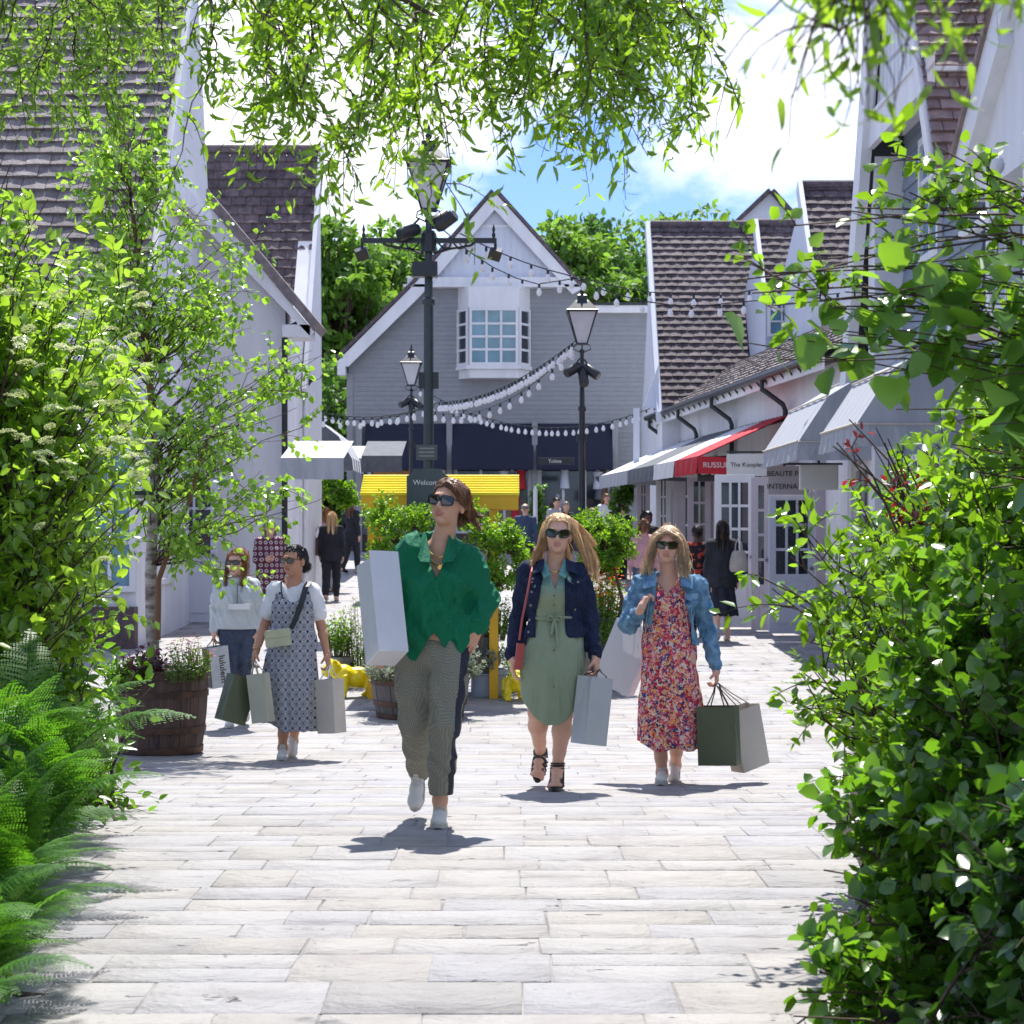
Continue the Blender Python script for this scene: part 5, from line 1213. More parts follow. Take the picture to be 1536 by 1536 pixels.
def rings(sx, sz, stops):
    def f(nt, lk, tc):
        sp = N(nt, 'ShaderNodeSeparateXYZ'); lk.new(tc.outputs['Object'], sp.inputs[0]); cb = N(nt, 'ShaderNodeCombineXYZ')
        lk.new(sp.outputs[0], cb.inputs[0]); lk.new(sp.outputs[2], cb.inputs[1])
        mp = N(nt, 'ShaderNodeMapping'); mp.inputs['Scale'].default_value = (sx, sz, 1); lk.new(cb.outputs[0], mp.inputs[0])
        vo = N(nt, 'ShaderNodeTexVoronoi', voronoi_dimensions='2D', inp={'Scale': 1., 'Randomness': 0.}); lk.new(mp.outputs[0], vo.inputs['Vector'])
        cr = ramp(nt, stops); lk.new(vo.outputs['Distance'], cr.inputs[0]); return cr.outputs[0]
    return f
def check(scale, a, b_):
    def f(nt, lk, tc):
        ch = N(nt, 'ShaderNodeTexChecker', inp={'Scale': scale, 'Color1': c4(a), 'Color2': c4(b_)}); mp = N(nt, 'ShaderNodeMapping'); mp.inputs['Rotation'].default_value = (0, .5, .3)
        lk.new(tc.outputs['Object'], mp.inputs[0]); lk.new(mp.outputs[0], ch.inputs[0]); return ch.outputs[0]
    return f
M_floral = pat_mat('floral_print', floral(62, [(.52, .03, .06), (.72, .56, .46), (.72, .22, .06), (.58, .06, .16), (.04, .06, .20), (.66, .20, .22), (.30, .015, .04), (.74, .34, .12), (.50, .03, .08), (.03, .04, .12)], (.72, .6, .52)))
NV, WH = (.018, .028, .07), (.58, .6, .62)
M_geo = pat_mat('navy_white_geometric_print', rings(19, 14, [(0, NV), (.14, WH), (.20, NV), (.30, WH), (.37, NV), (.46, WH), (.54, NV)]))
M_robe = pat_mat('maroon_ring_print', rings(13, 12, [(0, (.12, .03, .06)), (.16, (.5, .45, .47)), (.33, (.13, .035, .06)), (.52, (.05, .02, .04)), (.6, (.16, .05, .08))]))
M_redblk = pat_mat('black_red_floral', floral(22, [(.015, .012, .015), (.4, .05, .03), (.02, .015, .02), (.02, .015, .02)], (.015, .012, .014)))
M_tweed = pat_mat('olive_check_wool', check(150, (.27, .265, .22), (.15, .155, .13)))
M_green = mat('emerald_cotton', (.0, .16, .075), .75, (.0, .125, .058), 3, bump=.35, bscale=45, spec=.3)
M_navy = mat('navy_stretch', (.02, .025, .045), .8, (.014, .018, .035), 10)
M_denim_d = mat('dark_indigo_denim', (.022, .032, .075), .85, (.012, .018, .045), 40, bump=.3, bscale=200, spec=.2)
M_denim_l = mat('washed_blue_denim', (.20, .36, .50), .85, (.07, .17, .29), 16, bump=.35, bscale=160, spec=.2)
M_denim_m = mat('grey_blue_denim', (.07, .09, .14), .85, (.05, .065, .105), 25, bump=.3, bscale=180, spec=.2)
def sage_to_teal(nt, lk, tc):  # sage below, blending to teal towards the chest
    sp = N(nt, 'ShaderNodeSeparateXYZ'); lk.new(tc.outputs['Object'], sp.inputs[0]); mr = N(nt, 'ShaderNodeMapRange', inp={1: 1.0, 2: 1.32}); lk.new(sp.outputs[2], mr.inputs[0])
    cr = ramp(nt, [(0, (.25, .31, .22)), (1, (.13, .34, .35)), (.45, (.27, .31, .20))], False); lk.new(mr.outputs[0], cr.inputs[0]); return cr.outputs[0]
M_sage = pat_mat('sage_linen', sage_to_teal, .75, .3)
M_tee = mat('white_cotton', (.72, .73, .74), .85, (.66, .68, .7), 8, bump=.2, bscale=60)
M_shell = mat('pale_shell_fabric', (.60, .64, .66), .5, (.52, .57, .59), 7, bump=.3, bscale=30, trans=.15)
M_trainer = mat('white_leather', (.66, .66, .64), .5, (.6, .6, .58), 8); M_solew = mat('off_white_rubber', (.55, .55, .5), .6)
M_blkl = mat('black_leather', (.02, .02, .022), .4); M_gold = mat('gold_metal', (.75, .5, .15), .25, (.7, .45, .12), 9, metal=1.)
M_lens = mat('smoked_lens', (.02, .015, .012), .06, (.015, .012, .01), 3, spec=.9)
M_tort = mat('tortoiseshell', (.10, .035, .012), .25, (.02, .01, .008), 60)
M_sk1 = skin_mat('fair_skin', (.64, .36, .25), (.50, .19, .15)); M_sk2 = skin_mat('tanned_skin', (.48, .25, .155), (.36, .13, .09)); M_sk3 = skin_mat('pink_skin', (.68, .40, .29), (.54, .22, .18)); M_sk4 = skin_mat('deep_skin', (.12, .06, .04), (.12, .04, .03))
H_brn = hair_mat('chestnut_hair', (.36, .18, .09), (.14, .065, .035)); H_bld = hair_mat('blond_hair', (.95, .72, .42), (.72, .46, .22)); H_bl2 = hair_mat('ash_blond_hair', (.92, .74, .50), (.60, .42, .24)); H_blk = hair_mat('black_hair', (.02, .014, .012), (.008, .006, .006)); H_gin = hair_mat('ginger_hair', (.50, .24, .08), (.28, .11, .03)); H_gry = hair_mat('grey_hair', (.4, .36, .32), (.25, .22, .2)); H_dbr = hair_mat('dark_brown_hair', (.05, .028, .018), (.02, .012, .01))
M_bagw = mat('white_paper', (.66, .67, .72), .5, (.6, .61, .66), 3, bump=.08, trans=.1); M_bagg = mat('dark_green_paper', (.085, .105, .055), .4, (.07, .09, .045), 3, bump=.08); M_bagc = mat('cream_paper', (.42, .42, .32), .55, (.36, .36, .27), 3, bump=.08); M_bagk = mat('grey_kraft_paper', (.52, .48, .41), .6, (.46, .42, .36), 4, bump=.1); M_bags = mat('silver_grey_paper', (.42, .45, .47), .45, (.37, .4, .42), 3, bump=.08); M_inner = mat('orange_lining_paper', (.5, .2, .06), .6)

def paper_bag(px, py, Y, w_, h, d, rot, m, label, grip=None, hm=None, cat='shopping bag', inner=None, taper=1., group='paper shopping bags carried by the women', nohandle=False):
    """px,py: centre of the bag's mid height; grip: world point the handles run to"""
    c = at(px, py, Y); R_ = Euler(rot, 'YXZ').to_matrix(); base = c - R_ @ v3(0, 0, h / 2)
    o = emp('shopping_bag', base, rot=R_.to_euler(), label=label, cat=cat, group=group)
    a, b_ = w_ / 2, d / 2; g = .35 * b_
    vs = [(-a, -b_, 0), (a, -b_, 0), (a, b_, 0), (-a, b_, 0), (-a, -b_, h), (a, -b_, h), (a, b_, h), (-a, b_, h), (a, 0, b_ * 1.0), (-a, 0, b_ * 1.0), (a - g, 0, h), (-a + g, 0, h), (0, -b_ - .004, h * .5), (-a * taper, -b_ + .002, h * .3)]
    fs = [(0, 3, 2, 1), (0, 1, 12), (1, 5, 12), (5, 4, 12), (4, 0, 12), (2, 3, 7, 6), (1, 2, 8), (1, 8, 10, 5), (2, 6, 10, 8), (0, 9, 3), (0, 4, 11, 9), (3, 9, 11, 7)]
    bm_ = MB().add(vs[:13], fs).build('bag_body', m, o)
    MB().bb(-a + .004, a - .004, -b_ + .004, b_ - .004, .003, .006).build('base_card', m, o)
    if inner: MB().add([(-a + .003, -b_ + .002, h - .10), (a - .003, -b_ + .002, h - .10), (a - g - .003, 0, h - .03), (a - .003, b_ - .002, h - .02), (-a + .003, b_ - .002, h - .02), (-a + g + .003, 0, h - .03)], [(0, 1, 2, 3, 4, 5)]).build('lining', inner, o, fix=False)
    Mi = R_.transposed(); G_ = Mi @ (Vector(grip) - base) if grip is not None else v3(0, 0, h + .18)
    for sy in (() if nohandle else (-1, 1)):
        t = w_ * .24; top = G_
        MB().tube([(-t, sy * b_ * .9, h - .03), (-t * .9, sy * b_ * .8, h + .01), tuple(lerp((-t, sy * b_ * .8, h), top, .6)), tuple(top + v3(-.012, 0, 0)), tuple(top + v3(.012, 0, 0)), tuple(lerp((t, sy * b_ * .8, h), top, .6)), (t * .9, sy * b_ * .8, h + .01), (t, sy * b_ * .9, h - .03)], .0042, 6).build('handle', hm or M_blkl, o, True)
    return o
# ================================================================ THE FIVE WOMEN IN FRONT
def conv(px0, Y):
    B = Vector((gx(px0, Y), Y, gz(Y)))
    return B, (lambda px, py, dy=0.: at(px, py, Y + dy) - B)
def foot(J, q, heel, toe): J['heel_' + q] = heel; J['toe_' + q] = toe
def gnd(B, P, px, dy, z=.0):   # point on the ground in local metres
    return v3(gx(px, B.y + dy) - B.x, dy, gz(B.y + dy) - B.z + z)

# ---- 1 the woman in green
B, P = conv(650, 9.95)
o1 = emp('person', B, label='woman in emerald shirt and olive check trousers with a big white bag under her arm', cat='person', group='women walking towards us')
J = dict(sh_l=P(622, 826, .02), el_l=P(578, 905, .06), wr_l=P(556, 960, -.02), sh_r=P(699, 842, .0), el_r=P(727, 902, .05), wr_r=P(714, 941, -.04),
         hip_l=P(624, 978, .03), kn_l=P(622, 1082, .06), an_l=P(627, 1160, .42), hip_r=P(673, 978, .0), kn_r=P(667, 1085, -.10), an_r=P(660, 1200, .04))
foot(J, 'l', P(630, 1166, .47), P(622, 1219, .30)); foot(J, 'r', gnd(B, P, 661, .10), gnd(B, P, 657, -.15))
J['hand_l'] = P(553, 985, -.03); J['hand_r'] = P(706, 955, -.06)
Hd = dict(c=P(672, 757, -.02), yaw=-.42, pitch=-.14, roll=.10, s=1.0, hands=dict(l=((.12, -.3, -1), (1, .1, 0), (0, -1, .1), .55), r=((-.4, 0, -1), (-.3, 1, 0), (-1, 0, 0), .4)))
body1, hf1 = make_body(o1, J, M_sk1, Hd)
F = Field(*bounds(J), .006)
torso_vol(F, J, .03, .06); hipm = (J['hip_l'] + J['hip_r']) / 2
F.loft([(P(0, 992).z, P(648, 0).x, 0, .162, .13), (P(0, 930).z, P(650, 0).x, 0, .160, .13), (P(0, 870).z, P(656, 0).x, -.005, .158, .125), (P(0, 835).z, P(660, 0).x, 0, .13, .10)], .04, lambda t, z: .05 * np.sin(6 * t + z * 6) * np.clip((1.35 - z) * 1.6, 0, 1))
sleeve(F, J, 'l', (.078, .085, .075, .05), .45); sleeve(F, J, 'r', (.072, .074, .070, .056), .78, .015)
F.ell(lerp(J['sh_l'], J['el_l'], .55) + v3(.03, 0, 0), (.06, .08, .11), k=.05)
F.chain([(J['sh_l'] + v3(.06, .02, .045), .05), ((J['sh_l'] + J['sh_r']) / 2 + v3(.0, .05, .075), .058), (J['sh_r'] + v3(-.05, .02, .045), .05)], .03)
F.folds(.034, (10, 9, 5), 1, True, .5); F.folds(.014, (24, 22, 10), 4, True, -.5)
cx = P(652, 0).x; zl = [P(0, q).z for q in (948, 990, 962, 958)]
def hem(X, Y_, Z):
    u = np.abs(X - cx); L = np.interp(u.ravel(), [0, .02, .09, .12, .2, .4], [zl[0], zl[0] - .02, zl[1], zl[1] + .01, zl[3] + .02, zl[3] + .04]).reshape(u.shape)
    arm = ((X - J['wr_r'].x) ** 2 < .006) | (X - cx < -.24)
    return np.where(X - cx < -.21, -.1, L - Z)
F.clip(hem)
zv = P(0, 868).z
F.clip(lambda X, Y_, Z: np.where(Y_ < .03, np.minimum(.05, (Z - zv) * .42 - np.abs(X - P(656, 0).x)) + 0 * Y_, -.1))
F.cap((J['sh_l'] + J['sh_r']) / 2 + v3(.01, -.05, .115), .052, Hd['c'] + v3(-.01, -.02, -.02), .06, sub=True)
shirt = F.build('shirt', M_green, o1)
b = MB()   # collar flaps, placket, buttons, pocket, cuff
for sx in (-1, 1):
    n0 = P(657 + sx * 17, 803, -.04); tip = P(655 + sx * 24, 843, -.155); inn = P(655 + sx * 7, 845, -.158); bk = P(658 + sx * 22, 798, .05)
    b.prism([n0, bk, P(656 + sx * 33, 828, -.03), tip, inn], (0, -.008, .004))
b.build('collar', M_green, shirt, bevel=.003)
for i, py in enumerate((872, 896, 920, 940)): MB().lathe([(.006, -.002), (.006, .002)], P(652 - i * .5, py, -.165 + .004 * i), 10, rot=Matrix.Rotation(PI / 2, 3, 'X')).build('button', M_green, shirt)
b = MB(); cw = lerp(J['el_r'], J['wr_r'], .72); dcw = (J['wr_r'] - J['el_r']).normalized(); b.tube([cw, cw + dcw * .045], [.062, .058], 18); b.build('cuff', M_green, shirt, True)
F = Field(*bounds(J), .006)
for q in ('l', 'r'): leg_vol(F, J, q, (.105, .092, .072, .060, .053) if q == 'l' else (.105, .094, .072, .064, .058), .97 if q == 'l' else .95)
F.ell(hipm + v3(0, .005, .02), (.158, .12, .13), k=.04); F.folds(.018, (16, 14, 5), 2, True, .4)
F.clip(lambda X, Y_, Z: Z - P(0, 930).z + 0 * X)
_z = [J['an_r'].z, J['kn_r'].z, J['hip_r'].z]; _x = [J['an_r'].x, J['kn_r'].x, J['hip_r'].x]; _y = [J['an_r'].y, J['kn_r'].y, J['hip_r'].y]
hz_ = J['an_r'].z + .03
F.clip(lambda X, Y_, Z: np.where(X > (J['an_l'].x + J['an_r'].x) / 2, hz_ - Z, -.1) + 0 * Y_)
def stripe(C):
    ax_ = np.interp(C[:, 2], _z, _x); ay = np.interp(C[:, 2], _z, _y); th = np.arctan2(C[:, 1] - ay, C[:, 0] - ax_); return ((C[:, 0] > ax_) & (th > -.95) & (th < -.32)).astype(int)
tr = F.build('trousers', [M_tweed, M_navy], o1, stripe)
shoes(o1, J, M_trainer, M_solew, mat('green_leather', (.05, .25, .12), .5))
sunglasses(o1, hf1, M_blkl, M_lens, .031, .023)
LK = [([(0, .02, .115), (.07, .03, .08), (.085, .07, .0), (.08, .10, -.06)], .035), ([(-.02, .0, .12), (-.075, .03, .07), (-.075, .08, .0), (-.03, .12, -.07)], .03), ([(0, .08, .09), (.02, .11, .03), (.03, .11, -.04), (.04, .10, -.08)], .045),
      ([(.05, .06, .05), (.08, .10, .0), (.10, .12, -.02), (.135, .13, -.03)], .018), ([(.03, .10, .02), (.07, .13, -.03), (.095, .14, -.06), (.125, .15, -.09)], .02), ([(.0, -.06, .105), (.06, -.07, .075), (.085, -.03, .03), (.09, .03, -.01)], .018)]
make_hair(o1, hf1, H_brn, LK, part=-.02, n=620, seed=1, hairline=.078, wave=.008)
b = MB(); nb = (J['sh_l'] + J['sh_r']) / 2
for dz, rr_, drop in ((.052, .0032, .055), (.04, .0045, .085)):
    pts = [nb + v3(math.sin(a) * .066 + .003, -.03 - .052 * math.cos(a) ** 2 * (1 if math.cos(a) > 0 else -1) - .01, dz - drop * max(0, math.cos(a)) ** 1.2 * 1.0) for a in np.linspace(-PI * .62, PI * .62, 25)]
    b.tube(pts, rr_, 6)
b.lathe([(.012, -.0015), (.012, .0015)], nb + v3(.003, -.105, -.055), 14, rot=Matrix.Rotation(PI / 2, 3, 'X')); b.build('necklace', M_gold, o1, True)
MB().tube([J['wr_r'] + v3(.03, 0, .02), J['wr_r'] + v3(.03, 0, -.01)], .022, 10).build('watch', M_navy, o1)
paper_bag(573, 912, 9.72, .15, .52, .20, (math.radians(-24), math.radians(3), math.radians(24)), M_bagw, 'large plain white carrier bag hugged under the arm of the woman in green', nohandle=True)

# ---- 2 the woman in the dark denim jacket
B, P = conv(830, 12.0)
o2 = emp('person', B, label='woman in dark denim jacket and sage belted dress with long blond hair blowing sideways', cat='person', group='women walking towards us')
J = dict(sh_l=P(794, 858, .03), el_l=P(779, 924, .07), wr_l=P(768, 983, -.02), sh_r=P(868, 862, .03), el_r=P(884, 925, .07), wr_r=P(893, 983, -.04),
         hip_l=P(813, 975, .0), kn_l=P(805, 1068, .02), an_l=P(811, 1132, .33), hip_r=P(851, 975, .0), kn_r=P(846, 1070, -.04), an_r=P(836, 1152, .02))
foot(J, 'l', P(813, 1128, .38), P(806, 1168, .22)); foot(J, 'r', gnd(B, P, 836, .08, .02), gnd(B, P, 832, -.15, .02))
J['hand_l'] = P(767, 1008, -.03); J['hand_r'] = P(898, 1008, -.05)
Hd = dict(c=P(837, 803, -.02), yaw=-.05, pitch=.0, roll=.06, s=.98, hands=dict(l=((.05, -.1, -1), (1, .2, 0), (0, -1, 0), .45), r=((.1, -.05, -1), (-1, .2, 0), (0, -1, 0), 1.15)))
body2, hf2 = make_body(o2, J, M_sk3, Hd, feet='bare', shape=1.06)
zf = lambda py: P(0, py).z; xf = lambda px: P(px, 0).x
F = Field(*bounds(J), .0055)
torso_vol(F, J, .012, .06, 1.06)
F.loft([(zf(1084), xf(825), 0, .152, .135), (zf(1060), xf(826), 0, .176, .15), (zf(1000), xf(829), 0, .196, .155), (zf(965), xf(830), 0, .180, .14), (zf(930), xf(830), -.0, .128, .10), (zf(880), xf(832), -.01, .14, .11), (zf(860), xf(832), 0, .09, .08)], .03, lambda t, z: np.clip((zf(930) - z) * 2, 0, 1) * (.035 * np.sin(7 * t + 2 * z) + .02 * np.sin(13 * t)))
F.folds(.014, (15, 13, 4), 3, True, .3); F.folds(.006, (34, 30, 10), 5)
cx = xf(828); F.clip(lambda X, Y_, Z: (zf(1086) + 1.6 * (X - cx) ** 2 * 3) - Z + 0 * Y_)
F.clip(lambda X, Y_, Z: np.where(Y_ < .02, np.minimum(.05, (Z - zf(884)) * .30 - np.abs(X - xf(832))) + 0 * Y_, -.1))
F.cap((J['sh_l'] + J['sh_r']) / 2 + v3(0, -.03, .09), .056, Hd['c'], .06, sub=True)
dress = F.build('dress', M_sage, o2)
for sx in (-1, 1): MB().prism([P(832 + sx * 15, 838, -.03), P(832 + sx * 24, 850, -.05), P(832 + sx * 16, 868, -.13), P(832 + sx * 6, 862, -.13)], (0, -.006, .003)).build('collar', M_sage, dress, bevel=.002)
b = MB(); zb_ = zf(926)
b.tube([v3(xf(829) + math.sin(a) * .134, -.002 - math.cos(a) * .112, zb_ + .004 * math.sin(3 * a)) for a in np.linspace(0, 2 * PI, 33)], .009, 6)
for sx, L in ((-1, .085), (1, .085)): b.tube([v3(xf(831), -.122, zb_), v3(xf(831) + sx * .03, -.14, zb_ + .018), v3(xf(831) + sx * .045, -.135, zb_ - .015), v3(xf(831) + sx * .01, -.13, zb_ - .004)], .007, 6)
for sx, L in ((-1, .10), (1, .17)): b.tube([v3(xf(831), -.128, zb_), v3(xf(831) + sx * .012, -.140, zb_ - L * .5), v3(xf(831) + sx * .018, -.142, zb_ - L)], [.007, .009, .010], 6)
b.build('tie_belt', M_sage, dress, True)
for py in (893, 908, 950, 975, 1000, 1030): MB().lathe([(.0055, -.002), (.0055, .002)], P(831, py, -.128 if py < 940 else -.15), 8, rot=Matrix.Rotation(PI / 2, 3, 'X')).build('button', M_wood, dress)
F = Field(*bounds(J), .0055)
torso_vol(F, J, .032, .06, 1.06)
sleeve(F, J, 'l', (.066, .060, .052, .040), .97); sleeve(F, J, 'r', (.066, .060, .052, .040), .97)
F.folds(.014, (18, 16, 9), 6, True, .5); F.folds(.006, (40, 36, 24), 7)
xl, xr = xf(803), xf(847)
armz = lambda X: (X < xf(790)) | (X > xf(876))
F.clip(lambda X, Y_, Z: np.where(armz(X), -.1, zf(955) - Z) + 0 * Y_)
def opening(X, Y_, Z):
    t = np.clip((zf(850) - Z) / .30, 0, 1); a = xf(817) + (xl - xf(817)) * t; c = xf(846) + (xr - xf(846)) * t
    return np.where(Y_ < .01, np.minimum(X - a, c - X), -.1)
F.clip(opening)
F.cap((J['sh_l'] + J['sh_r']) / 2 + v3(0, -.02, .085), .062, Hd['c'], .066, sub=True)
jk = F.build('jacket', M_denim_d, o2)
for sx, q in ((-1, 0), (1, 1)):
    xa = 817 if sx < 0 else 848
    MB().prism([P(xa, 838, -.02), P(xa + sx * 18, 846, -.01), P(xa + sx * 19, 862, -.10), P(xa + sx * 2, 856, -.13)], (0, -.008, .004)).build('collar', M_denim_d, jk, bevel=.003)
    MB().prism([P(xa + sx * 9, 868, -.135), P(xa + sx * 29, 868, -.11), P(xa + sx * 29, 874, -.115), P(xa + sx * 19, 880, -.135), P(xa + sx * 9, 874, -.14)], (0, -.006, 0)).build('pocket_flap', M_denim_d, jk, bevel=.002)
    MB().lathe([(.007, -.002), (.007, .002)], P(xa + sx * 19, 873, -.142), 10, rot=Matrix.Rotation(PI / 2, 3, 'X')).build('button', M_zinc, jk)
for py in (868, 888, 908, 930, 948): MB().lathe([(.0075, -.002), (.0075, .002)], P(xf and 799 - (py - 868) * .08, py, -.14 + (py - 868) * .0003), 10, rot=Matrix.Rotation(PI / 2, 3, 'X')).build('button', M_zinc, jk)
for q in ('l', 'r'): MB().tube([lerp(J['el_' + q], J['wr_' + q], .86), lerp(J['el_' + q], J['wr_' + q], .99)], [.043, .041], 16).build('cuff', M_denim_d, jk, True)
for q in ('l', 'r'):   # strappy sandals
    hl, to = J['heel_' + q], J['toe_' + q]; fw = (to - hl).normalized(); sd_ = fw.cross(v3(0, 0, 1)).normalized(); up = sd_.cross(fw).normalized(); L = (to - hl).length
    pt = lambda f, u, x=0.: hl + fw * L * f + up * u + sd_ * x
    vs = []; n = 20
    for u in (-.02, .004):
        for i in range(n):
            t = 2 * PI * i / n; vs.append(pt(.53 + .56 * math.cos(t), u, .046 * math.sin(t) * (1 if math.cos(t) > 0 else .85)))
    so_ = MB().add(vs, [tuple(range(n))[::-1], tuple(range(n, 2 * n))] + [(i, (i + 1) % n, (i + 1) % n + n, i + n) for i in range(n)]).build('sandal', M_blkl, o2, bevel=.004)
    b = MB()
    for f0, f1, hh in ((.86, .70, .036), (.70, .86, .036), (.70, .54, .052), (.54, .70, .052), (.54, .38, .066), (.40, .54, .064)):
        b.tube([pt(f0, .0, -.045), pt((f0 * 2 + f1) / 3, hh * .8, -.032), pt((f0 + f1) / 2, hh + .008, 0), pt((f0 + f1 * 2) / 3, hh * .8, .032), pt(f1, .0, .045)], .0065, 6)
    A_ = J['an_' + q]
    for dz in (.0, .035, .07): b.tube([lerp(A_, J['kn_' + q], dz * 1.2) + sd_ * math.cos(a) * .040 + fw * math.sin(a) * .040 for a in np.linspace(0, 2 * PI, 17)], .006, 5)
    b.tube([pt(.2, .0, -.04), A_ + sd_ * -.038], .006, 5); b.tube([pt(.2, .0, .04), A_ + sd_ * .038], .006, 5); b.tube([pt(.0, .0, 0), A_ - fw * .04], .010, 5)
    b.build('strap', M_blkl, so_, True)
sunglasses(o2, hf2, M_blkl, M_lens, .033, .024, 'cat')
LK = [([(.0, -.0, .125), (-.06, -.01, .10), (-.088, -.01, .02), (-.10, -.0, -.06), (-.13, .0, -.13), (-.15, -.03, -.19)], .026), ([(-.02, .03, .12), (-.08, .05, .05), (-.10, .06, -.05), (-.11, .04, -.15), (-.16, .02, -.21)], .035),
      ([(0, .0, .125), (.06, -.01, .105), (.09, .0, .05), (.13, .02, -.03), (.17, .03, -.12), (.20, .02, -.22)], .030), ([(.02, .04, .12), (.09, .06, .07), (.14, .08, -.02), (.19, .08, -.12), (.22, .07, -.23)], .038),
      ([(.04, .06, .09), (.12, .09, .04), (.19, .10, -.05), (.24, .10, -.16), (.25, .09, -.26)], .030), ([(0, .09, .08), (.0, .11, 0), (.04, .11, -.1), (.08, .10, -.2)], .06), ([(.03, .05, .10), (.10, .07, .08), (.17, .09, .02), (.23, .10, -.05)], .018)]
make_hair(o2, hf2, H_bld, LK, part=-.01, n=950, seed=2, hairline=.088, wave=.010)
b = MB(); b.tube([P(800, 842, .03), P(797, 858, -.13), P(791, 890, -.17), P(783, 930, -.16), P(779, 960, -.13)], .007, 6)
cb = emp('crossbody_bag', B, label='slim red phone pouch strap worn by the woman in the dark denim jacket', cat='bag'); b.build('strap', mat('coral_red_leather', (.42, .08, .07), .5), cb, True)
MB().box(P(779, 985, -.10), (.05, .02, .16), (0, .12, .3)).build('pouch', mat('coral_red_leather', (.42, .08, .07), .5), cb, bevel=.006)
MB().tube([(J['sh_l'] + J['sh_r']) / 2 + v3(math.sin(a) * .06, -.045 - .05 * math.cos(a), .05 - .04 * math.cos(a)) for a in np.linspace(-1.8, 1.8, 17)], .003, 5).build('necklace', M_gold, o2, True)
paper_bag(888, 1066, 11.85, .17, .40, .13, (0, math.radians(8), math.radians(38)), M_bags, 'silver-grey paper bag hanging from the hand of the woman in dark denim', grip=B + J['hand_r'] + v3(0, 0, .015))

# ---- 3 the woman in the floral dress
B, P = conv(1000, 12.45)
o3 = emp('person', B, label='woman in light blue denim jacket and long floral dress with shoulder-length blond hair', cat='person', group='women walking towards us')
J = dict(sh_l=P(964, 876, .03), el_l=P(943, 936, .04), wr_l=P(960, 916, -.14), sh_r=P(1044, 880, .03), el_r=P(1062, 945, .07), wr_r=P(1074, 1000, .0),
         hip_l=P(984, 985, .0), kn_l=P(988, 1080, -.05), an_l=P(993, 1160, .03), hip_r=P(1022, 985, .0), kn_r=P(1018, 1080, .03), an_r=P(1013, 1148, .26))
foot(J, 'l', gnd(B, P, 994, .08), gnd(B, P, 991, -.16)); foot(J, 'r', P(1014, 1152, .34), P(1009, 1176, .16))
J['hand_l'] = P(967, 898, -.15); J['hand_r'] = P(1076, 1024, -.03)
Hd = dict(c=P(1001, 819, -.01), yaw=-.12, pitch=.02, roll=.05, s=.95, hands=dict(l=((.45, .1, 1), (.9, .3, -.3), (0, .2, 1), 1.25), r=((.06, -.05, -1), (-1, .1, 0), (0, -1, 0), 1.15)))
body3, hf3 = make_body(o3, J, M_sk3, Hd)
zf = lambda py, P=P: P(0, py).z; xf = lambda px, P=P: P(px, 0).x
F = Field(*bounds(J), .0055)
torso_vol(F, J, .010, .06)
F.loft([(zf(1122), xf(1008), 0, .215, .16), (zf(1085), xf(1006), 0, .20, .16), (zf(1010), xf(1003), 0, .180, .145), (zf(975), xf(1002), 0, .160, .13), (zf(925), xf(1000), 0, .118, .10), (zf(895), xf(1000), -.01, .13, .11)], .03,
       lambda t, z: np.clip((zf(960) - z) * 1.6, 0, 1) * (.07 * np.sin(5 * t + 1.2 * z + 1.) + .035 * np.sin(11 * t + 3 * z)))
F.folds(.018, (13, 12, 3.5), 9, True, .25); F.folds(.006, (34, 30, 10), 11)
F.clip(lambda X, Y_, Z: (zf(1122) + .02 * np.sin(X * 26) - .12 * (X - xf(1000))) - Z + 0 * Y_)
F.clip(lambda X, Y_, Z: np.where(Y_ < .02, np.minimum(.05, (Z - zf(890)) * .8 - np.abs(X - xf(1000))) + 0 * Y_, -.1))
F.clip(lambda X, Y_, Z: Z - zf(862) + 0 * X + 0 * Y_)
dress = F.build('dress', M_floral, o3)
F = Field(*bounds(J), .0055)
torso_vol(F, J, .030, .06)
sleeve(F, J, 'l', (.064, .060, .056, .042), .75); sleeve(F, J, 'r', (.064, .060, .052, .040), .98)
F.folds(.020, (18, 16, 9), 16, True, .5); F.folds(.009, (40, 36, 24), 17)
F.clip(lambda X, Y_, Z: np.where((X < xf(958)) | (X > xf(1052)), -.1, (zf(955) - .28 * (X - xf(1000))) - Z) + 0 * Y_)
def opening3(X, Y_, Z):
    t = np.clip((zf(870) - Z) / .30, 0, 1); a = xf(985) + (xf(976) - xf(985)) * t; c = xf(1018) + (xf(1036) - xf(1018)) * t
    return np.where(Y_ < .01, np.minimum(X - a, c - X), -.1)
F.clip(opening3)
F.cap((J['sh_l'] + J['sh_r']) / 2 + v3(0, -.03, .085), .066, Hd['c'], .066, sub=True)
jk = F.build('jacket', M_denim_l, o3)
for sx in (-1, 1):
    xa = 984 if sx < 0 else 1020
    MB().prism([P(xa, 857, -.02), P(xa + sx * 20, 866, -.01), P(xa + sx * 19, 884, -.09), P(xa + sx * 1, 880, -.13)], (0, -.008, .004)).build('collar', M_denim_l, jk, bevel=.003)
    MB().prism([P(xa + sx * 8, 892, -.125), P(xa + sx * 27, 890, -.10), P(xa + sx * 27, 896, -.105), P(xa + sx * 18, 903, -.125), P(xa + sx * 8, 898, -.13)], (0, -.006, 0)).build('pocket_flap', M_denim_l, jk, bevel=.002)
for py in (880, 897, 915, 933, 950): MB().lathe([(.007, -.002), (.007, .002)], P(1022 + (py - 880) * .20, py, -.135), 10, rot=Matrix.Rotation(PI / 2, 3, 'X')).build('button', M_wood, jk)
MB().tube([lerp(J['el_r'], J['wr_r'], .88), lerp(J['el_r'], J['wr_r'], 1.0)], [.043, .042], 16).build('cuff', M_denim_l, jk, True)
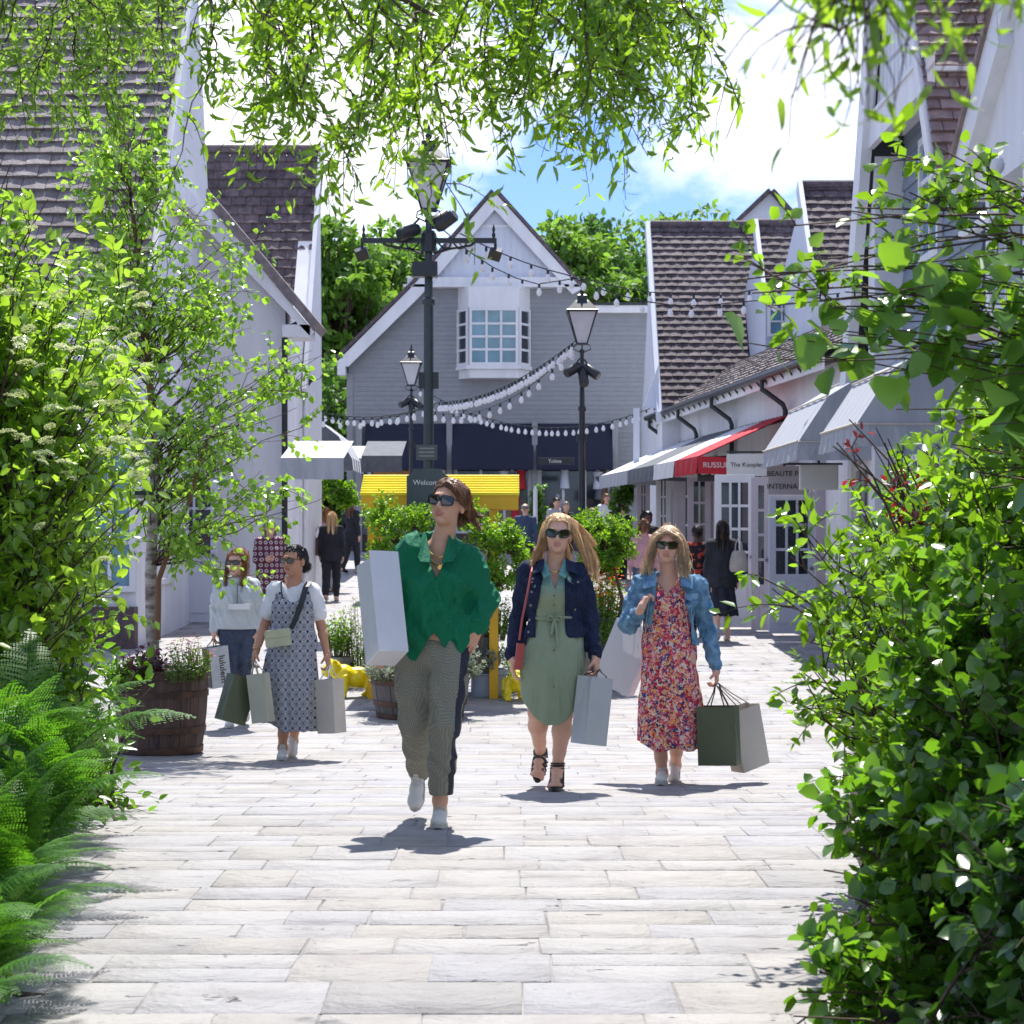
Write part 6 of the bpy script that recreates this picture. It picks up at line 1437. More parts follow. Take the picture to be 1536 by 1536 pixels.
for sx in (-1, 1):
    for dx in (.030, .075): MB().tube([P(1000 + sx * 20 + sx * (dx + .0) * 200, 900, -.128 + dx * .3), P(1000 + sx * 24 + sx * dx * 190, 925, -.126 + dx * .35), P(1000 + sx * 27 + sx * dx * 170, 948, -.122 + dx * .3)], .0022, 5).build('seam', mat('seam_thread', (.35, .42, .48), .8), jk)
shoes(o3, J, M_trainer, M_solew, s=.95)
sunglasses(o3, hf3, M_tort, M_lens, .031, .023)
LK = [([(-.01, -.03, .125), (-.07, -.05, .07), (-.088, -.03, .0), (-.10, -.02, -.07), (-.12, -.03, -.13), (-.10, -.04, -.19)], .026), ([(-.02, .02, .12), (-.085, .03, .05), (-.10, .03, -.05), (-.13, .01, -.13), (-.15, -.01, -.19)], .036),
      ([(.01, -.03, .125), (.07, -.05, .07), (.088, -.02, .0), (.10, -.02, -.07), (.09, -.06, -.13), (.11, -.07, -.19)], .026), ([(.02, .02, .12), (.085, .03, .05), (.11, .03, -.05), (.13, .0, -.13), (.13, -.03, -.20)], .036),
      ([(0, .08, .09), (.0, .12, 0), (.0, .12, -.1), (.0, .10, -.18)], .065), ([(-.0, -.07, .11), (-.05, -.095, .075), (-.075, -.085, .045)], .012), ([(.0, -.07, .11), (.05, -.095, .075), (.075, -.085, .045)], .012)]
make_hair(o3, hf3, H_bl2, LK, part=0, n=950, seed=3, hairline=.090, wave=.020)
gr = B + P(1076, 1026, -.04)
paper_bag(938, 985, 12.72, .27, .43, .10, (0, math.radians(24), math.radians(-28)), M_bagw, 'white paper bag slung from the shoulder of the woman in the floral dress', grip=B + J['hand_l'] + v3(0, .12, .0))
paper_bag(1078, 1103, 12.35, .24, .36, .14, (0, math.radians(-2), math.radians(-18)), M_bagg, 'dark green paper bag with orange lining held beside the floral dress', grip=gr, inner=M_inner)
paper_bag(1118, 1106, 12.55, .22, .39, .12, (0, math.radians(-13), math.radians(35)), M_bagk, 'grey kraft paper bag behind the dark green one in the same right hand', grip=gr + v3(0, .02, 0), hm=M_bagk)

# ---- 4 the woman in the patterned slip dress
B, P = conv(437, 15.0)
o4 = emp('person', B, label='dark-haired woman in white T-shirt and navy-white patterned slip dress looking aside', cat='person', group='women walking towards us')
J = dict(sh_l=P(413, 885, .02), el_l=P(397, 938, .05), wr_l=P(385, 976, -.05), sh_r=P(468, 888, .02), el_r=P(482, 940, .05), wr_r=P(490, 980, -.02),
         hip_l=P(425, 975, .0), kn_l=P(427, 1054, -.05), an_l=P(424, 1122, .04), hip_r=P(453, 975, .0), kn_r=P(446, 1052, .02), an_r=P(440, 1112, .26))
foot(J, 'l', gnd(B, P, 425, .08), gnd(B, P, 422, -.16)); foot(J, 'r', P(441, 1112, .32), P(437, 1139, .14))
J['hand_l'] = P(378, 990, -.07); J['hand_r'] = P(494, 996, -.05)
Hd = dict(c=P(441, 842, -.01), yaw=-.55, pitch=.02, roll=0, s=.97, hands=dict(l=((-.35, -.15, -1), (1, .2, -.2), (0, -1, .2), 1.05), r=((.2, -.15, -1), (-1, .2, 0), (0, -1, 0), 1.1)))
body4, hf4 = make_body(o4, J, M_sk2, Hd, h=.0055)
zf = lambda py, P=P: P(0, py).z; xf = lambda px, P=P: P(px, 0).x
F = Field(*bounds(J), .0062)
torso_vol(F, J, .014, .06); sleeve(F, J, 'l', (.066, .066), -.62); sleeve(F, J, 'r', (.066, .068), -.62); F.folds(.014, (16, 14, 8), 20, True, .4)
F.clip(lambda X, Y_, Z: zf(970) - Z + 0 * X + 0 * Y_)
F.cap((J['sh_l'] + J['sh_r']) / 2 + v3(0, -.03, .085), .060, Hd['c'], .062, sub=True)
F.build('t_shirt', M_tee, o4)
F = Field(*bounds(J), .0062)
torso_vol(F, J, .024, .06)
F.loft([(zf(1095), xf(438), 0, .215, .15), (zf(1040), xf(436), 0, .215, .155), (zf(985), xf(436), 0, .19, .145), (zf(940), xf(438), 0, .150, .125), (zf(905), xf(440), -.01, .142, .12)], .03,
       lambda t, z: np.clip((zf(930) - z) * 1.6, 0, 1) * (.06 * np.sin(6 * t + 1.2 * z + 1.) + .03 * np.sin(13 * t + 3 * z)))
F.folds(.014, (13, 12, 3.5), 21, True, .25)
F.clip(lambda X, Y_, Z: (zf(1096) + .012 * np.sin(X * 30) + .16 * (xf(470) - X) * (X < xf(425))) - Z + 0 * Y_)
F.clip(lambda X, Y_, Z: Z - (zf(893) + np.where(Y_ < 0, -.05 * np.cos((X - xf(441)) * 22), -.03)))
F.build('slip_dress', M_geo, o4)
b = MB()
for sx in (-1, 1): b.tube([P(441 + sx * 17, 897, -.13), P(441 + sx * 19, 884, -.11), P(441 + sx * 19, 873, -.02), P(441 + sx * 17, 880, .09)], .006, 5)
b.build('dress_strap', M_navy, o4, True)
shoes(o4, J, M_trainer, M_solew, s=.95)
sunglasses(o4, hf4, mat('bronze_metal', (.16, .10, .05), .3, metal=.8), M_lens, .030, .024, 'round')
LK = [([(0, .02, .11), (.05, .06, .09), (.04, .11, .02), (.02, .125, -.04)], .03), ([(0, .02, .11), (-.05, .06, .09), (-.04, .11, .02), (.0, .125, -.04)], .03), ([(.0, .13, -.02), (.02, .15, -.05), (0, .13, -.08)], .045)]
make_hair(o4, hf4, H_blk, LK, part=0, n=300, seed=4, hairline=.078, wave=.002, cap=(.080, .101, .086))
cb = emp('crossbody_bag', B, label='small pale sage crossbody bag on a wide black strap over the patterned dress', cat='bag')
MB().box(P(417, 958, -.20), (.19, .07, .115), (0, -.12, .2)).build('bag_body', mat('pale_sage_leather', (.42, .45, .30), .45), cb, bevel=.012)
MB().box(P(417, 950, -.238), (.185, .012, .06), (.05, -.12, .2)).build('flap', mat('pale_sage_leather', (.42, .45, .30), .45), cb, bevel=.004)
b = MB(); pts = [P(464, 872, .0), P(459, 880, -.10), P(452, 905, -.165), P(443, 930, -.185), P(436, 944, -.19)]
for p, q in zip(pts[:-1], pts[1:]): b.prism([p + v3(-.022, 0, 0), p + v3(.022, 0, 0), q + v3(.022, 0, 0), q + v3(-.022, 0, 0)], (0, -.006, 0))
b.build('strap', M_blkl, cb)
MB().tube([J['wr_l'] + v3(.0, 0, .02) + v3(math.cos(a) * .028, math.sin(a) * .028, 0) for a in np.linspace(0, 2 * PI, 15)], .004, 5).build('bracelet', M_gold, o4)
gl = B + P(379, 991, -.09)
paper_bag(354, 1049, 14.85, .19, .35, .15, (0, math.radians(17), math.radians(30)), M_bagg, 'dark green paper bag tilted in the hand of the woman in the patterned dress', grip=gl, inner=M_inner)
paper_bag(391, 1047, 14.75, .14, .36, .10, (0, math.radians(-8), math.radians(-25)), M_bagc, 'narrow cream paper bag next to the tilted dark green one', grip=gl + v3(.01, 0, 0), hm=M_bagc)
paper_bag(496, 1059, 14.9, .17, .40, .13, (0, math.radians(-4), math.radians(-35)), M_bagk, 'stone-coloured paper bag in the left hand of the woman in the patterned dress', grip=B + P(494, 998, -.07), hm=M_bagw)

# ---- 5 the woman in the pale jacket
B, P = conv(355, 17.8)
o5 = emp('person', B, label='ginger long-haired woman in pale zip jacket and grey-blue jeans behind the patterned dress', cat='person', group='women walking towards us')
J = dict(sh_l=P(333, 878, .02), el_l=P(325, 918, .05), wr_l=P(321, 945, .0), sh_r=P(378, 878, .02), el_r=P(387, 918, .05), wr_r=P(385, 948, .0),
         hip_l=P(345, 952, .0), kn_l=P(344, 1015, -.05), an_l=P(345, 1070, .04), hip_r=P(369, 952, .0), kn_r=P(368, 1015, .02), an_r=P(368, 1066, .26))
foot(J, 'l', gnd(B, P, 345, .08), gnd(B, P, 344, -.16)); foot(J, 'r', P(368, 1066, .32), P(367, 1084, .14))
J['hand_l'] = P(320, 960, -.03); J['hand_r'] = P(385, 962, -.05)
Hd = dict(c=P(356, 845, -.01), yaw=-.35, pitch=.0, roll=0, s=1.0, hands=dict(l=((0, -.15, -1), (1, .2, -.2), (0, -1, .2), 1.1), r=((0, -.15, -1), (-1, .2, 0), (0, -1, 0), .6)))
body5, hf5 = make_body(o5, J, M_sk3, Hd, h=.0065)
zf = lambda py, P=P: P(0, py).z; xf = lambda px, P=P: P(px, 0).x
F = Field(*bounds(J), .0068)
torso_vol(F, J, .032, .06); F.loft([(zf(944), xf(357), 0, .185, .13), (zf(900), xf(357), 0, .19, .14), (zf(880), xf(357), 0, .16, .12)], .04)
sleeve(F, J, 'l', (.068, .068, .062, .045), .95); sleeve(F, J, 'r', (.068, .068, .062, .045), .95); F.folds(.02, (15, 13, 9), 30, True, .5)
F.clip(lambda X, Y_, Z: np.where((X < xf(328)) | (X > xf(385)), -.1, zf(943) - Z) + 0 * Y_)
F.cap((J['sh_l'] + J['sh_r']) / 2 + v3(0, -.02, .095), .052, Hd['c'], .056, sub=True)
jk = F.build('jacket', M_shell, o5); MB().box(P(359, 910, -.175), (.19, .01, .05)).build('pocket_flap', M_tee, jk, bevel=.003); MB().box(P(356, 890, -.165), (.012, .012, .18)).build('zip', M_zinc, jk)
F = Field(*bounds(J), .0068)
for q in ('l', 'r'): leg_vol(F, J, q, (.098, .085, .062, .060, .045), .97)
F.ell((J['hip_l'] + J['hip_r']) / 2 + v3(0, .005, .03), (.160, .112, .12), k=.04); F.folds(.006, (20, 20, 14), 31)
F.build('jeans', M_denim_m, o5)
shoes(o5, J, M_trainer, M_solew); sunglasses(o5, hf5, M_blkl, M_lens, .030, .020)
LK = [([(-.01, -.01, .125), (-.07, -.03, .07), (-.085, -.02, 0), (-.085, -.04, -.08), (-.075, -.07, -.16), (-.07, -.08, -.24)], .028), ([(.01, -.01, .125), (.07, -.03, .07), (.085, -.01, 0), (.09, -.03, -.08), (.08, -.07, -.17), (.08, -.08, -.27)], .03), ([(0, .08, .09), (.0, .12, 0), (.0, .12, -.1), (.0, .10, -.22)], .06)]
make_hair(o5, hf5, H_gin, LK, part=0, n=460, seed=5, hairline=.072, wave=.003)
M_bw = mat('pale_bag_print', (.5, .52, .54), .5)
wb = paper_bag(325, 1000, 17.6, .19, .36, .13, (0, math.radians(-6), math.radians(38)), M_bw, 'grey-white bag with black sides and vertical lettering held by the ginger-haired woman', grip=B + J['hand_l'] + v3(0, 0, .01))
text('lululem', .085, (.02, -.070, .16), (PI / 2, PI / 2, 0), M_txtk, wb)
MB().bb(-.095 - .004, -.0955, -.06, .06, .01, .35).build('side_panel', M_blkl, wb)

# ---------------------------------------------------------------- people farther off
def bgp(px, Y, hgt, label, hair, top, bottom, yaw=PI, skirt=False, long_top=False, hairlen=.25, walk=.12, sk=None, group='shoppers in the background', bun=False, bald=False, arms='down', coat=False, shirt_mat=None):
    """yaw PI: walking away from us"""
    s = hgt / 1.7; o = emp('person', (gx(px, Y), Y, gz(Y)), rz=yaw, label=label, cat='person', group=group); q = lambda x, y, z: v3(x * s, y * s, z * s)
    J = dict(sh_l=q(-.165, .01, 1.38), sh_r=q(.165, .01, 1.38), hip_l=q(-.085, 0, .88), hip_r=q(.085, 0, .88), kn_l=q(-.09, -.06 - walk * .3, .48), kn_r=q(.09, walk * .4, .48), an_l=q(-.085, -walk, .09), an_r=q(.085, walk * 1.8, .12),
             el_l=q(-.215, .05, 1.09), el_r=q(.215, .0, 1.09), wr_l=q(-.22, .0, .86), wr_r=q(.22, -.06, .86))
    if arms == 'bent': J['wr_l'] = q(-.10, -.20, 1.12); J['el_l'] = q(-.21, .02, 1.10)
    if arms == 'both': J['wr_l'] = q(-.08, -.22, 1.10); J['el_l'] = q(-.21, .02, 1.10); J['wr_r'] = q(.06, -.22, 1.12); J['el_r'] = q(.21, .02, 1.10)
    foot(J, 'l', q(-.085, -walk + .06, 0), q(-.085, -walk - .17, 0)); foot(J, 'r', q(.085, walk * 1.8 + .04, .04), q(.085, walk * 1.8 - .18, 0))
    J['hand_l'] = J['wr_l'] + v3(0, 0, -.08); J['hand_r'] = J['wr_r'] + v3(0, 0, -.08)
    dl = (0, -.1, -1) if arms == 'down' else (.5, -.8, .2)
    Hd = dict(c=q(0, -.01, 1.575), yaw=rnd.uniform(-.3, .3), pitch=.03, roll=0, s=s, hands=dict(l=(dl, (1, 0, 0), (0, -1, 0), .6), r=((0, -.1, -1) if arms != 'both' else (-.5, -.8, .2), (-1, 0, 0), (0, -1, 0), .6)))
    hh = .011 if Y < 33 else .014
    b_, hf = make_body(o, J, sk or M_sk3, Hd, h=hh, eyes=True)
    F = Field(*bounds(J), hh); torso_vol(F, J, .028, .05)
    sleeve(F, J, 'l', (.06, .055, .048, .038), .95); sleeve(F, J, 'r', (.06, .055, .048, .038), .95)
    if coat: F.loft([(.42 * s, 0, 0, .25, .19), (.9 * s, 0, 0, .20, .15), (1.25 * s, 0, 0, .17, .13)], .04, lambda t, z: .05 * np.sin(7 * t))
    elif long_top: F.loft([(.74 * s, 0, 0, .20, .15), (1.0 * s, 0, 0, .175, .135), (1.25 * s, 0, 0, .165, .13)], .04, lambda t, z: .04 * np.sin(7 * t))
    F.folds(.016, (13, 12, 8), int(px) % 17, True, .4)
    zc = .44 if coat else .76 if long_top else .92; aw = .19 * s
    F.clip(lambda X, Y_, Z: np.where(np.abs(X) > aw, -.1, zc * s - Z) if not coat else zc * s - Z + 0 * X + 0 * Y_); F.cap(q(0, -.02, 1.46), .05, Hd['c'], .055, sub=True)
    F.build('coat' if coat else 'top', top, o)
    F = Field(*bounds(J), hh)
    if skirt: F.loft([(.36 * s, 0, 0, .24, .18), (.7 * s, 0, 0, .19, .15), (1.0 * s, 0, 0, .14, .11)], .03, lambda t, z: .07 * np.sin(7 * t + z * 4)); F.folds(.012, (14, 12, 4), 3)
    else:
        for k_ in ('l', 'r'): leg_vol(F, J, k_, (.105, .092, .076, .068, .055), .95)
        F.ell(q(0, .005, .92), (.16 * s, .115 * s, .12 * s), k=.04); F.folds(.006, (16, 14, 7), 5)
    F.build('skirt' if skirt else 'trousers', bottom, o)
    b = MB()
    for k_ in ('l', 'r'):
        hl, to = J['heel_' + k_], J['toe_' + k_]; fw = (to - hl).normalized()
        MB().tube([hl + v3(0, 0, .045), lerp(hl, to, .4) + v3(0, 0, .05), lerp(hl, to, .75) + v3(0, 0, .035), to + v3(0, 0, .028)], [.042, .044, .044, .026], 12).build('shoe', M_trainer if px in (497, 1083) else M_blkl, o, True)
    if not bald:
        L = hairlen
        LK = [([(0, .05, .11), (sx * .06, .09, .05), (sx * .075, .09, -.05), (sx * .07, .10, -.05 - L)], .05) for sx in (-1, 1)] + [([(0, .08, .1), (0, .12, .0), (0, .12, -.06), (0, .12, -.06 - L)], .06)]
        if bun: LK = [([(0, .10, .06), (0, .13, .03), (0, .12, -.02)], .06)]
        make_hair(o, hf, hair, LK, n=120, h=.012, seed=int(px), rad=.004, wave=.006)
    else: make_hair(o, hf, hair, [([(0, .10, .0), (0, .10, -.03)], .02)], n=20, h=.012, seed=1, hairline=.2, cap=(.079, .1, .06))
    return o, J
M_blk = mat('black_cloth', (.018, .02, .03), .85, (.012, .014, .02), 12); M_pnk = mat('pink_cotton', (.55, .30, .33), .8); M_blu = mat('mid_blue_cotton', (.04, .07, .14), .8); M_gryc = mat('light_grey_cotton', (.42, .42, .45), .8); M_plum = mat('plum_cloth', (.10, .02, .07), .8)
M_sheer = mat('sheer_navy', (.02, .025, .045), .7, trans=.3)
bgp(405, 29.5, 1.66, 'woman in long maroon coat printed with pale rings at the left', H_gry, M_robe, M_plum, yaw=.3, coat=True, arms='bent', hairlen=.16)
bgp(449, 38, 1.66, 'blurred woman in dark jacket with long dark hair by the left planter', H_dbr, M_blk, M_gryc, yaw=1.9, long_top=False)
bgp(497, 37, 1.64, 'woman in black long top and trousers walking away, blond ponytail', H_bld, M_blk, M_blk, long_top=True)
bgp(489, 39.5, 1.66, 'ginger-haired woman in pink top half hidden behind the one in black', H_gin, M_pnk, M_gryc, hairlen=.12)
bgp(527, 46, 1.70, 'tall woman in black with brown hair, farthest of the group walking left of the cart', H_brn, M_blk, M_blk, yaw=2.6)
bgp(788, 41, 1.72, 'bald man in navy jacket beyond the yellow cart', H_gry, M_blu, M_blk, bald=True)
bgp(835, 47, 1.70, 'brown-haired shopper in grey left of the right lantern lamp', H_dbr, M_gryc, M_blk, yaw=0, hairlen=.02)
bgp(849, 46, 1.64, 'white-haired shopper in black just left of the right lantern lamp', H_gry, M_blk, M_blk, yaw=.5, hairlen=.06)
bgp(889, 45, 1.52, 'fair-haired shopper with bent head right of the lantern lamp', H_bl2, M_tee, M_blu, yaw=.8, hairlen=.03)
bgp(910, 49, 1.72, 'auburn-haired woman in white behind the tree crown at the right', H_brn, M_tee, M_blu, yaw=.2, hairlen=.15)
bgp(916, 44, 1.46, 'shorter person in pink in front of the auburn-haired woman', H_brn, M_pnk, M_blu, yaw=0, hairlen=.02)
bgp(934, 46, 1.6, 'dark-haired shopper in black right of the one in pink', H_dbr, M_blk, M_blk, yaw=.3, hairlen=.05)
bgp(971, 34, 1.72, 'black-haired person in dark top at the grey awning behind the blond woman', H_blk, M_blk, M_blk, yaw=.4, sk=M_sk4, hairlen=.08)
bgp(966, 31, 1.64, 'brown-haired woman in pale pink shirt behind the floral dress', H_brn, M_pnk, M_blu, hairlen=.02)
bgp(1046, 28.6, 1.60, 'woman with black bun and black blouse with red flowers walking away at the right', H_blk, M_redblk, M_blk, sk=M_sk4, bun=True)
ow, Jw = bgp(1083, 28.0, 1.68, 'woman in black cardigan and sheer long skirt walking away, long brown hair', H_dbr, M_blk, M_sheer, skirt=True, long_top=True, hairlen=.3)
# shoulder bags of background people
def tote(px, py, Y, w_, h, m, label):
    o = emp('shoulder_bag', at(px, py, Y), label=label, cat='bag')
    MB().lathe([(w_ * .42, -h / 2), (w_ * .52, -h * .42), (w_ * .5, 0), (w_ * .38, h * .4), (w_ * .3, h / 2)], (0, 0, 0), 18, sy=.4).build('bag_body', m, o, True)
    MB().tube([(-w_ * .2, 0, h * .42), (-w_ * .16, 0, h * .8), (0, 0, h * 1.15), (w_ * .16, 0, h * .8), (w_ * .2, 0, h * .42)], .010, 6).build('handle', m, o, True)
tote(1108, 842, 27.9, .26, .30, mat('cream_leather', (.42, .39, .35), .5), 'cream handbag at the side of the woman in the sheer skirt')
tote(477, 820, 37.2, .30, .34, mat('tan_leather', (.26, .13, .09), .5), 'slouchy tan bag carried by the ginger-haired shopper')

# ---------------------------------------------------------------- yellow bulldogs
def bulldog(px, Y, rz, label, s=1., sit=True):
    o = emp('dog_figure', (gx(px, Y), Y, gz(Y)), rz=rz, label=label, cat='statue', group='glossy yellow bulldog figures')
    F = Field((-.30, -.45, -.02), (.30, .40, .62), .006)
    if sit:
        F.ell((0, .10, .15), (.135, .15, .14)); F.ell((0, -.04, .26), (.12, .12, .16)); F.cap((0, -.02, .2), .12, (0, -.09, .36), .095, .04)
        for sx in (-1, 1):
            F.chain([((sx * .085, -.10, .28), .055), ((sx * .10, -.12, .14), .042), ((sx * .10, -.13, .04), .036)]); F.ell((sx * .10, -.155, .025), (.038, .055, .026)); F.ell((sx * .12, .10, .10), (.06, .10, .095)); F.ell((sx * .14, .0, .03), (.038, .085, .03))
        hc = v3(0, -.17, .44)
    else:
        F.ell((0, .05, .22), (.125, .22, .12)); F.ell((0, -.12, .24), (.13, .12, .13))
        for sx in (-1, 1):
            F.chain([((sx * .10, -.14, .22), .055), ((sx * .12, -.15, .12), .042), ((sx * .12, -.16, .04), .036)]); F.ell((sx * .12, -.18, .025), (.038, .055, .026))
            F.chain([((sx * .09, .18, .22), .06), ((sx * .10, .15, .14), .05), ((sx * .10, .21, .09), .034), ((sx * .10, .19, .03), .034)]); F.ell((sx * .10, .16, .022), (.036, .05, .024))
        hc = v3(0, -.24, .33)
    F.ell(hc, (.10, .095, .09)); F.ell(hc + v3(0, -.075, -.03), (.065, .05, .048), k=.015)
    for sx in (-1, 1):
        F.ell(hc + v3(sx * .042, -.085, -.05), (.035, .04, .042), k=.01); F.ell(hc + v3(sx * .075, -.03, -.035), (.035, .04, .04), k=.015)
        F.cap(hc + v3(sx * .07, .0, .07), .028, hc + v3(sx * .105, -.02, .085), .014, .01); F.ell(hc + v3(sx * .04, -.09, .018), (.02, .012, .016), k=.004)
    F.ell(hc + v3(0, -.125, -.008), (.022, .012, .014), k=.004); F.cap(v3(0, .22 if sit else .27, .08 if sit else .26), .03, v3(0, .27 if sit else .31, .09 if sit else .28), .02, .01)
    F.folds(.006, (22, 22, 22), 3, True)
    F.build('dog_body', M_yellow, o); o.scale = (s, s, s)
bulldog(531, 20.5, -1.2, 'seated yellow bulldog figure left of the grey barrel facing sideways', .92, sit=False)
bulldog(773, 20.2, .15, 'yellow bulldog figure facing us between the grey tub and the sage dress', .78, sit=False)
# ================================================================ VEGETATION
def unit(a): return a / (np.linalg.norm(a, axis=-1, keepdims=True) + 1e-9)
TM = {
 'ovate': (np.array([(0, 0, 0), (.30, .5, .06), (.68, .36, .02), (1, 0, -.10), (.68, -.36, .02), (.30, -.5, .06), (.33, 0, -.04), (.70, 0, -.07)]),
           [(0, 6, 1, 1), (0, 5, 6, 6), (1, 6, 7, 2), (5, 4, 7, 6), (2, 7, 3, 3), (4, 3, 7, 7)]),
 'broad': (np.array([(0, 0, 0), (.05, .38, .05), (.35, .56, .05), (.62, .40, -.02), (.80, .30, -.06), (1, 0, -.2), (.80, -.30, -.06), (.62, -.40, -.02), (.35, -.56, .05), (.05, -.38, .05), (.30, 0, -.04), (.65, 0, -.10)]),
           [(0, 10, 1, 1), (1, 10, 2, 2), (2, 10, 11, 3), (3, 11, 4, 4), (4, 11, 5, 5), (0, 9, 10, 10), (9, 8, 10, 10), (8, 7, 11, 10), (7, 6, 11, 11), (6, 5, 11, 11)]),
 'quad': (np.array([(0, 0, 0), (.45, .5, .05), (1, 0, -.05), (.45, -.5, .05)]), [(0, 3, 2, 1)]),
 'lobed': (np.array([(0, 0, 0), (-.05, .35, 0), (.15, .55, .03), (.35, .38, 0), (.62, .55, -.03), (.66, .22, -.03), (1, 0, -.12), (.66, -.22, -.03), (.62, -.55, -.03), (.35, -.38, 0), (.15, -.55, .03), (-.05, -.35, 0), (.4, 0, -.03)]),
           [(0, 12, 2, 1), (2, 12, 3, 3), (3, 12, 5, 4), (5, 12, 6, 6), (0, 11, 10, 12), (10, 9, 12, 12), (9, 8, 7, 12), (7, 6, 12, 12)]),
 'willow': (np.array([(0, 0, 0), (.22, .5, .04), (.48, .44, .16), (.72, .26, .36), (.84, 0, .62), (.72, -.26, .36), (.48, -.44, .16), (.22, -.5, .04)]), [(0, 7, 1, 1), (1, 7, 6, 2), (2, 6, 5, 3), (3, 5, 4, 4)]),
}
def leaf_arrays(P, D, Nn, L, W, t='ovate'):
    T, Fs = TM[t]; D = unit(D); Sd = unit(np.cross(D, Nn)); Nn = np.cross(Sd, D); n = len(P)
    V = P[:, None] + D[:, None] * (T[None, :, 0:1] * L[:, None, None]) + Sd[:, None] * (T[None, :, 1:2] * W[:, None, None]) + Nn[:, None] * (T[None, :, 2:3] * L[:, None, None])
    m = len(T); off = (np.arange(n) * m)[:, None, None]
    f4 = np.array([f for f in Fs if f[2] != f[3]], int).reshape(-1, 4); f3 = np.array([f[:3] for f in Fs if f[2] == f[3]], int).reshape(-1, 3)
    return V.reshape(-1, 3), (off + f4[None]).reshape(-1, 4), (off + f3[None]).reshape(-1, 3)
def leaf_obj(name, P, D, Nn, L, W, t, m, parent, smooth=False):
    V, F4, F3 = leaf_arrays(P, D, Nn, L, W, t); return link(name, npmesh(name, V, F4, F3), m, parent, smooth)
def bez(A, Bm, C, K):
    t = np.linspace(0, 1, K)[None, :, None]; return A[:, None] * (1 - t) ** 2 + 2 * Bm[:, None] * t * (1 - t) + C[:, None] * t ** 2
def stems_obj(name, paths, rad, m, parent, n=4):
    V, F = tubes_np(paths, rad, n); return link(name, npmesh(name, V, F), m, parent, True)
def shoots(r, A, C, bend, K=8, wig=.03):
    M_ = (A + C) / 2 + bend; p = bez(A, M_, C, K); p[:, 1:] += r.normal(0, wig, (len(A), K - 1, 3)) * np.linspace(.3, 1, K - 1)[None, :, None]; return p
def twigs_on(r, paths, per, t0, Lr, up=.35, K=5):
    """side twigs leaving the parent paths"""
    n, Kp, _ = paths.shape; idx = np.repeat(np.arange(n), per); t = r.uniform(t0, 1, len(idx)) * (Kp - 1); i = np.minimum(t.astype(int), Kp - 2); f = (t - i)[:, None]
    A = paths[idx, i] * (1 - f) + paths[idx, i + 1] * f; dr = unit(paths[idx, i + 1] - paths[idx, i])
    d = unit(dr * .8 + unit(r.normal(0, 1, A.shape)) * .9 + np.array([0, 0, up])); L = r.uniform(Lr[0], Lr[1], (len(idx), 1))
    return bez(A, A + d * L * .55 + np.array([0, 0, .08]) * L, A + d * L + np.array([0, 0, -.12]) * L, K)
def leaves_on(r, paths, per, t0, ang=.9, up=.5, droop=.0, jit=.01):
    n, K, _ = paths.shape; idx = np.repeat(np.arange(n), per); t = np.tile(np.linspace(t0, 1, per), n) * (K - 1); t = np.clip(t + r.uniform(-.2, .2, len(t)), 0, K - 1.001); i = t.astype(int); f = (t - i)[:, None]
    P = paths[idx, i] * (1 - f) + paths[idx, i + 1] * f + r.normal(0, jit, (len(idx), 3)); dr = unit(paths[idx, i + 1] - paths[idx, i])
    sd = unit(np.cross(dr, unit(r.normal(0, 1, P.shape)))); D = unit(dr * .6 + sd * ang + np.array([0, 0, -droop])); Nn = unit(np.array([0, 0, up]) + r.normal(0, .45, P.shape) + sd * .1)
    return P, D, Nn
GRN = leafmat('dogwood_leaf', (.10, .22, .015), (.21, .36, .03), (.46, .74, .05), .48, .27, .9)
GRN_B = leafmat('birch_leaf', (.09, .22, .025), (.17, .33, .035), (.42, .72, .05), .48, .28, .9)
GRN_W = leafmat('willow_leaf', (.08, .19, .015), (.15, .28, .025), (.44, .72, .03), .5, .28, .8)
GRN_WL = leafmat('light_willow_leaf', (.11, .22, .03), (.20, .34, .05), (.42, .68, .06), .45)
GRN_R = leafmat('small_shrub_leaf', (.07, .17, .018), (.15, .28, .03), (.34, .62, .02), .44, .25, 1.)
GRN_H = leafmat('large_shrub_leaf', (.08, .19, .035), (.17, .31, .07), (.32, .60, .03), .42, .3)
GRN_D = leafmat('dark_vine_leaf', (.035, .10, .012), (.10, .22, .025), (.24, .52, .02), .42, .28, .8)
GRN_DD = leafmat('shade_darkened_leaf', (.018, .06, .008), (.06, .15, .02), (.14, .36, .02), .34, .28, .8)  # darker vine leaf: shade from the foliage overhead is put into the colour
GRN_F = leafmat('fern_green', (.03, .11, .012), (.07, .20, .025), (.17, .44, .02), .40, .5)
GRN_T = leafmat('far_tree_leaf', (.07, .16, .025), (.15, .28, .04), (.30, .55, .05), .4, .6)
GRN_O = leafmat('citrus_tree_leaf', (.07, .18, .015), (.16, .32, .03), (.36, .65, .02), .42, .4)
GRN_S = leafmat('silver_leaf', (.26, .30, .24), (.40, .44, .36), (.3, .36, .2), .25, .7)
RED_L = leafmat('dark_red_leaf', (.08, .012, .015), (.16, .02, .02), (.4, .03, .03), .4, .3)
TIP_L = leafmat('bronze_tip_leaf', (.28, .24, .03), (.40, .22, .05), (.7, .5, .05), .45, .35)
M_twig = mat('brown_twig', (.09, .055, .035), .8, (.05, .03, .02), 30); M_gtwig = mat('green_twig', (.12, .15, .04), .7, (.08, .10, .03), 30)

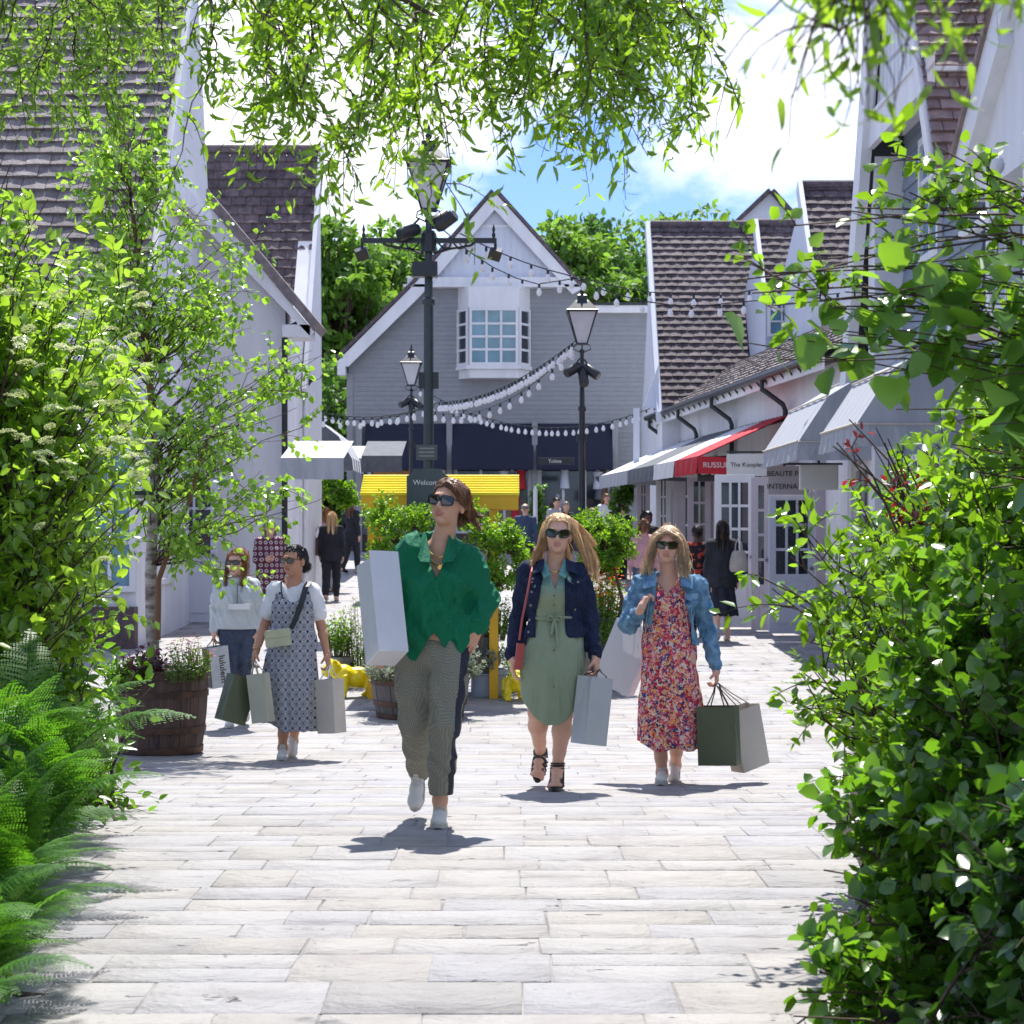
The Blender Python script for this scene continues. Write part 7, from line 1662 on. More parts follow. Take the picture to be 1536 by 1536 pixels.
def shell(r, n, c, rad, inner=.55, half=None):
    """random points in an ellipsoid, denser towards its skin"""
    d = unit(r.normal(0, 1, (n * 3, 3)))
    if half is not None: d = d[(d @ np.array(half)) > -.35]
    d = d[:n]; q = (inner + (1 - inner) * r.random((len(d), 1)) ** .6); return np.array(c) + d * np.array(rad) * q
def shrub(name, label, base, c, rad, n_sh, tw, lv, L, lm, t='ovate', seed=0, Az=0., sr=.011, spread=.25, wl=.55, inner=.5, half=(0, -1, .2), tl=(.15, .35), group=None, twm=None, cat='shrub', xmin=None, extra=None, droop=.1):
    r = np.random.default_rng(seed); B = np.array([base[0], base[1], gz(base[1])]); o = emp(name, B, label=label, cat=cat, group=group)
    C = shell(r, n_sh, c, rad, inner, half) - B
    if extra is not None: C = np.concatenate([C, np.array(extra) - B])
    C[:, 2] = np.maximum(C[:, 2], .08)
    A = np.stack([r.normal(0, spread, len(C)), r.normal(0, spread, len(C)), np.zeros(len(C)) - .02], 1) + C * np.array([.25 if not Az else 0, .25 if not Az else 0, 0]); A[:, 2] += Az * np.clip(r.uniform(.3, 1, len(C)), 0, 1) * np.minimum(1, C[:, 2] / max(Az, .01))
    bend = np.stack([-C[:, 0] * .15, -C[:, 1] * .15, C[:, 2] * .22], 1); p = shoots(r, A, C, bend, 8, .025)
    stems_obj('stem', p, np.linspace(sr, .0025, 8)[None].repeat(len(C), 0), twm or M_twig, o, 4)
    if Az: MB().tube([(0, 0, -.05), (.02, 0, Az * .5), (0, 0, Az)], [.035, .03, .02], 8).build('trunk', M_bark, o, True)
    q = twigs_on(r, p, tw, .22, tl); stems_obj('twig', q, np.linspace(.0035, .0012, 5)[None].repeat(len(q), 0), twm or M_twig, o, 3)
    P, D, Nn = leaves_on(r, q, lv, .15, droop=droop); n = len(P); Ls = L * r.uniform(.6, 1.15, n)
    leaf_obj('leaves', P, D, Nn, Ls, Ls * wl, t, lm, o); return o, q, r, B

# ---- left: flowering dogwood shrub
o, q, r, B = shrub('dogwood_shrub', 'tall light green shrub with flat cream flower heads filling the left edge', (-3.1, 10.1), (-3.36, 10.1, 1.75), (1.42, 1.3, 1.72), 760, 10, 8, .080, GRN, seed=21, half=(.5, -.8, .3), inner=.62,
                    extra=[tuple(at(a, b_, y)) for a, b_, y in ((5, 265, 9.8), (70, 300, 9.9), (100, 360, 9.7), (150, 415, 9.8), (180, 440, 9.6), (190, 480, 9.7), (205, 545, 9.6), (212, 620, 9.6), (205, 700, 9.4), (195, 760, 9.3), (180, 830, 9.2), (175, 880, 9.2), (160, 920, 9.0), (10, 240, 9.5), (50, 330, 9.3), (120, 440, 9.2))])
M_flo = mat('cream_petal', (.70, .74, .42), .8, (.58, .66, .30), 60, trans=.25)
fm = []
for k_ in range(3):
    rr = np.random.default_rng(k_); n = 130; a = rr.uniform(0, 6.28, n); d = np.sqrt(rr.random(n)) * .042; P = np.stack([np.cos(a) * d, np.sin(a) * d, .018 - d * d * 9 + rr.normal(0, .002, n)], 1)
    D = unit(np.stack([rr.normal(0, 1, n), rr.normal(0, 1, n), rr.uniform(0, .5, n)], 1)); V, F4, F3 = leaf_arrays(P, D, np.tile([0, 0, 1.], (n, 1)) + rr.normal(0, .2, (n, 3)), np.full(n, .011), np.full(n, .010), 'quad')
    me = npmesh('flower_head', V, F4, F3); me.materials.append(M_flo); fm.append(me)
Q = [tuple(np.array(at(a, b_, y)) - B) for a, b_, y in ((45, 345, 9.1), (95, 395, 9.1), (150, 400, 9.3), (85, 410, 9.0), (190, 430, 9.2), (15, 440, 8.9), (60, 460, 8.9), (165, 495, 9.1), (200, 505, 9.2), (145, 515, 9.0), (90, 520, 8.8), (115, 525, 8.9), (170, 525, 9.1), (220, 550, 9.2), (60, 550, 8.8), (90, 560, 8.8), (175, 575, 9), (215, 570, 9.2), (15, 595, 8.7), (110, 615, 8.8), (135, 625, 8.9), (10, 650, 8.7), (40, 660, 8.7), (70, 665, 8.8), (205, 665, 9), (225, 705, 9.1), (195, 660, 9), (60, 790, 8.6), (155, 840, 8.8), (200, 840, 8.9), (100, 300, 9.5), (20, 350, 9.3), (30, 520, 8.9), (130, 470, 9.1))]
for _ in range(40): Q.append(tuple(np.array(at(rnd.uniform(5, 225), rnd.uniform(430, 720), rnd.uniform(8.8, 9.3))) - B))
for i, p in enumerate(Q):
    f = bpy.data.objects.new('flower_head', fm[i % 3]); COL.objects.link(f); f.parent = o; f.location = p; f.rotation_euler = (rnd.uniform(-.2, .6), rnd.uniform(-.3, .4), rnd.uniform(0, 6)); s_ = rnd.uniform(.55, 1.05); f.scale = (s_,) * 3

# ---- ferns: two frond meshes shared by every clump
def frond(seed, L=.95):
    r = np.random.default_rng(seed); K = 16; t = np.linspace(0, 1, K); x = L * (t * .78); z = L * (.85 * t - .62 * t ** 2.2); y = .04 * np.sin(t * 3) ; R = np.stack([x, y, z], 1)
    npair = 34; tp = np.linspace(.12, .99, npair); P0 = np.stack([np.interp(tp, t, R[:, i]) for i in range(3)], 1); T = unit(np.gradient(R, axis=0)); T0 = np.stack([np.interp(tp, t, T[:, i]) for i in range(3)], 1)
    Ps, Ds, Ns, Ls, Ws = [], [], [], [], []
    for sgn in (-1, 1):
        sd = np.array([0, sgn, 0.]); PL = .17 * np.sin(np.clip(tp * 1.02, 0, 1) ** .75 * PI) ** .8 + .01
        for i in range(npair):
            d = unit(sd + T0[i] * .35 + r.normal(0, .05, 3)); up = unit(np.cross(d, T0[i]) * sgn); up = up if up[2] > 0 else -up; m = max(3, int(PL[i] / .011))
            for j in range(m):
                f = (j + .5) / m; c = P0[i] + d * PL[i] * f + np.array([0, 0, -.25]) * PL[i] * f * f; w = .022 * (1 - f) ** .6 * (PL[i] / .17) ** .5 + .003
                for s2 in (-1, 1):
                    e = unit(T0[i] * s2 + d * .5); Ps.append(c); Ds.append(e); Ns.append(up); Ls.append(w); Ws.append(.011)
    V, F4, F3 = leaf_arrays(np.array(Ps), np.array(Ds), np.array(Ns), np.array(Ls), np.array(Ws), 'quad')
    V2, F2 = tubes_np(R[None], np.linspace(.004, .001, K)[None], 4); me = npmesh('frond', np.concatenate([V, V2]), np.concatenate([F4, F2 + len(V)]), F3); me.materials.append(GRN_F); return me
FR = [frond(1), frond(2, 1.05), frond(5, .8)]
fern_lab = ['lowest fern half cut off by the bottom edge at the left', 'small fern at the very bottom left, lowest in the picture', 'fern clump nearest the camera at the lower left corner', 'second fern clump from the lower left corner', 'fern clump by the path edge at lower left', 'bright fern clump halfway along the left bed', 'tall bright fern with fronds reaching over the path in front of the barrel', 'fern clump right under the flowering shrub', 'fern clump at the back of the left bed beside the barrel', 'fern clump deep in the left bed behind the nearest ones', 'fern deep in the left bed below the flowering shrub', 'shaded fern between the nearest clump and the picture edge', 'small fern at the back left of the bed']
for k_, (x, y, s_) in enumerate(((-1.50, 5.15, .60), (-1.58, 5.5, .62), (-1.64, 5.95, .74), (-1.70, 6.4, .80), (-1.80, 6.95, .88), (-1.95, 7.7, 1.0), (-2.1, 8.5, 1.15), (-2.25, 9.4, .95), (-2.65, 11.4, .8), (-2.2, 6.7, .95), (-2.5, 8.1, 1.15), (-2.0, 5.2, .8), (-2.6, 9.4, 1.2))):
    o = emp('fern', (x, y, gz(y) + .05), label=fern_lab[k_], cat='fern', group='ferns along the left bed')
    for j in range(24 if y < 9.5 else 16):
        f = bpy.data.objects.new('frond', FR[j % 3]); COL.objects.link(f); f.parent = o; f.location = (rnd.uniform(-.06, .06), rnd.uniform(-.06, .06), 0)
        f.rotation_euler = (rnd.uniform(-.2, .2), rnd.uniform(-1.15, -.1), j * 2.4 + rnd.uniform(-.3, .3)); g_ = s_ * rnd.uniform(.7, 1.1); f.scale = (g_, g_, g_)
# low leafy plants filling the left bed
for k_, (x, y, lab) in enumerate(((-2.45, 5.9, 'leafy ground plant among the nearest ferns at the left'), (-2.6, 7.3, 'broad-leaved plant behind the ferns at the left picture edge'), (-2.85, 8.9, 'leafy plant at the foot of the flowering shrub'), (-2.6, 10.6, 'bushy plant between the ferns and the barrel'))):
    shrub('leafy_plant', lab, (x, y), (x, y, gz(y) + .40), (.72, .8, .78), 130, 7, 6, .075, GRN_D if k_ % 2 else GRN, seed=40 + k_, inner=.3, cat='plant', group='leafy plants in the left bed')

# ---- willow overhead
def willow(name, label, trunk, limbs, tw_pts, seed, lm, leafL=.065, nl=30, wl=.26):
    r = np.random.default_rng(seed); B = Vector((trunk[0][0], trunk[0][1], gz(trunk[0][1]))); o = emp(name, B, label=label, cat='tree')
    b = MB(); b.tube([Vector(p) - B for p, _ in trunk_s(trunk)], [q for _, q in trunk_s(trunk)], 12); b.build('trunk', M_bark, o, True)
    for l in limbs: MB().tube([Vector(p[:3]) - B for p in l], [p[3] for p in l], 8).build('limb', M_bark, o, True)
    paths = []
    for (x0, y0, z0, x1, y1, z1) in tw_pts:
        K = 12; t = np.linspace(0, 1, K); p = np.stack([x0 + (x1 - x0) * t, y0 + (y1 - y0) * t, z0 + (z1 - z0) * t ** 1.15], 1); w = .09 * min(1.5, abs(z1 - z0) + .3)
        ph = r.uniform(0, 6.3, 2); p[:, 0] += w * np.sin(t * 7 + ph[0]) * t ** .5; p[:, 1] += w * np.cos(t * 6 + ph[1]); p[:, 2] += .03 * np.sin(t * 16 + ph[0]); p[:, 0] += .02 * np.sin(t * 23 + ph[1]); paths.append(p)
    paths = np.array(paths) - np.array(B); stems_obj('hanging_twig', paths, np.linspace(.006, .0015, 12)[None].repeat(len(paths), 0), M_twig, o, 4)
    q = twigs_on(r, paths, 9, .12, (.05, .20), up=.15); q[:, :, 2] -= (np.linspace(0, 1, 5) ** 2 * .06)[None]; q += r.normal(0, .006, q.shape) * np.linspace(0, 1, 5)[None, :, None]
    stems_obj('twig', q, np.linspace(.0025, .0010, 5)[None].repeat(len(q), 0), M_twig, o, 3)
    P, D, Nn = leaves_on(r, q, nl // 3, .1, ang=.9, up=.0, droop=.22); Nn = unit(r.normal(0, 1, P.shape)); P2, D2, N2 = leaves_on(r, paths, nl // 2, .3, ang=.9, droop=.3, up=0); N2 = unit(r.normal(0, 1, P2.shape))
    P = np.concatenate([P, P2]); D = np.concatenate([D, D2]); Nn = np.concatenate([Nn, N2]); L = leafL * r.uniform(.55, 1.2, len(P)); leaf_obj('leaves', P, D, Nn, L, L * wl, 'willow', lm, o); return o
def trunk_s(t): return [((x, y, z), rr) for x, y, z, rr in t]
r_ = np.random.default_rng(77); tw = []
bot = interp([(250, 60), (290, 300), (330, 250), (380, 190), (430, 215), (480, 300), (560, 290), (640, 330), (655, 385), (670, 300), (720, 265), (760, 250), (800, 200), (850, 270), (880, 215), (930, 250), (960, 170), (1000, 215), (1050, 250), (1090, 215), (1100, 60)])
den = interp([(250, .12), (300, .22), (360, .35), (450, .9), (600, 1.), (700, .8), (780, .55), (850, .6), (900, .95), (1080, .95), (1100, .3)])
while len(tw) < 92:
    px = r_.uniform(280, 1065)
    if r_.random() > den(px): continue
    y = r_.uniform(6.1, 7.3); e = bot(px) * (1 - .8 * r_.random() ** 1.5) - 12; p1 = at(px, e, y); z0 = zz(-70, y) + r_.uniform(0, .35); tw.append((p1.x + r_.normal(0, .15), y + r_.normal(0, .1), z0, p1.x, p1.y, p1.z))
willow('willow_tree', 'curly-leaved willow whose branches hang across the top of the picture', [(-3.6, 7.3, 0, .20), (-3.5, 7.25, 1.5, .17), (-3.2, 7.1, 3.0, .14), (-2.5, 6.9, 4.0, .11)],
       [[(-2.5, 6.9, 4.0, .10), (-1.6, 6.7, 4.25, .07), (-.5, 6.7, 4.2, .05), (.5, 6.7, 4.15, .035), (1.3, 6.6, 4.0, .02)], [(-2.0, 6.8, 4.1, .06), (-1.3, 6.4, 3.9, .03), (-.6, 6.3, 3.75, .018), (.3, 6.4, 3.8, .012)], [(-.9, 6.7, 4.2, .035), (-.8, 6.6, 3.75, .018), (-.55, 6.6, 3.4, .012), (-.25, 6.65, 3.25, .008)], [(-2.2, 6.9, 4.1, .05), (-1.5, 7.2, 4.2, .03), (0, 7.2, 4.1, .02), (.9, 7.1, 3.95, .012)]], tw, 5, GRN_W, .062)
tw = []; bot2 = interp([(-10, 230), (40, 240), (80, 225), (110, 225), (150, 150), (200, 110), (250, 70), (290, 20)])
while len(tw) < 22:
    px = r_.uniform(-20, 285); y = r_.uniform(7.6, 8.8); e = bot2(px) * (1 - .7 * r_.random() ** 1.5); p1 = at(px, e, y); tw.append((p1.x + r_.normal(0, .1), y, zz(-70, y) + .1, p1.x, p1.y, p1.z))
willow('willow_tree', 'paler willow foliage hanging in front of the big roof at the top left', [(-4.3, 8.6, 0, .18), (-4.2, 8.5, 2, .14), (-3.8, 8.3, 4.0, .10)], [[(-3.8, 8.3, 4.0, .08), (-3.0, 8.2, 4.6, .05), (-2.0, 8.2, 4.5, .03), (-1.3, 8.2, 4.3, .015)]], tw, 6, GRN_WL, .06, 36)
tw = []; bot3 = interp([(1180, 40), (1210, 130), (1240, 120), (1270, 165), (1300, 130), (1340, 40), (1380, 30), (1420, 60), (1470, 110), (1530, 95)])
while len(tw) < 11:
    px = r_.choice([r_.uniform(1230, 1400), r_.uniform(1235, 1310), r_.uniform(1500, 1540)]); y = r_.uniform(2.7, 3.3); e = bot3(px) * (1 - .7 * r_.random()) - 60 ; p1 = at(px, e - 15, y); tw.append((p1.x + r_.normal(0, .03), y, zz(-90, y), p1.x, p1.y, p1.z))
willow('willow_tree', 'close out-of-focus willow leaves dangling at the top right corner', [(2.3, 3.4, 0, .15), (2.2, 3.3, 1.6, .12), (1.9, 3.2, 2.7, .08)], [[(1.9, 3.2, 2.7, .06), (1.3, 3.1, 2.85, .03), (.8, 3.0, 2.75, .015), (.4, 3.0, 2.62, .008)]], tw, 7, GRN_W, .06, 9, .24)

# ---- birch in the barrel
Yb = 15.6; r = np.random.default_rng(31); B = np.array([gx(228, Yb), Yb, gz(Yb)]); o = emp('birch_tree', B, label='slender young birch with pale trunk standing in the big brown barrel', cat='tree')
tk = [at(a, b_, Yb) - Vector(B) for a, b_ in ((230, 1010), (228, 940), (226, 860), (229, 780), (233, 700), (228, 620), (222, 540), (212, 460), (206, 380), (196, 300), (186, 210), (180, 140))]
MB().tube(tk[:6], [.055, .050, .046, .042, .036, .030], 10).build('trunk', M_birch, o, True); MB().tube(tk[5:], [.030, .025, .020, .016, .012, .008, .004], 8).build('leader', mat('orange_brown_birch', (.20, .10, .05), .7), o, True)
MB().tube([at(a, b_, Yb - .1) - Vector(B) for a, b_ in ((236, 960), (238, 870), (262, 800), (285, 750), (300, 690), (330, 620))], [.026, .022, .018, .015, .011, .006], 8).build('branch', mat('orange_brown_birch', (.20, .10, .05), .7), o, True)
lft = interp([(120, 165), (200, 120), (280, 95), (360, 85), (450, 90), (560, 110), (680, 140), (800, 165), (900, 190)]); rgt = interp([(120, 215), (150, 250), (220, 285), (300, 300), (340, 350), (380, 385), (440, 378), (500, 420), (540, 455), (600, 440), (660, 420), (720, 400), (780, 380), (840, 320), (900, 250)])
C = []; tkn = np.array([list(p) for p in tk])
while len(C) < 190:
    py = r.uniform(130, 900); px = r.uniform(lft(py), rgt(py))
    if py > 720 and r.random() < .55 and px > 240: continue
    if py < 420 and r.random() < .45: continue
    if px < 200 and py > 500 and r.random() < .6: continue
    if py > 760 and px < 265: continue
    C.append(list(at(px, py, Yb + r.uniform(-.8, .8))))
for a, b_ in ((470, 530), (500, 525), (452, 560), (480, 560), (512, 600), (430, 720), (470, 735), (505, 738), (455, 745), (390, 870), (385, 340), (372, 380), (380, 430), (468, 520)): C.append(list(at(a, b_, Yb - .2)))
C = np.array(C) - B; zt = np.clip(C[:, 2] - .40 - .30 * np.abs(C[:, 0]), 1.45, 4.6); A = np.stack([np.interp(zt, tkn[:, 2], tkn[:, 0]), 0 * zt, zt], 1)
p = shoots(r, A, C, np.stack([C[:, 0] * .05, C[:, 1] * .05, .10 + 0 * zt], 1), 8, .045); stems_obj('branch', p, np.linspace(.006, .0015, 8)[None].repeat(len(C), 0), M_twig, o, 4)
q = twigs_on(r, p, 5, .35, (.12, .34), up=-.05); stems_obj('twig', q, np.linspace(.003, .001, 5)[None].repeat(len(q), 0), M_twig, o, 3)
P, D, Nn = leaves_on(r, q, 8, .1, droop=.7, up=.15, jit=.012); Nn = unit(r.normal(0, 1, P.shape) + np.array([0, -.2, .3])); L = .06 * r.uniform(.6, 1.15, len(P)); leaf_obj('leaves', P, D, Nn, L, L * .8, 'ovate', GRN_B, o)
f = emp('lantern_plate', at(230, 742, Yb - .15), rz=.12, label='flat dark rectangular lamp fixed to the birch trunk', cat='lamp')
MB().box((0, 0, 0), (.27, .20, .035), (-.12, 0, 0)).build('housing', M_black, f, bevel=.006); MB().tube([(-.06, .02, -.02), (-.14, .1, -.16)], .007, 6).build('bracket', M_black, f)
# plants in the barrel
def bedding(name, label, c, R_, h, n, L, lm, seed, t='ovate', wl=.5, flowers=None, cat='plant', group=None, fl_n=40, fs=.022):
    r = np.random.default_rng(seed); o = emp(name, c, label=label, cat=cat, group=group); m = max(6, n // 14)
    a = r.uniform(0, 6.28, m); d = np.sqrt(r.random(m)) * R_; C = np.stack([np.cos(a) * d * 1.15, np.sin(a) * d * 1.15, h * r.uniform(.35, 1, m) * (1 - .35 * (d / R_) ** 2)], 1); A = C * np.array([.6, .6, 0]) - np.array([0, 0, .03])
    p = shoots(r, A, C, np.zeros((m, 3)), 5, .008); stems_obj('stem', p, np.linspace(.004, .0015, 5)[None].repeat(m, 0), M_gtwig, o, 3)
    P, D, Nn = leaves_on(r, p, 14, .25, up=.8, jit=.012, droop=.0); Ls = L * r.uniform(.6, 1.1, len(P)); leaf_obj('leaves', P, D, Nn, Ls, Ls * wl, t, lm, o)
    if flowers is not None:
        k_ = r.integers(0, m, fl_n); P = C[k_] + r.normal(0, .02, (fl_n, 3)) + np.array([0, 0, .015]); Pn = np.repeat(P, 5, 0); a = np.tile(np.arange(5) * 1.2566, fl_n) + np.repeat(r.uniform(0, 6, fl_n), 5)
        D = np.stack([np.cos(a), np.sin(a), .35 + 0 * a], 1); leaf_obj('flowers', Pn, D, np.tile([0, 0, 1.], (len(Pn), 1)) + r.normal(0, .15, Pn.shape), np.full(len(Pn), fs), np.full(len(Pn), fs * .8), 'quad', flowers, o)
    return o
PINK = mat('pink_petal', (.55, .12, .22), .7, (.42, .07, .15), 40, trans=.3); PURP = mat('lilac_petal', (.40, .22, .50), .7, trans=.3); ORNG = mat('orange_petal', (.85, .22, .02), .7, (.75, .15, .01), 30, trans=.3); WHT = mat('white_petal', (.7, .7, .68), .7, trans=.3)
bz = BP.location.z + BH - .05
bedding('flowering_plant', 'tall pink flowering plant at the right of the brown barrel', (gx(288, 15.45), 15.4, bz), .15, .34, 700, .03, GRN_O, 1, flowers=PINK, fl_n=90, fs=.020)
bedding('flowering_plant', 'low blue-white flowering edging plant at the barrel rim', (gx(270, 15.3), 15.28, bz), .14, .15, 500, .02, GRN_D, 2, flowers=WHT, fl_n=60, fs=.014)
bedding('bedding_plant', 'dark purple-leaved plant at the base of the birch', (gx(222, 15.4), 15.35, bz), .16, .26, 500, .05, leafmat('purple_leaf', (.05, .02, .03), (.12, .05, .06), (.3, .06, .1), .3), 3, flowers=PURP, fl_n=40, fs=.02)
bedding('bedding_plant', 'green trailing plant on the left of the brown barrel', (gx(190, 15.3), 15.3, bz - .05), .17, .25, 600, .05, GRN_D, 4)
# ---- plants round the cart
def std_tree(name, label, base_px, Y, blobs, n, L, lm, seed, z0=.3, trunk=None, flowers=None, cat='tree', group='small trees around the yellow cart', t='ovate'):
    r = np.random.default_rng(seed); B = Vector((gx(base_px, Y), Y, gz(Y))); o = emp(name, B, label=label, cat=cat, group=group)
    cs = [(at(px, py, Y + dy) - B, rx * Y / FPX, rz_ * Y / FPX) for px, py, dy, rx, rz_ in blobs]; top = cs[0][0]
    tr = trunk or [(0, 0, z0), tuple(Vector((0, 0, z0)).lerp(top, .5) + Vector((.02, 0, 0))), tuple(top)]
    MB().tube(tr, [.028, .022, .010], 8).build('trunk', M_bark, o, True)
    PP = []; AA = []
    for c, rx, rz_ in cs:
        m = int(n / len(cs) / 30); C = shell(r, m, c, (rx, rx * .9, rz_), .35); PP.append(C); AA.append(np.tile(np.array(c) - np.array([0, 0, rz_ * .7]), (len(C), 1)))
    C = np.concatenate(PP); A = np.concatenate(AA); p = shoots(r, A, C, np.zeros(C.shape), 6, .012); stems_obj('branch', p, np.linspace(.006, .002, 6)[None].repeat(len(C), 0), M_twig, o, 3)
    q = twigs_on(r, p, 4, .4, (.05, .14)); P, D, Nn = leaves_on(r, q, 8, .1, up=.5, jit=.012); Ls = L * r.uniform(.6, 1.15, len(P)); leaf_obj('leaves', P, D, Nn, Ls, Ls * .62, t, lm, o)
    if flowers is not None:
        k_ = r.integers(0, len(q), 120); P = q[k_, -1]; Pn = np.repeat(P, 5, 0); a = np.tile(np.arange(5) * 1.2566, 120); D = np.stack([np.cos(a), .4 * np.sin(a) - .3, np.sin(a)], 1); leaf_obj('flowers', Pn, D, np.tile([0, -1., .2], (len(Pn), 1)), np.full(len(Pn), .028), np.full(len(Pn), .022), 'quad', flowers, o)
    return o
std_tree('small_tree', 'bushy bright green small tree at the left corner of the yellow cart', 590, 19.7, [(592, 790, 0, 42, 38), (575, 770, .1, 26, 22), (622, 775, -.1, 30, 26), (600, 845, 0, 38, 40), (570, 835, .1, 22, 30), (625, 890, 0, 30, 40)], 5200, .042, GRN_O, 50)
std_tree('small_tree', 'bright green small tree between the welcome board and the yellow post', 715, 19.8, [(735, 800, 0, 34, 34), (700, 770, .1, 30, 22), (765, 810, .1, 28, 30), (745, 860, 0, 30, 40), (785, 850, .2, 26, 40)], 5000, .042, GRN_O, 51)
std_tree('small_tree', 'round-headed bright green standard tree with bent brown trunk and orange flowers', 925, 21.4, [(905, 800, 0, 42, 36), (882, 790, .1, 24, 26), (932, 808, 0, 28, 34), (895, 845, 0, 32, 26)], 5200, .042, GRN_O, 52, z0=.55, trunk=[(0, 0, .5), (.06, 0, .95), (-.03, 0, 1.3), (-.08, 0, 1.5)][:3])
bedding('flowering_plant', 'orange flowering bush beneath the round standard tree', (gx(905, 21.5), 21.5, gz(21.5) + .62), .22, .75, 1500, .045, GRN_O, 53, flowers=ORNG, fl_n=140, fs=.035)
bedding('leafy_plant', 'dark leafy plant spilling from the square grey planter', (gx(900, 21.3), 21.3, gz(21.3) + .5), .22, .4, 900, .045, GRN_D, 54)
bedding('leafy_plant', 'light green leafy plant in the small grey pot left of the bulldog', (gx(508, 21.5), 21.5, gz(21.5) + .36), .15, .55, 900, .045, GRN_O, 55)
bedding('flowering_plant', 'bushy plant with small red flowers left of the white bag', (gx(540, 21.6), 21.6, gz(21.6) + .05), .16, 1.1, 900, .035, GRN_D, 56, flowers=PINK, fl_n=40, fs=.018)
bedding('silver_plant', 'silver-leaved plant trailing over the rim of the grey barrel', (gx(585, 18.5), 18.4, gz(18.5) + GH - .08), .22, .22, 700, .05, GRN_S, 57)
bedding('silver_plant', 'silver-leaved plant in the low grey tub', (gx(725, 20.5), 20.45, gz(20.5) + .3), .2, .32, 900, .05, GRN_S, 58)
bedding('silver_plant', 'variegated silver plant at the right of the grey barrel', (gx(690, 18.6), 18.6, gz(18.6) + GH - .08), .2, .35, 800, .05, GRN_S, 59)
bedding('flowering_plant', 'lilac flowering mound in the middle of the yellow cart', (gx(655, 20.8), 20.8, gz(20.8) + .62), .35, .35, 1500, .04, GRN_D, 60, flowers=PURP, fl_n=120, fs=.025)
bedding('leafy_plant', 'dark leafy mound at the right end of the yellow cart', (gx(745, 20.7), 20.6, gz(20.7) + .6), .25, .45, 1300, .045, GRN_D, 61, flowers=PURP, fl_n=60, fs=.025)
bedding('leafy_plant', 'dense green foliage low behind the sage dress', (gx(800, 21), 21, gz(21) + .02), .32, .85, 1600, .05, GRN_D, 62)
std_tree('bamboo_plant', 'airy bamboo-like tree in the stone planter at the left shops', 478, 40, [(470, 740, 0, 26, 50), (500, 725, 0, 26, 40), (455, 770, 0, 22, 30), (520, 745, 0, 16, 24)], 3600, .09, GRN_O, 63, z0=.7, group=None, cat='plant')
std_tree('potted_bush', 'dark rounded bush beside the right lantern lamp', 925, 44, [(930, 745, 0, 22, 26), (945, 735, 0, 16, 20)], 1800, .09, GRN_D, 64, group=None, cat='plant')
std_tree('topiary', 'dark conical topiary by the grey shop window', 806, 50, [(806, 760, 0, 16, 26), (806, 740, 0, 10, 20), (806, 785, 0, 20, 20)], 1800, .08, GRN_D, 65, group=None, cat='plant')

# ---- right side shrubs
ex = [tuple(at(a, b_, y)) for a, b_, y in ((1190, 760, 7.4), (1205, 775, 7.3), (1180, 830, 7.2), (1200, 800, 7.2), (1175, 885, 7.1), (1130, 868, 7.1), (1145, 870, 7.1), (1205, 900, 7.1), (1210, 950, 7.0), (1230, 1000, 6.9), (1215, 1020, 6.8), (1205, 1060, 6.8))]
shrub('small_leaf_shrub', 'dense small-leaved shrub with pointed sprays filling the right side at eye level', (2.25, 8.1), (2.5, 8.0, 1.08), (1.30, 1.2, 1.18), 560, 10, 8, .062, GRN_R, seed=81, half=(-.6, -.8, .2), inner=.6, extra=ex, twm=M_twig, tl=(.12, .28), sr=.006)
ex = [tuple(at(a, b_, y)) for a, b_, y in ((1340, 235, 6.3), (1345, 260, 6.3), (1325, 290, 6.3), (1400, 215, 6.3), (1420, 230, 6.3), (1410, 290, 6.3), (1380, 300, 6.2), (1100, 430, 6.0), (1085, 420, 6.0), (1130, 420, 6.0), (1170, 410, 6.0), (1200, 380, 6.1), (1180, 350, 6.1), (1240, 400, 6.1), (1280, 330, 6.2), (1300, 300, 6.2), (1260, 430, 6.1), (1450, 290, 6.2), (1500, 330, 6.1), (1230, 450, 6), (1160, 440, 6), (1290, 360, 6.2))]
shrub('arching_shrub', 'taller shrub whose arching sprays of small leaves cross the dark roof at the right', (2.75, 6.5), (1.78, 6.4, 1.85), (.42, .40, .48), 75, 7, 7, .060, GRN_R, seed=82, half=(-.5, -.6, .6), inner=.4, extra=ex, tl=(.08, .20), wl=.7, spread=.05, Az=1.9, sr=.007)
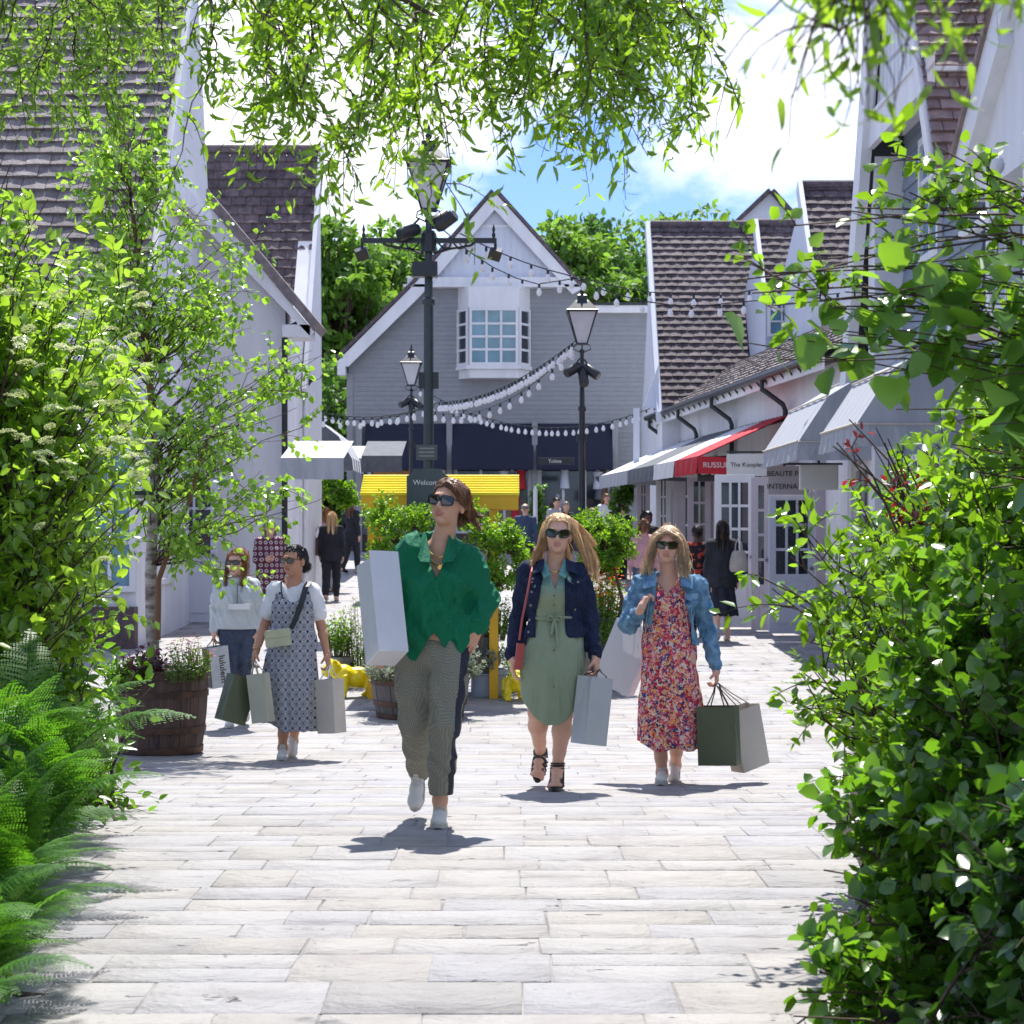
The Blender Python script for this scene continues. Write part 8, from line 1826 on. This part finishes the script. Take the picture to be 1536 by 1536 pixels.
# large-leaved shrub
ex = [tuple(at(a, b_, 6.0 + .4 * ((a * 7 + b_) % 5) / 5)) for a, b_ in ((1125, 525), (1150, 540), (1180, 515), (1230, 440), (1260, 470), (1215, 520), (1290, 500), (1340, 440), (1370, 530), (1310, 540), (1420, 470), (1480, 420), (1520, 380), (1500, 520), (1440, 560), (1390, 570), (1520, 620), (1480, 660), (1440, 700), (1530, 740), (1350, 500), (1410, 420), (1290, 430), (1530, 480), (1460, 600), (1250, 505), (1330, 400), (1500, 460), (1400, 520))]
def big_leaf():
    r = np.random.default_rng(90); B = np.array([3.2, 6.6, gz(6.6)]); o = emp('large_leaf_shrub', B, label='close shrub with big soft hand-sized leaves reaching in from the right edge', cat='shrub')
    C = np.array(ex) - B; C = np.concatenate([C, C[::3] + r.normal(0, .09, C[::3].shape)]); A = np.stack([r.normal(0, .04, len(C)), r.normal(0, .04, len(C)), np.clip(C[:, 2] - .35, .2, 1.9)], 1); p = shoots(r, A, C, np.stack([.1 + 0 * C[:, 0], r.normal(0, .1, len(C)), r.uniform(.05, .32, len(C))], 1), 10, .022); MB().tube([(0, 0, -.05), (.03, 0, 1.), (0, 0, 1.95)], [.04, .034, .02], 8).build('trunk', M_bark, o, True)
    stems_obj('branch', p, np.linspace(.006, .002, 10)[None].repeat(len(C), 0), M_twig, o, 5); P, D, Nn = leaves_on(r, p[:, 4:], 14, .0, ang=1.1, up=1., droop=.35, jit=.02); D += np.array([0, -.25, 0]); L = .115 * r.uniform(.4, 1.15, len(P))
    Nn = unit(Nn + r.normal(0, .35, Nn.shape) + np.array([0, -.3, .2])); leaf_obj('leaves', P, D, Nn, L, L * .85, 'broad', GRN_H, o, True)
big_leaf()
# lower vines and bushes on the right
ex = [tuple(at(a, b_, y)) for a, b_, y in ((1250, 1170, 6.3), (1235, 1220, 6.2), (1265, 1200, 6.2), (1240, 1300, 6.0), (1255, 1260, 6.1), (1255, 1380, 5.8), (1240, 1430, 5.7), (1220, 1490, 5.5), (1235, 1460, 5.6), (1215, 1530, 5.4), (1235, 1510, 5.6), (1260, 1490, 5.6), (1240, 1400, 5.7), (1270, 1340, 5.9), (1290, 1120, 6.4))]
shrub('vine_shrub', 'dark broad-leaved vine bush at the lower right spilling over the path edge', (1.75, 6.0), (1.80, 6.05, .75), (.74, .78, .9), 460, 9, 8, .064, GRN_D, t='ovate', seed=83, half=(-.6, -.8, .2), inner=.6, extra=ex, wl=.8, tl=(.08, .22), sr=.006)
shrub('glossy_shrub', 'glossy oval-leaved shrub between the vine bush and the small-leaved shrub', (1.9, 7.0), (1.95, 6.9, 1.05), (.72, .6, .95), 320, 9, 8, .066, GRN_R, seed=84, half=(-.6, -.8, .2), inner=.6, wl=.6, tl=(.08, .2), sr=.006)
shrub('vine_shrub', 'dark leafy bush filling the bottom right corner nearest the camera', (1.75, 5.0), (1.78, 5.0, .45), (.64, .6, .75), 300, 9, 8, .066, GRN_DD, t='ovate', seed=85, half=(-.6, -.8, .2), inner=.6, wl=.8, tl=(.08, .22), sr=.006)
o, q, r, B = shrub('red_leaf_shrub', 'thin sprays of small dark red leaves in front of the domed awning', (2.1, 7.5), at(1300, 660, 7.2), (.12, .1, .06), 5, 4, 6, .035, RED_L, seed=86, inner=.2, extra=[tuple(at(a, b_, 7.2)) for a, b_ in ((1262, 650), (1280, 640), (1300, 655), (1275, 690), (1320, 680), (1335, 650))], tl=(.05, .12))
# tall backing foliage outside the path at right and left so the beds read as gardens
shrub('backing_shrub', 'large green shrub behind the others beyond the right bed', (3.6, 10.2), (3.4, 9.9, 1.3), (1.25, 1.1, 1.4), 260, 6, 6, .07, GRN_R, seed=87, half=(-.6, -.8, .2), inner=.6)

# ---- far trees
def far_tree(px, Y, top_py, wpx, base_frac, seed, lm, label, n=8000, L=.36):
    r = np.random.default_rng(seed); B = np.array([gx(px, Y), Y, gz(Y)]); o = emp('broadleaf_tree', B, label=label, cat='tree', group='tall trees behind the shops'); H = zz(top_py, Y) - B[2]; R_ = wpx / 2 / FPX * Y
    MB().tube([(0, 0, -.2), (.1, 0, H * .3), (0, 0, H * .75)], [.32, .24, .08], 10).build('trunk', M_bark, o, True)
    m = 84; u = unit(r.normal(0, 1, (m, 3))); u[:, 2] = u[:, 2] * .95; c = u * r.uniform(.45, .92, (m, 1)) * np.array([R_, R_, H * .36]) + np.array([0, 0, H * .62])
    c[:, 2] = np.minimum(c[:, 2], H * .95); p = shoots(r, np.stack([0 * c[:, 0], 0 * c[:, 0], np.clip(c[:, 2] - H * .22, H * .12, H * .7)], 1), c, np.zeros(c.shape), 6, .1); stems_obj('limb', p, np.linspace(.09, .03, 6)[None].repeat(m, 0), M_bark, o, 5)
    k_ = r.integers(0, m, n); cr_ = r.uniform(.55, 1.15, m)[k_][:, None] * R_ * .34; d = unit(r.normal(0, 1, (n, 3))); d[:, 2] = np.abs(d[:, 2]) * .9 - .25; P = c[k_] + d * cr_ * r.uniform(.5, 1.05, (n, 1))
    D = unit(d * .4 + r.normal(0, .7, (n, 3))); Nn = unit(d + np.array([0, 0, .6]) + r.normal(0, .35, (n, 3))); Ls = L * r.uniform(.5, 1.2, n); leaf_obj('leaves', P, D, Nn, Ls, Ls * .62, 'ovate', lm, o)
GT2 = leafmat('far_tree_leaf_b', (.035, .10, .018), (.08, .18, .03), (.18, .40, .04), .35, .6)
for i, (px, Y, t, w_, lab) in enumerate(((445, 74, 330, 130, 'far tree at the left behind the dark tiled roof'), (505, 70, 318, 130, 'broad far tree filling the gap between the left roofs and the grey shop'), (575, 78, 325, 130, 'far tree behind the left slope of the grey shop gable'), (640, 84, 335, 120, 'far tree behind the tall lamp post'), (800, 84, 322, 120, 'far tree just right of the grey shop gable'), (845, 76, 310, 130, 'light green far tree behind the right lantern lamp'), (905, 80, 322, 130, 'far tree behind the upper festoon strings'), (965, 84, 315, 140, 'far tree above the left end of the broad tiled roof'), (1035, 88, 320, 150, 'far tree above the middle of the broad tiled roof'), (1100, 86, 312, 130, 'far tree left of the small white gable'), (1205, 88, 325, 130, 'far tree right of the small white gable'), (1280, 84, 330, 130, 'far tree behind the big right gable'))):
    far_tree(px, Y, t - 24, w_ * 1.6, .3, 100 + i, GRN_T if i % 3 else GT2, lab)
for px, Y in ((488, 66), (520, 68), (470, 62)):
    shrub('hedge_bush', {488: 'dark bush at the foot of the far trees left of the grey shop', 520: 'bush against the left corner of the grey shop', 470: 'bush beside the far left building'}[px], (gx(px, Y), Y), (gx(px, Y), Y, 4.0), (1.5, 1.2, 3.2), 110, 6, 5, .3, GT2, seed=130 + px, tl=(.3, .8), t='ovate', inner=.5)
